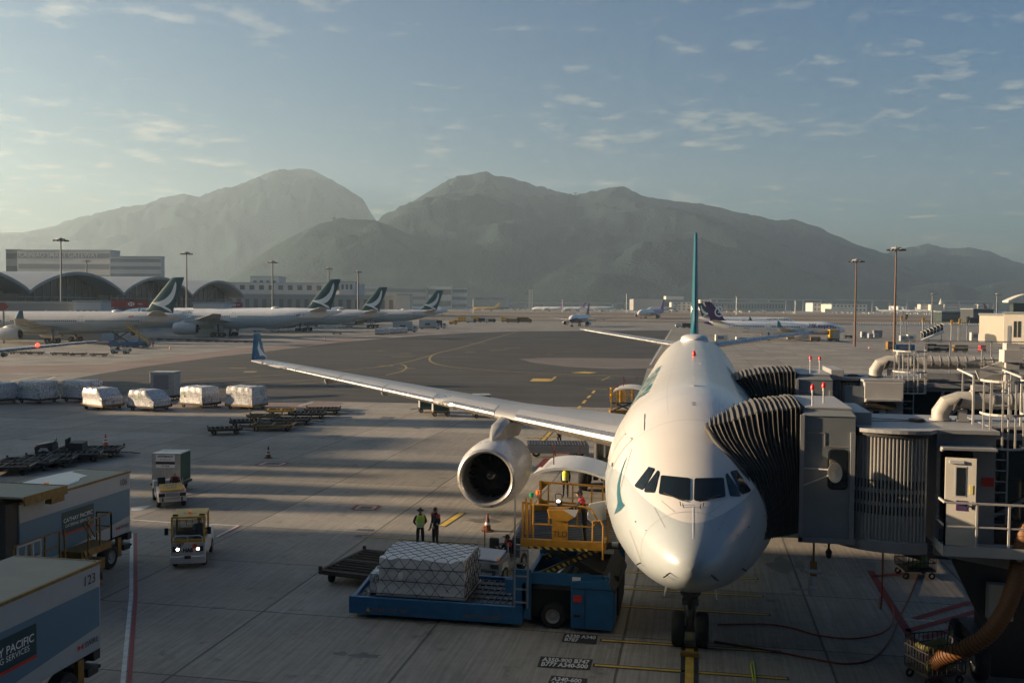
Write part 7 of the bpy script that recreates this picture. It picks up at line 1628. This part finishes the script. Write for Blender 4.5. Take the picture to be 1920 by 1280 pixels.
# cones
def cone(label,px,py,dark=False,h=.78):
    g=G(px,py); t=thing('traffic_cone',label,'traffic cone',(g.x,g.y,0),0,'traffic cones'); m_=mat('cone_dirty',(.10,.022,.012),.7,var=.3) if dark else M['orange']
    b=MB(); b.lathe([(.2,.03),(.17,.08),(.035,h),(.03,h+.02)],(0,0,0),(0,0,1),18); c=b.build('cone',m_,t,True,sharp=50)
    b=MB(); b.lathe([(.30,.0),(.30,.035),(.18,.045)],(0,0,0),(0,0,1),8); b.build('foot',m_,t)
    for z0,z1 in ((.3,.42),) if dark and h<.8 and px>900 else ((.24,.34),(.44,.54)):
        f=lambda z:.17-(.135)*(z-.08)/(h-.08)+.004; b=MB(); b.lathe([(f(z0),z0),(f(z1),z1)],(0,0,0),(0,0,1),18); b.build('reflective_band',M['txtw'] if not dark else M['silver'],c,True)
cone('dirty brown orange cone standing below the big engine',914,995,True); cone('dirty striped cone alone on the open apron',503,858,True); cone('bright red and white cone beside the dark dollies',198,834.5,False,.82)
cone('small bright cone far left of the near winglet',318.5,655,False); cone('small dark cone beyond the near winglet',610,637,True); cone('small orange cone on the far right apron',1629.5,654,False)
# ---- equipment around the aircraft
def bar_frame(name,label,cat,x,y,rz,build): 
    t=thing(name,label,cat,(x,y,0),rz); build(t); return t
def lift(t):
    b=MB(); b.box(-1.1,1.1,-.7,.7,.3,.7); b.build('chassis',M['dyellow'],t); b=MB(); b.box(-1.0,1.0,-.65,.65,1.35,1.45); b.build('deck',M['dark'],t)
    b=MB(); rail(b,[(-1,-.65,1.45),(1,-.65,1.45),(1,.65,1.45),(-1,.65,1.45),(-1,-.65,1.45)],1.25,r=.03,post=.7)
    for k in range(6): b.bar((-1.0,-.66,.6+k*.35),(-.55,-.66,.6+k*.35),.05)
    b.bar((-1.0,-.66,.4),(-1.0,-.66,2.8),.07); b.bar((-.55,-.66,.4),(-.55,-.66,2.8),.07); b.box(-.2,.1,-.5,-.2,1.45,2.6); b.bar((.2,-.66,1.5),(.8,-.66,2.4),.05); b.build('railing',M['yellow'],t)
    b=MB(); b.bar((-.8,-.5,.7),(.8,-.5,1.35),.12); b.bar((-.8,.5,1.35),(.8,.5,.7),.12); b.build('scissor_arm',M['dark'],t)
    for x in(-.8,.8):
        for y in(-.6,.6): wheel('wheel',t,(x,y,.25),(0,1,0),.25,.15,sub=False)
g=G(1158,783); bar_frame('service_lift','yellow railed service lift standing just behind the wing root','lift',g.x+.3,g.y+.5,PSI,lift)
def belt(t):
    b=MB(); b.box(-4.2,0,-1.2,1.2,.62,.85); b.build('deck',M['dark'],t); b=MB()
    for i in range(20): b.cyl((-4.05+i*.2,-1.1,.84),(-4.05+i*.2,1.1,.84),.04,6)
    b.build('roller_deck',M['dark'],t); b=MB(); b.box(-4.3,0,-1.3,-1.2,.3,.8); b.build('frame',M['greym'],t)
    for x in(-3.6,-.6):
        for y in(-.9,.9): wheel('wheel',t,(x,y,.3),(0,1,0),.3,.2,sub=False)
g=G(1098,858); bar_frame('cargo_platform','low dark roller platform under the wing behind the open cargo door','platform',g.x,g.y+1.2,PSI,belt)
def dark_truck(t):
    b=MB(); b.box(-.7,.6,-.6,2.5,.5,2.9); b.build('body',M['dark'],t); b=MB(); b.box(.62,1.6,-.5,2.0,.5,2.0); b.build('cab',M['blue'],t); b=MB(); b.bar((-1.6,-.7,2.6),(-.6,-.7,2.9),.16,.3); b.bar((-1.9,-.7,2.5),(-1.4,-.7,2.75),.3,.12); b.build('bucket_arm',M['yellow'],t)
    b=MB(); rail(b,[(.7,-.7,.5),(1.8,-.7,.5)],1.3,post=.5); b.build('railing',M['yellow'],t)
    for y in (-.2,2.0):
        for x in(-.6,1.3): wheel('wheel',t,(x,y,.42),(1,0,0),.42,.25,sub=False)
g=G(1118,905); bar_frame('service_truck','dark service truck parked under the wing between engine and fuselage','truck',-4.6,57.5,0,dark_truck)
# ---- far vehicles
def box_truck(label,px,py,rz,body,cab,L_=7,H_=3.4,band=False,group=None,logo=None,Wd=2.4):
    g=G(px,py); t=thing('box_truck',label,'truck',(g.x,g.y,0),PSI+R(rz),group); b=MB(); b.box(-L_/2,L_/2-1.9,-Wd/2,Wd/2,.9,H_); b.build('cargo_box',body,t,bevel=.03)
    b=MB(); b.prism([(L_/2-1.8,-Wd/2+.05,.5),(L_/2,-Wd/2+.05,.5),(L_/2,-Wd/2+.05,1.5),(L_/2-.4,-Wd/2+.05,2.3),(L_/2-1.8,-Wd/2+.05,2.4)],(0,Wd-.1,0)); c=b.build('cab',cab,t)
    b=MB(); b.box(L_/2-1.3,L_/2-.5,-Wd/2+.03,-Wd/2+.05,1.45,2.1); b.build('cab_window',M['glass'],c)
    b=MB(); b.prism([(L_/2+.005,-Wd/2+.15,1.52),(L_/2-.37,-Wd/2+.15,2.25),(L_/2-.37,Wd/2-.15,2.25),(L_/2+.005,Wd/2-.15,1.52)],(.02,0,.02)); b.build('windscreen',M['glass'],c)
    if logo: b=MB(); b.box(-L_*.22,L_*.02,-Wd/2-.03,-Wd/2,1.7,2.6); b.build('logo_panel',LGT,t)
    b=MB(); b.box(-L_/2,L_/2-.2,-.9,.9,.45,.85); b.build('chassis',M['dark'],t)
    for x in(-L_/2+1.2,L_/2-1.1):
        for s in(-1,1): wheel('wheel',t,(x,s*(Wd/2-.2),.45),(0,1,0),.45,.3,sub=False)
    return t
box_truck('nearer small catering truck, white cab to the right, below the farthest airliner',760,622.5,0,TW,M['white'],9,4.0,logo=1); box_truck('farther small catering truck right of the nearer one',806,617,0,TW,M['white'],9,4.0,logo=1)
box_truck('dark truck with a white cab behind the small catering trucks',822,615.5,0,M['dark'],M['white'],7,3.6)
GF='yellow and white ramp vehicles on the far apron edge'
for i,(px,py,m1,m2,L_,H_,lab) in enumerate(((850,608.5,'yellow','yellow',4.5,2.0,'small yellow ramp truck right of the dark truck'),(869,604.5,'yellow','yellow',7,3.4,'first yellow container carrier of the far group'),(884,605,'white','dark',6,2.6,'white ramp vehicle between the yellow carriers'),(893,603.5,'yellow','dark',7,3.4,'second yellow container carrier of the far group'),(906,604.5,'dark','white',6,2.6,'dark ramp vehicle right of the second yellow carrier'),(920,604.5,'dark','dark',6,2.2,'low dark ramp vehicle of the far group'),(947,604,'yellow','dark',5,3,'yellow block shaped ramp vehicle near the taxiway'),(962,605,'dyellow','dark',8,2.4,'brown trailer left of the last yellow one'),(983,605,'dyellow','dyellow',9,3.3,'long mustard trailer at the right end of the far group'))):
    box_truck(lab,px,py,0,M[m1],M[m2],L_,H_,group=GF)
# train of netted pallets
for i in range(5):
    g=G(712+i*11,627.5-i*.8); d_=cargo('netted pallet in the short far train below the catering trucks',g.x,g.y,.5,PSI,2.9,2.2,1.6,60+i,'short far train of netted pallets'); b=MB(); b.box(-1.5,1.5,-1.1,1.1,-.4,-.05); b.build('dolly_frame',M['dyellow'],d_)
# loader truck under the nearest left tail
def blue_lift(t):
    b=MB(); b.box(-4.5,2.2,-1.2,1.2,.35,1.35); b.build('chassis',M['blue'],t); b=MB(); b.box(2.4,4.6,-1.0,1.0,.35,1.5); b.build('cab',M['blue'],t)
    b=MB(); b.bar((-3.5,-1,1.3),(0,-1,3.5),.25); b.bar((-3.5,-1,3.5),(0,-1,1.3),.25); b.box(-4,.4,-1.2,1.2,3.5,3.8); b.build('scissor_lift',M['dark'],t)
    b=MB(); b.bar((-.2,-1.1,5.0),(5.0,-1.1,1.0),.3,.35); b.bar((-.2,-1.1,5.9),(5.0,-1.1,1.9),.08); 
    for k in range(9): b.bar((-.2+k*.65,-1.1,5.0-k*.5),(-.2+k*.65,-1.1,5.9-k*.5),.08)
    b.build('stair',M['yellow'],t)
    for x in(-3.8,-1,1.5,3.8):
        for y in(-1,1): wheel('wheel',t,(x,y,.45),(0,1,0),.45,.3,sub=False)
    for x in(-4.3,-1.8): b=MB(); b.cbox((x,-1.22,1.2),(.3,.05,.2)); b.build('lamp',M['lamp_o'],t)
g=G(238,651); bar_frame('loader_truck','blue loader truck with yellow stairs under the nearest left tail','truck',g.x,g.y+1,PSI,blue_lift)
g=G(226,663); t4=open_tug('small dark tractor with a bright lamp in front of the blue loader truck',g.x,g.y,PSI+PI/2,M['yellow'],txt=None); t4.scale=(1.25,1.25,1.25)
# right hand side: high loader, boxes, gantries
def highloader(t):
    b=MB(); b.box(-1.6,1.5,-1.1,1.1,.8,3.6); b.build('body',M['yellow'],t,bevel=.05); b=MB(); b.box(-.6,1.3,-1.15,-1.1,1.0,3.0); b.build('side_panel',M['grey'],t); b=MB(); b.box(-1.5,1.4,-1.0,1.0,.4,.8); b.build('chassis',M['dark'],t)
    b=MB(); b.box(-1.65,-1.5,-.8,.8,2.0,3.3); b.build('windscreen',M['glass'],t)
    for x in(-1,1):
        for y in(-.9,.9): wheel('wheel',t,(x,y,.4),(0,1,0),.4,.3,sub=False)
g=G(1563,639.5); bar_frame('service_truck','tall yellow service vehicle at the nose of the purple tailed airliner','truck',g.x,g.y,PSI,highloader)
GE='grey ground units between the two rust coloured masts'
def unit(label,px,py,w_,h_,m_,group=GE,top=None):
    g=G(px,py); t=thing('ground_unit',label,'ground unit',(g.x,g.y,0),PSI,group); b=MB(); b.box(-w_/2,w_/2,-.7,.7,.3,h_); b.build('housing',m_,t,bevel=.04); b=MB(); b.box(-w_*.3,w_*.2,-.73,-.7,h_*.4,h_*.8); b.build('panel',M['greym'],t)
    for x in(-w_*.35,w_*.35): wheel('wheel',t,(x,-.6,.22),(0,1,0),.22,.15,sub=False); wheel('wheel',t,(x,.6,.22),(0,1,0),.22,.15,sub=False)
for a in ((1619,634,1.8,2.3,M['grey'],'narrow pale ground unit right of the shorter rust mast'),(1632,635,1.6,1.8,M['galv'],'second low ground unit right of the shorter rust mast'),(1645,633,3.0,2.6,M['bridge'],'grey ground unit with a dark side between the masts'),(1642,634,1.5,1.6,M['grey'],'small ground unit before the dark sided one'),(1693,641,2.0,2.0,M['grey'],'wire framed ground unit right of the taller rust mast'),(1708,641,2.5,2.3,M['cream'],'cream ground unit left of the covered stairs')): unit(a[5],*a[:5])
for a in ((1590,634,2.6,1.0,M['dark'],'low dark cart left of the shorter rust mast'),(1528,640,3,1.4,M['dyellow'],'caged baggage cart under the open rear hold of the lettered airliner'),(1490,637,5,1.3,M['galv'],'long pale cart beneath the lettered airliner'),(1352,641,3.5,2.2,M['cream'],'tan slatted cart right of the big fin'),(1395,640,5,1.4,M['cream'],'long tan slatted cart under the purple tail')): unit(a[5],*a[:5],group='carts around the lettered airliner')
def gantry(label,px,py,pyt,w_,bundle=False):
    g=G(px,py); d=(g-CP).dot(fwd); h=hgt(pyt,d,px); t=thing('hose_gantry',label,'gantry',(g.x,g.y,0),PSI,'yellow topped gantry frames'); b=MB(); w=wd(w_,d)/2; b.bar((-w,0,0),(-w,0,h),.28); b.bar((w,0,0),(w,0,h),.28); b.build('post',M['galv'],t)
    b=MB(); b.box(-w-.4,w+.4,-.3,.3,h,h+.3); b.build('top_beam',M['yellow'],t); b=MB(); b.box(-w-.3,-w+.5,-.1,.1,h+.45,h+1.5); s=b.build('number_plate',M['yellow'],t)
    if bundle: b=MB(); b.tube([(w,0,h+.3),(w+.1,0,h+1.2),(w,0,h+2.2)],[.35,.5,.6],8); b.build('folded_hose',M['black'],t,True)
gantry('yellow topped gantry with a black bundle right of the taller rust mast',1694,628,599.5,9,True); gantry('lone yellow topped gantry left of the covered stairs',1736,632,603,12); gantry('yellow topped gantry right of the covered stairs',1790,640,608.5,13); gantry('yellow topped gantry with a black bundle at the right',1806,638,606,15,True)
def covered_stairs(t):
    b=MB(); n=6; rr=[]
    for i in range(n+1):
        u=i/n; x=-3.2+6.2*u; z=1.2+2.6*u; rr.append([(x,-.8,z),(x,-.8,z+1.5),(x-.3,-.5,z+1.9),(x-.3,.5,z+1.9),(x,.8,z+1.5),(x,.8,z)])
    b.loft(rr,close=False); b.build('canopy',M['black'],t); b=MB()
    for i in range(n+1):
        p=rr[i]; 
        for a,c in zip(p,p[1:]): b.bar(Vector(a)*1.0+Vector((0,-.03,0)),Vector(c)+Vector((0,-.03,.03)),.09)
    b.bar(Vector(rr[0][1])+Vector((0,-.05,-.5)),Vector(rr[-1][1])+Vector((0,-.05,-.5)),.07); b.build('canopy_frame',M['txtw'],t)
    b=MB(); b.prism([(-3.4,-.8,.7),(-3.0,-.8,.4),(3.2,-.8,2.9),(3.2,-.8,3.5)],(0,1.6,0)); b.build('stair_body',M['white'],t); b=MB(); b.box(-2,3,-.9,.9,.4,.8); b.bar((2.8,0,.8),(2.8,0,2.9),.2); b.build('chassis',M['grey'],t)
    for x in(-1.5,2.4):
        for y in(-.8,.8): wheel('wheel',t,(x,y,.4),(0,1,0),.4,.25,sub=False)
g=G(1748,641); bar_frame('passenger_stairs','mobile passenger stairs under a black ribbed canopy','stairs',g.x,g.y,PSI,covered_stairs)
for i,(px,py,w_,h_,m_,lab) in enumerate(((1828,640,3.0,2.9,M['white'],'white container left of its grey twin beside the cream building'),(1846,641,3.4,2.7,M['galv'],'grey container right of the white one beside the cream building'),(1841,659,1.3,1.5,M['red'],'red bin seen through the roof railings'),(1768,660,3.2,1.7,M['rust'],'brown caged cart seen through the roof railings'),(1800,660,3.2,1.7,M['dyellow'],'caged cart with a yellow top seen through the roof railings'),(1695,659,4.6,1.7,M['blue'],'blue flat truck seen through the roof railings'),(1745,660,2.2,2.0,M['navy'],'dark blue box cart seen through the roof railings'),(1670,657,2.0,2.2,M['dyellow'],'lattice sided yellow unit by the foot of the taller rust mast'))):
    unit(lab,px,py,w_,h_,m_,group='equipment seen past the bridges')
# fence line and far clutter
b=MB()
for i in range(60): g=G(1600+i*4.6,610+i*.03); b.box(g.x-.1,g.x+.1,g.y-.1,g.y+.1,0,1.8)
a,c=G(1560,612.2),G(1880,614); b.bar((a.x,a.y,1.0),(c.x,c.y,1.0),.3,.7); tag(b.build('safety_fence',M['txtw']),'long low white fence crossing behind the ground units on the right','fence')
rnd=random.Random(5); b=MB()
for i in range(330):
    px=rnd.uniform(640,1500); py=rnd.uniform(578.8,583.0)+(px-960)*.00785
    if 1130<px<1200 or px<1340 or rnd.random()<.6:
        g=G(px,py,-.04); w_=rnd.choice((2,2.5,4,6)); b.cbox((g.x,g.y,rnd.choice((1.2,1.5,1.8))-.04),(w_,3,rnd.choice((2.2,2.6,3.2))),mi=rnd.choice((0,0,1,2,3)),rz=PSI)
for i in range(110):
    px=rnd.uniform(1560,1860); py=rnd.uniform(586,589)+(px-1600)*.01; g=G(px,py,-.04); b.cbox((g.x,g.y,1.2),(rnd.uniform(1,4),2,2.2),mi=rnd.choice((0,1,2)),rz=PSI)
o=b.build('ground_equipment',[M['cream'],M['galv'],M['greym'],M['dyellow']]); o['kind']='stuff'
# small car and dark van right behind the far stabilizer
box_truck('dark van just left of the big fin',1288,615,0,M['dark'],M['dark'],5,2.4); box_truck('small white van left of the dark one',1275,614,180,M['white'],M['white'],4.6,1.9)
# terminal the picture was taken from: it stands behind the viewer and shuts out half of the sky
def home():
    t=thing('terminal','terminal building behind the viewpoint that shades the stand','terminal',(0,-6,0)); b=MB(); b.box(-112,75,-40,0,0,30); b.build('wall',SIDEG,t)
    b=MB(); b.box(-113,76,-41,2.2,30.01,31); b.build('roof',ROOFG,t); b=MB()
    for i in range(62): b.box(-111+i*3,-108.3+i*3,.02,.1,6.5,15)
    b.build('window_band',DARKG,t)
home()
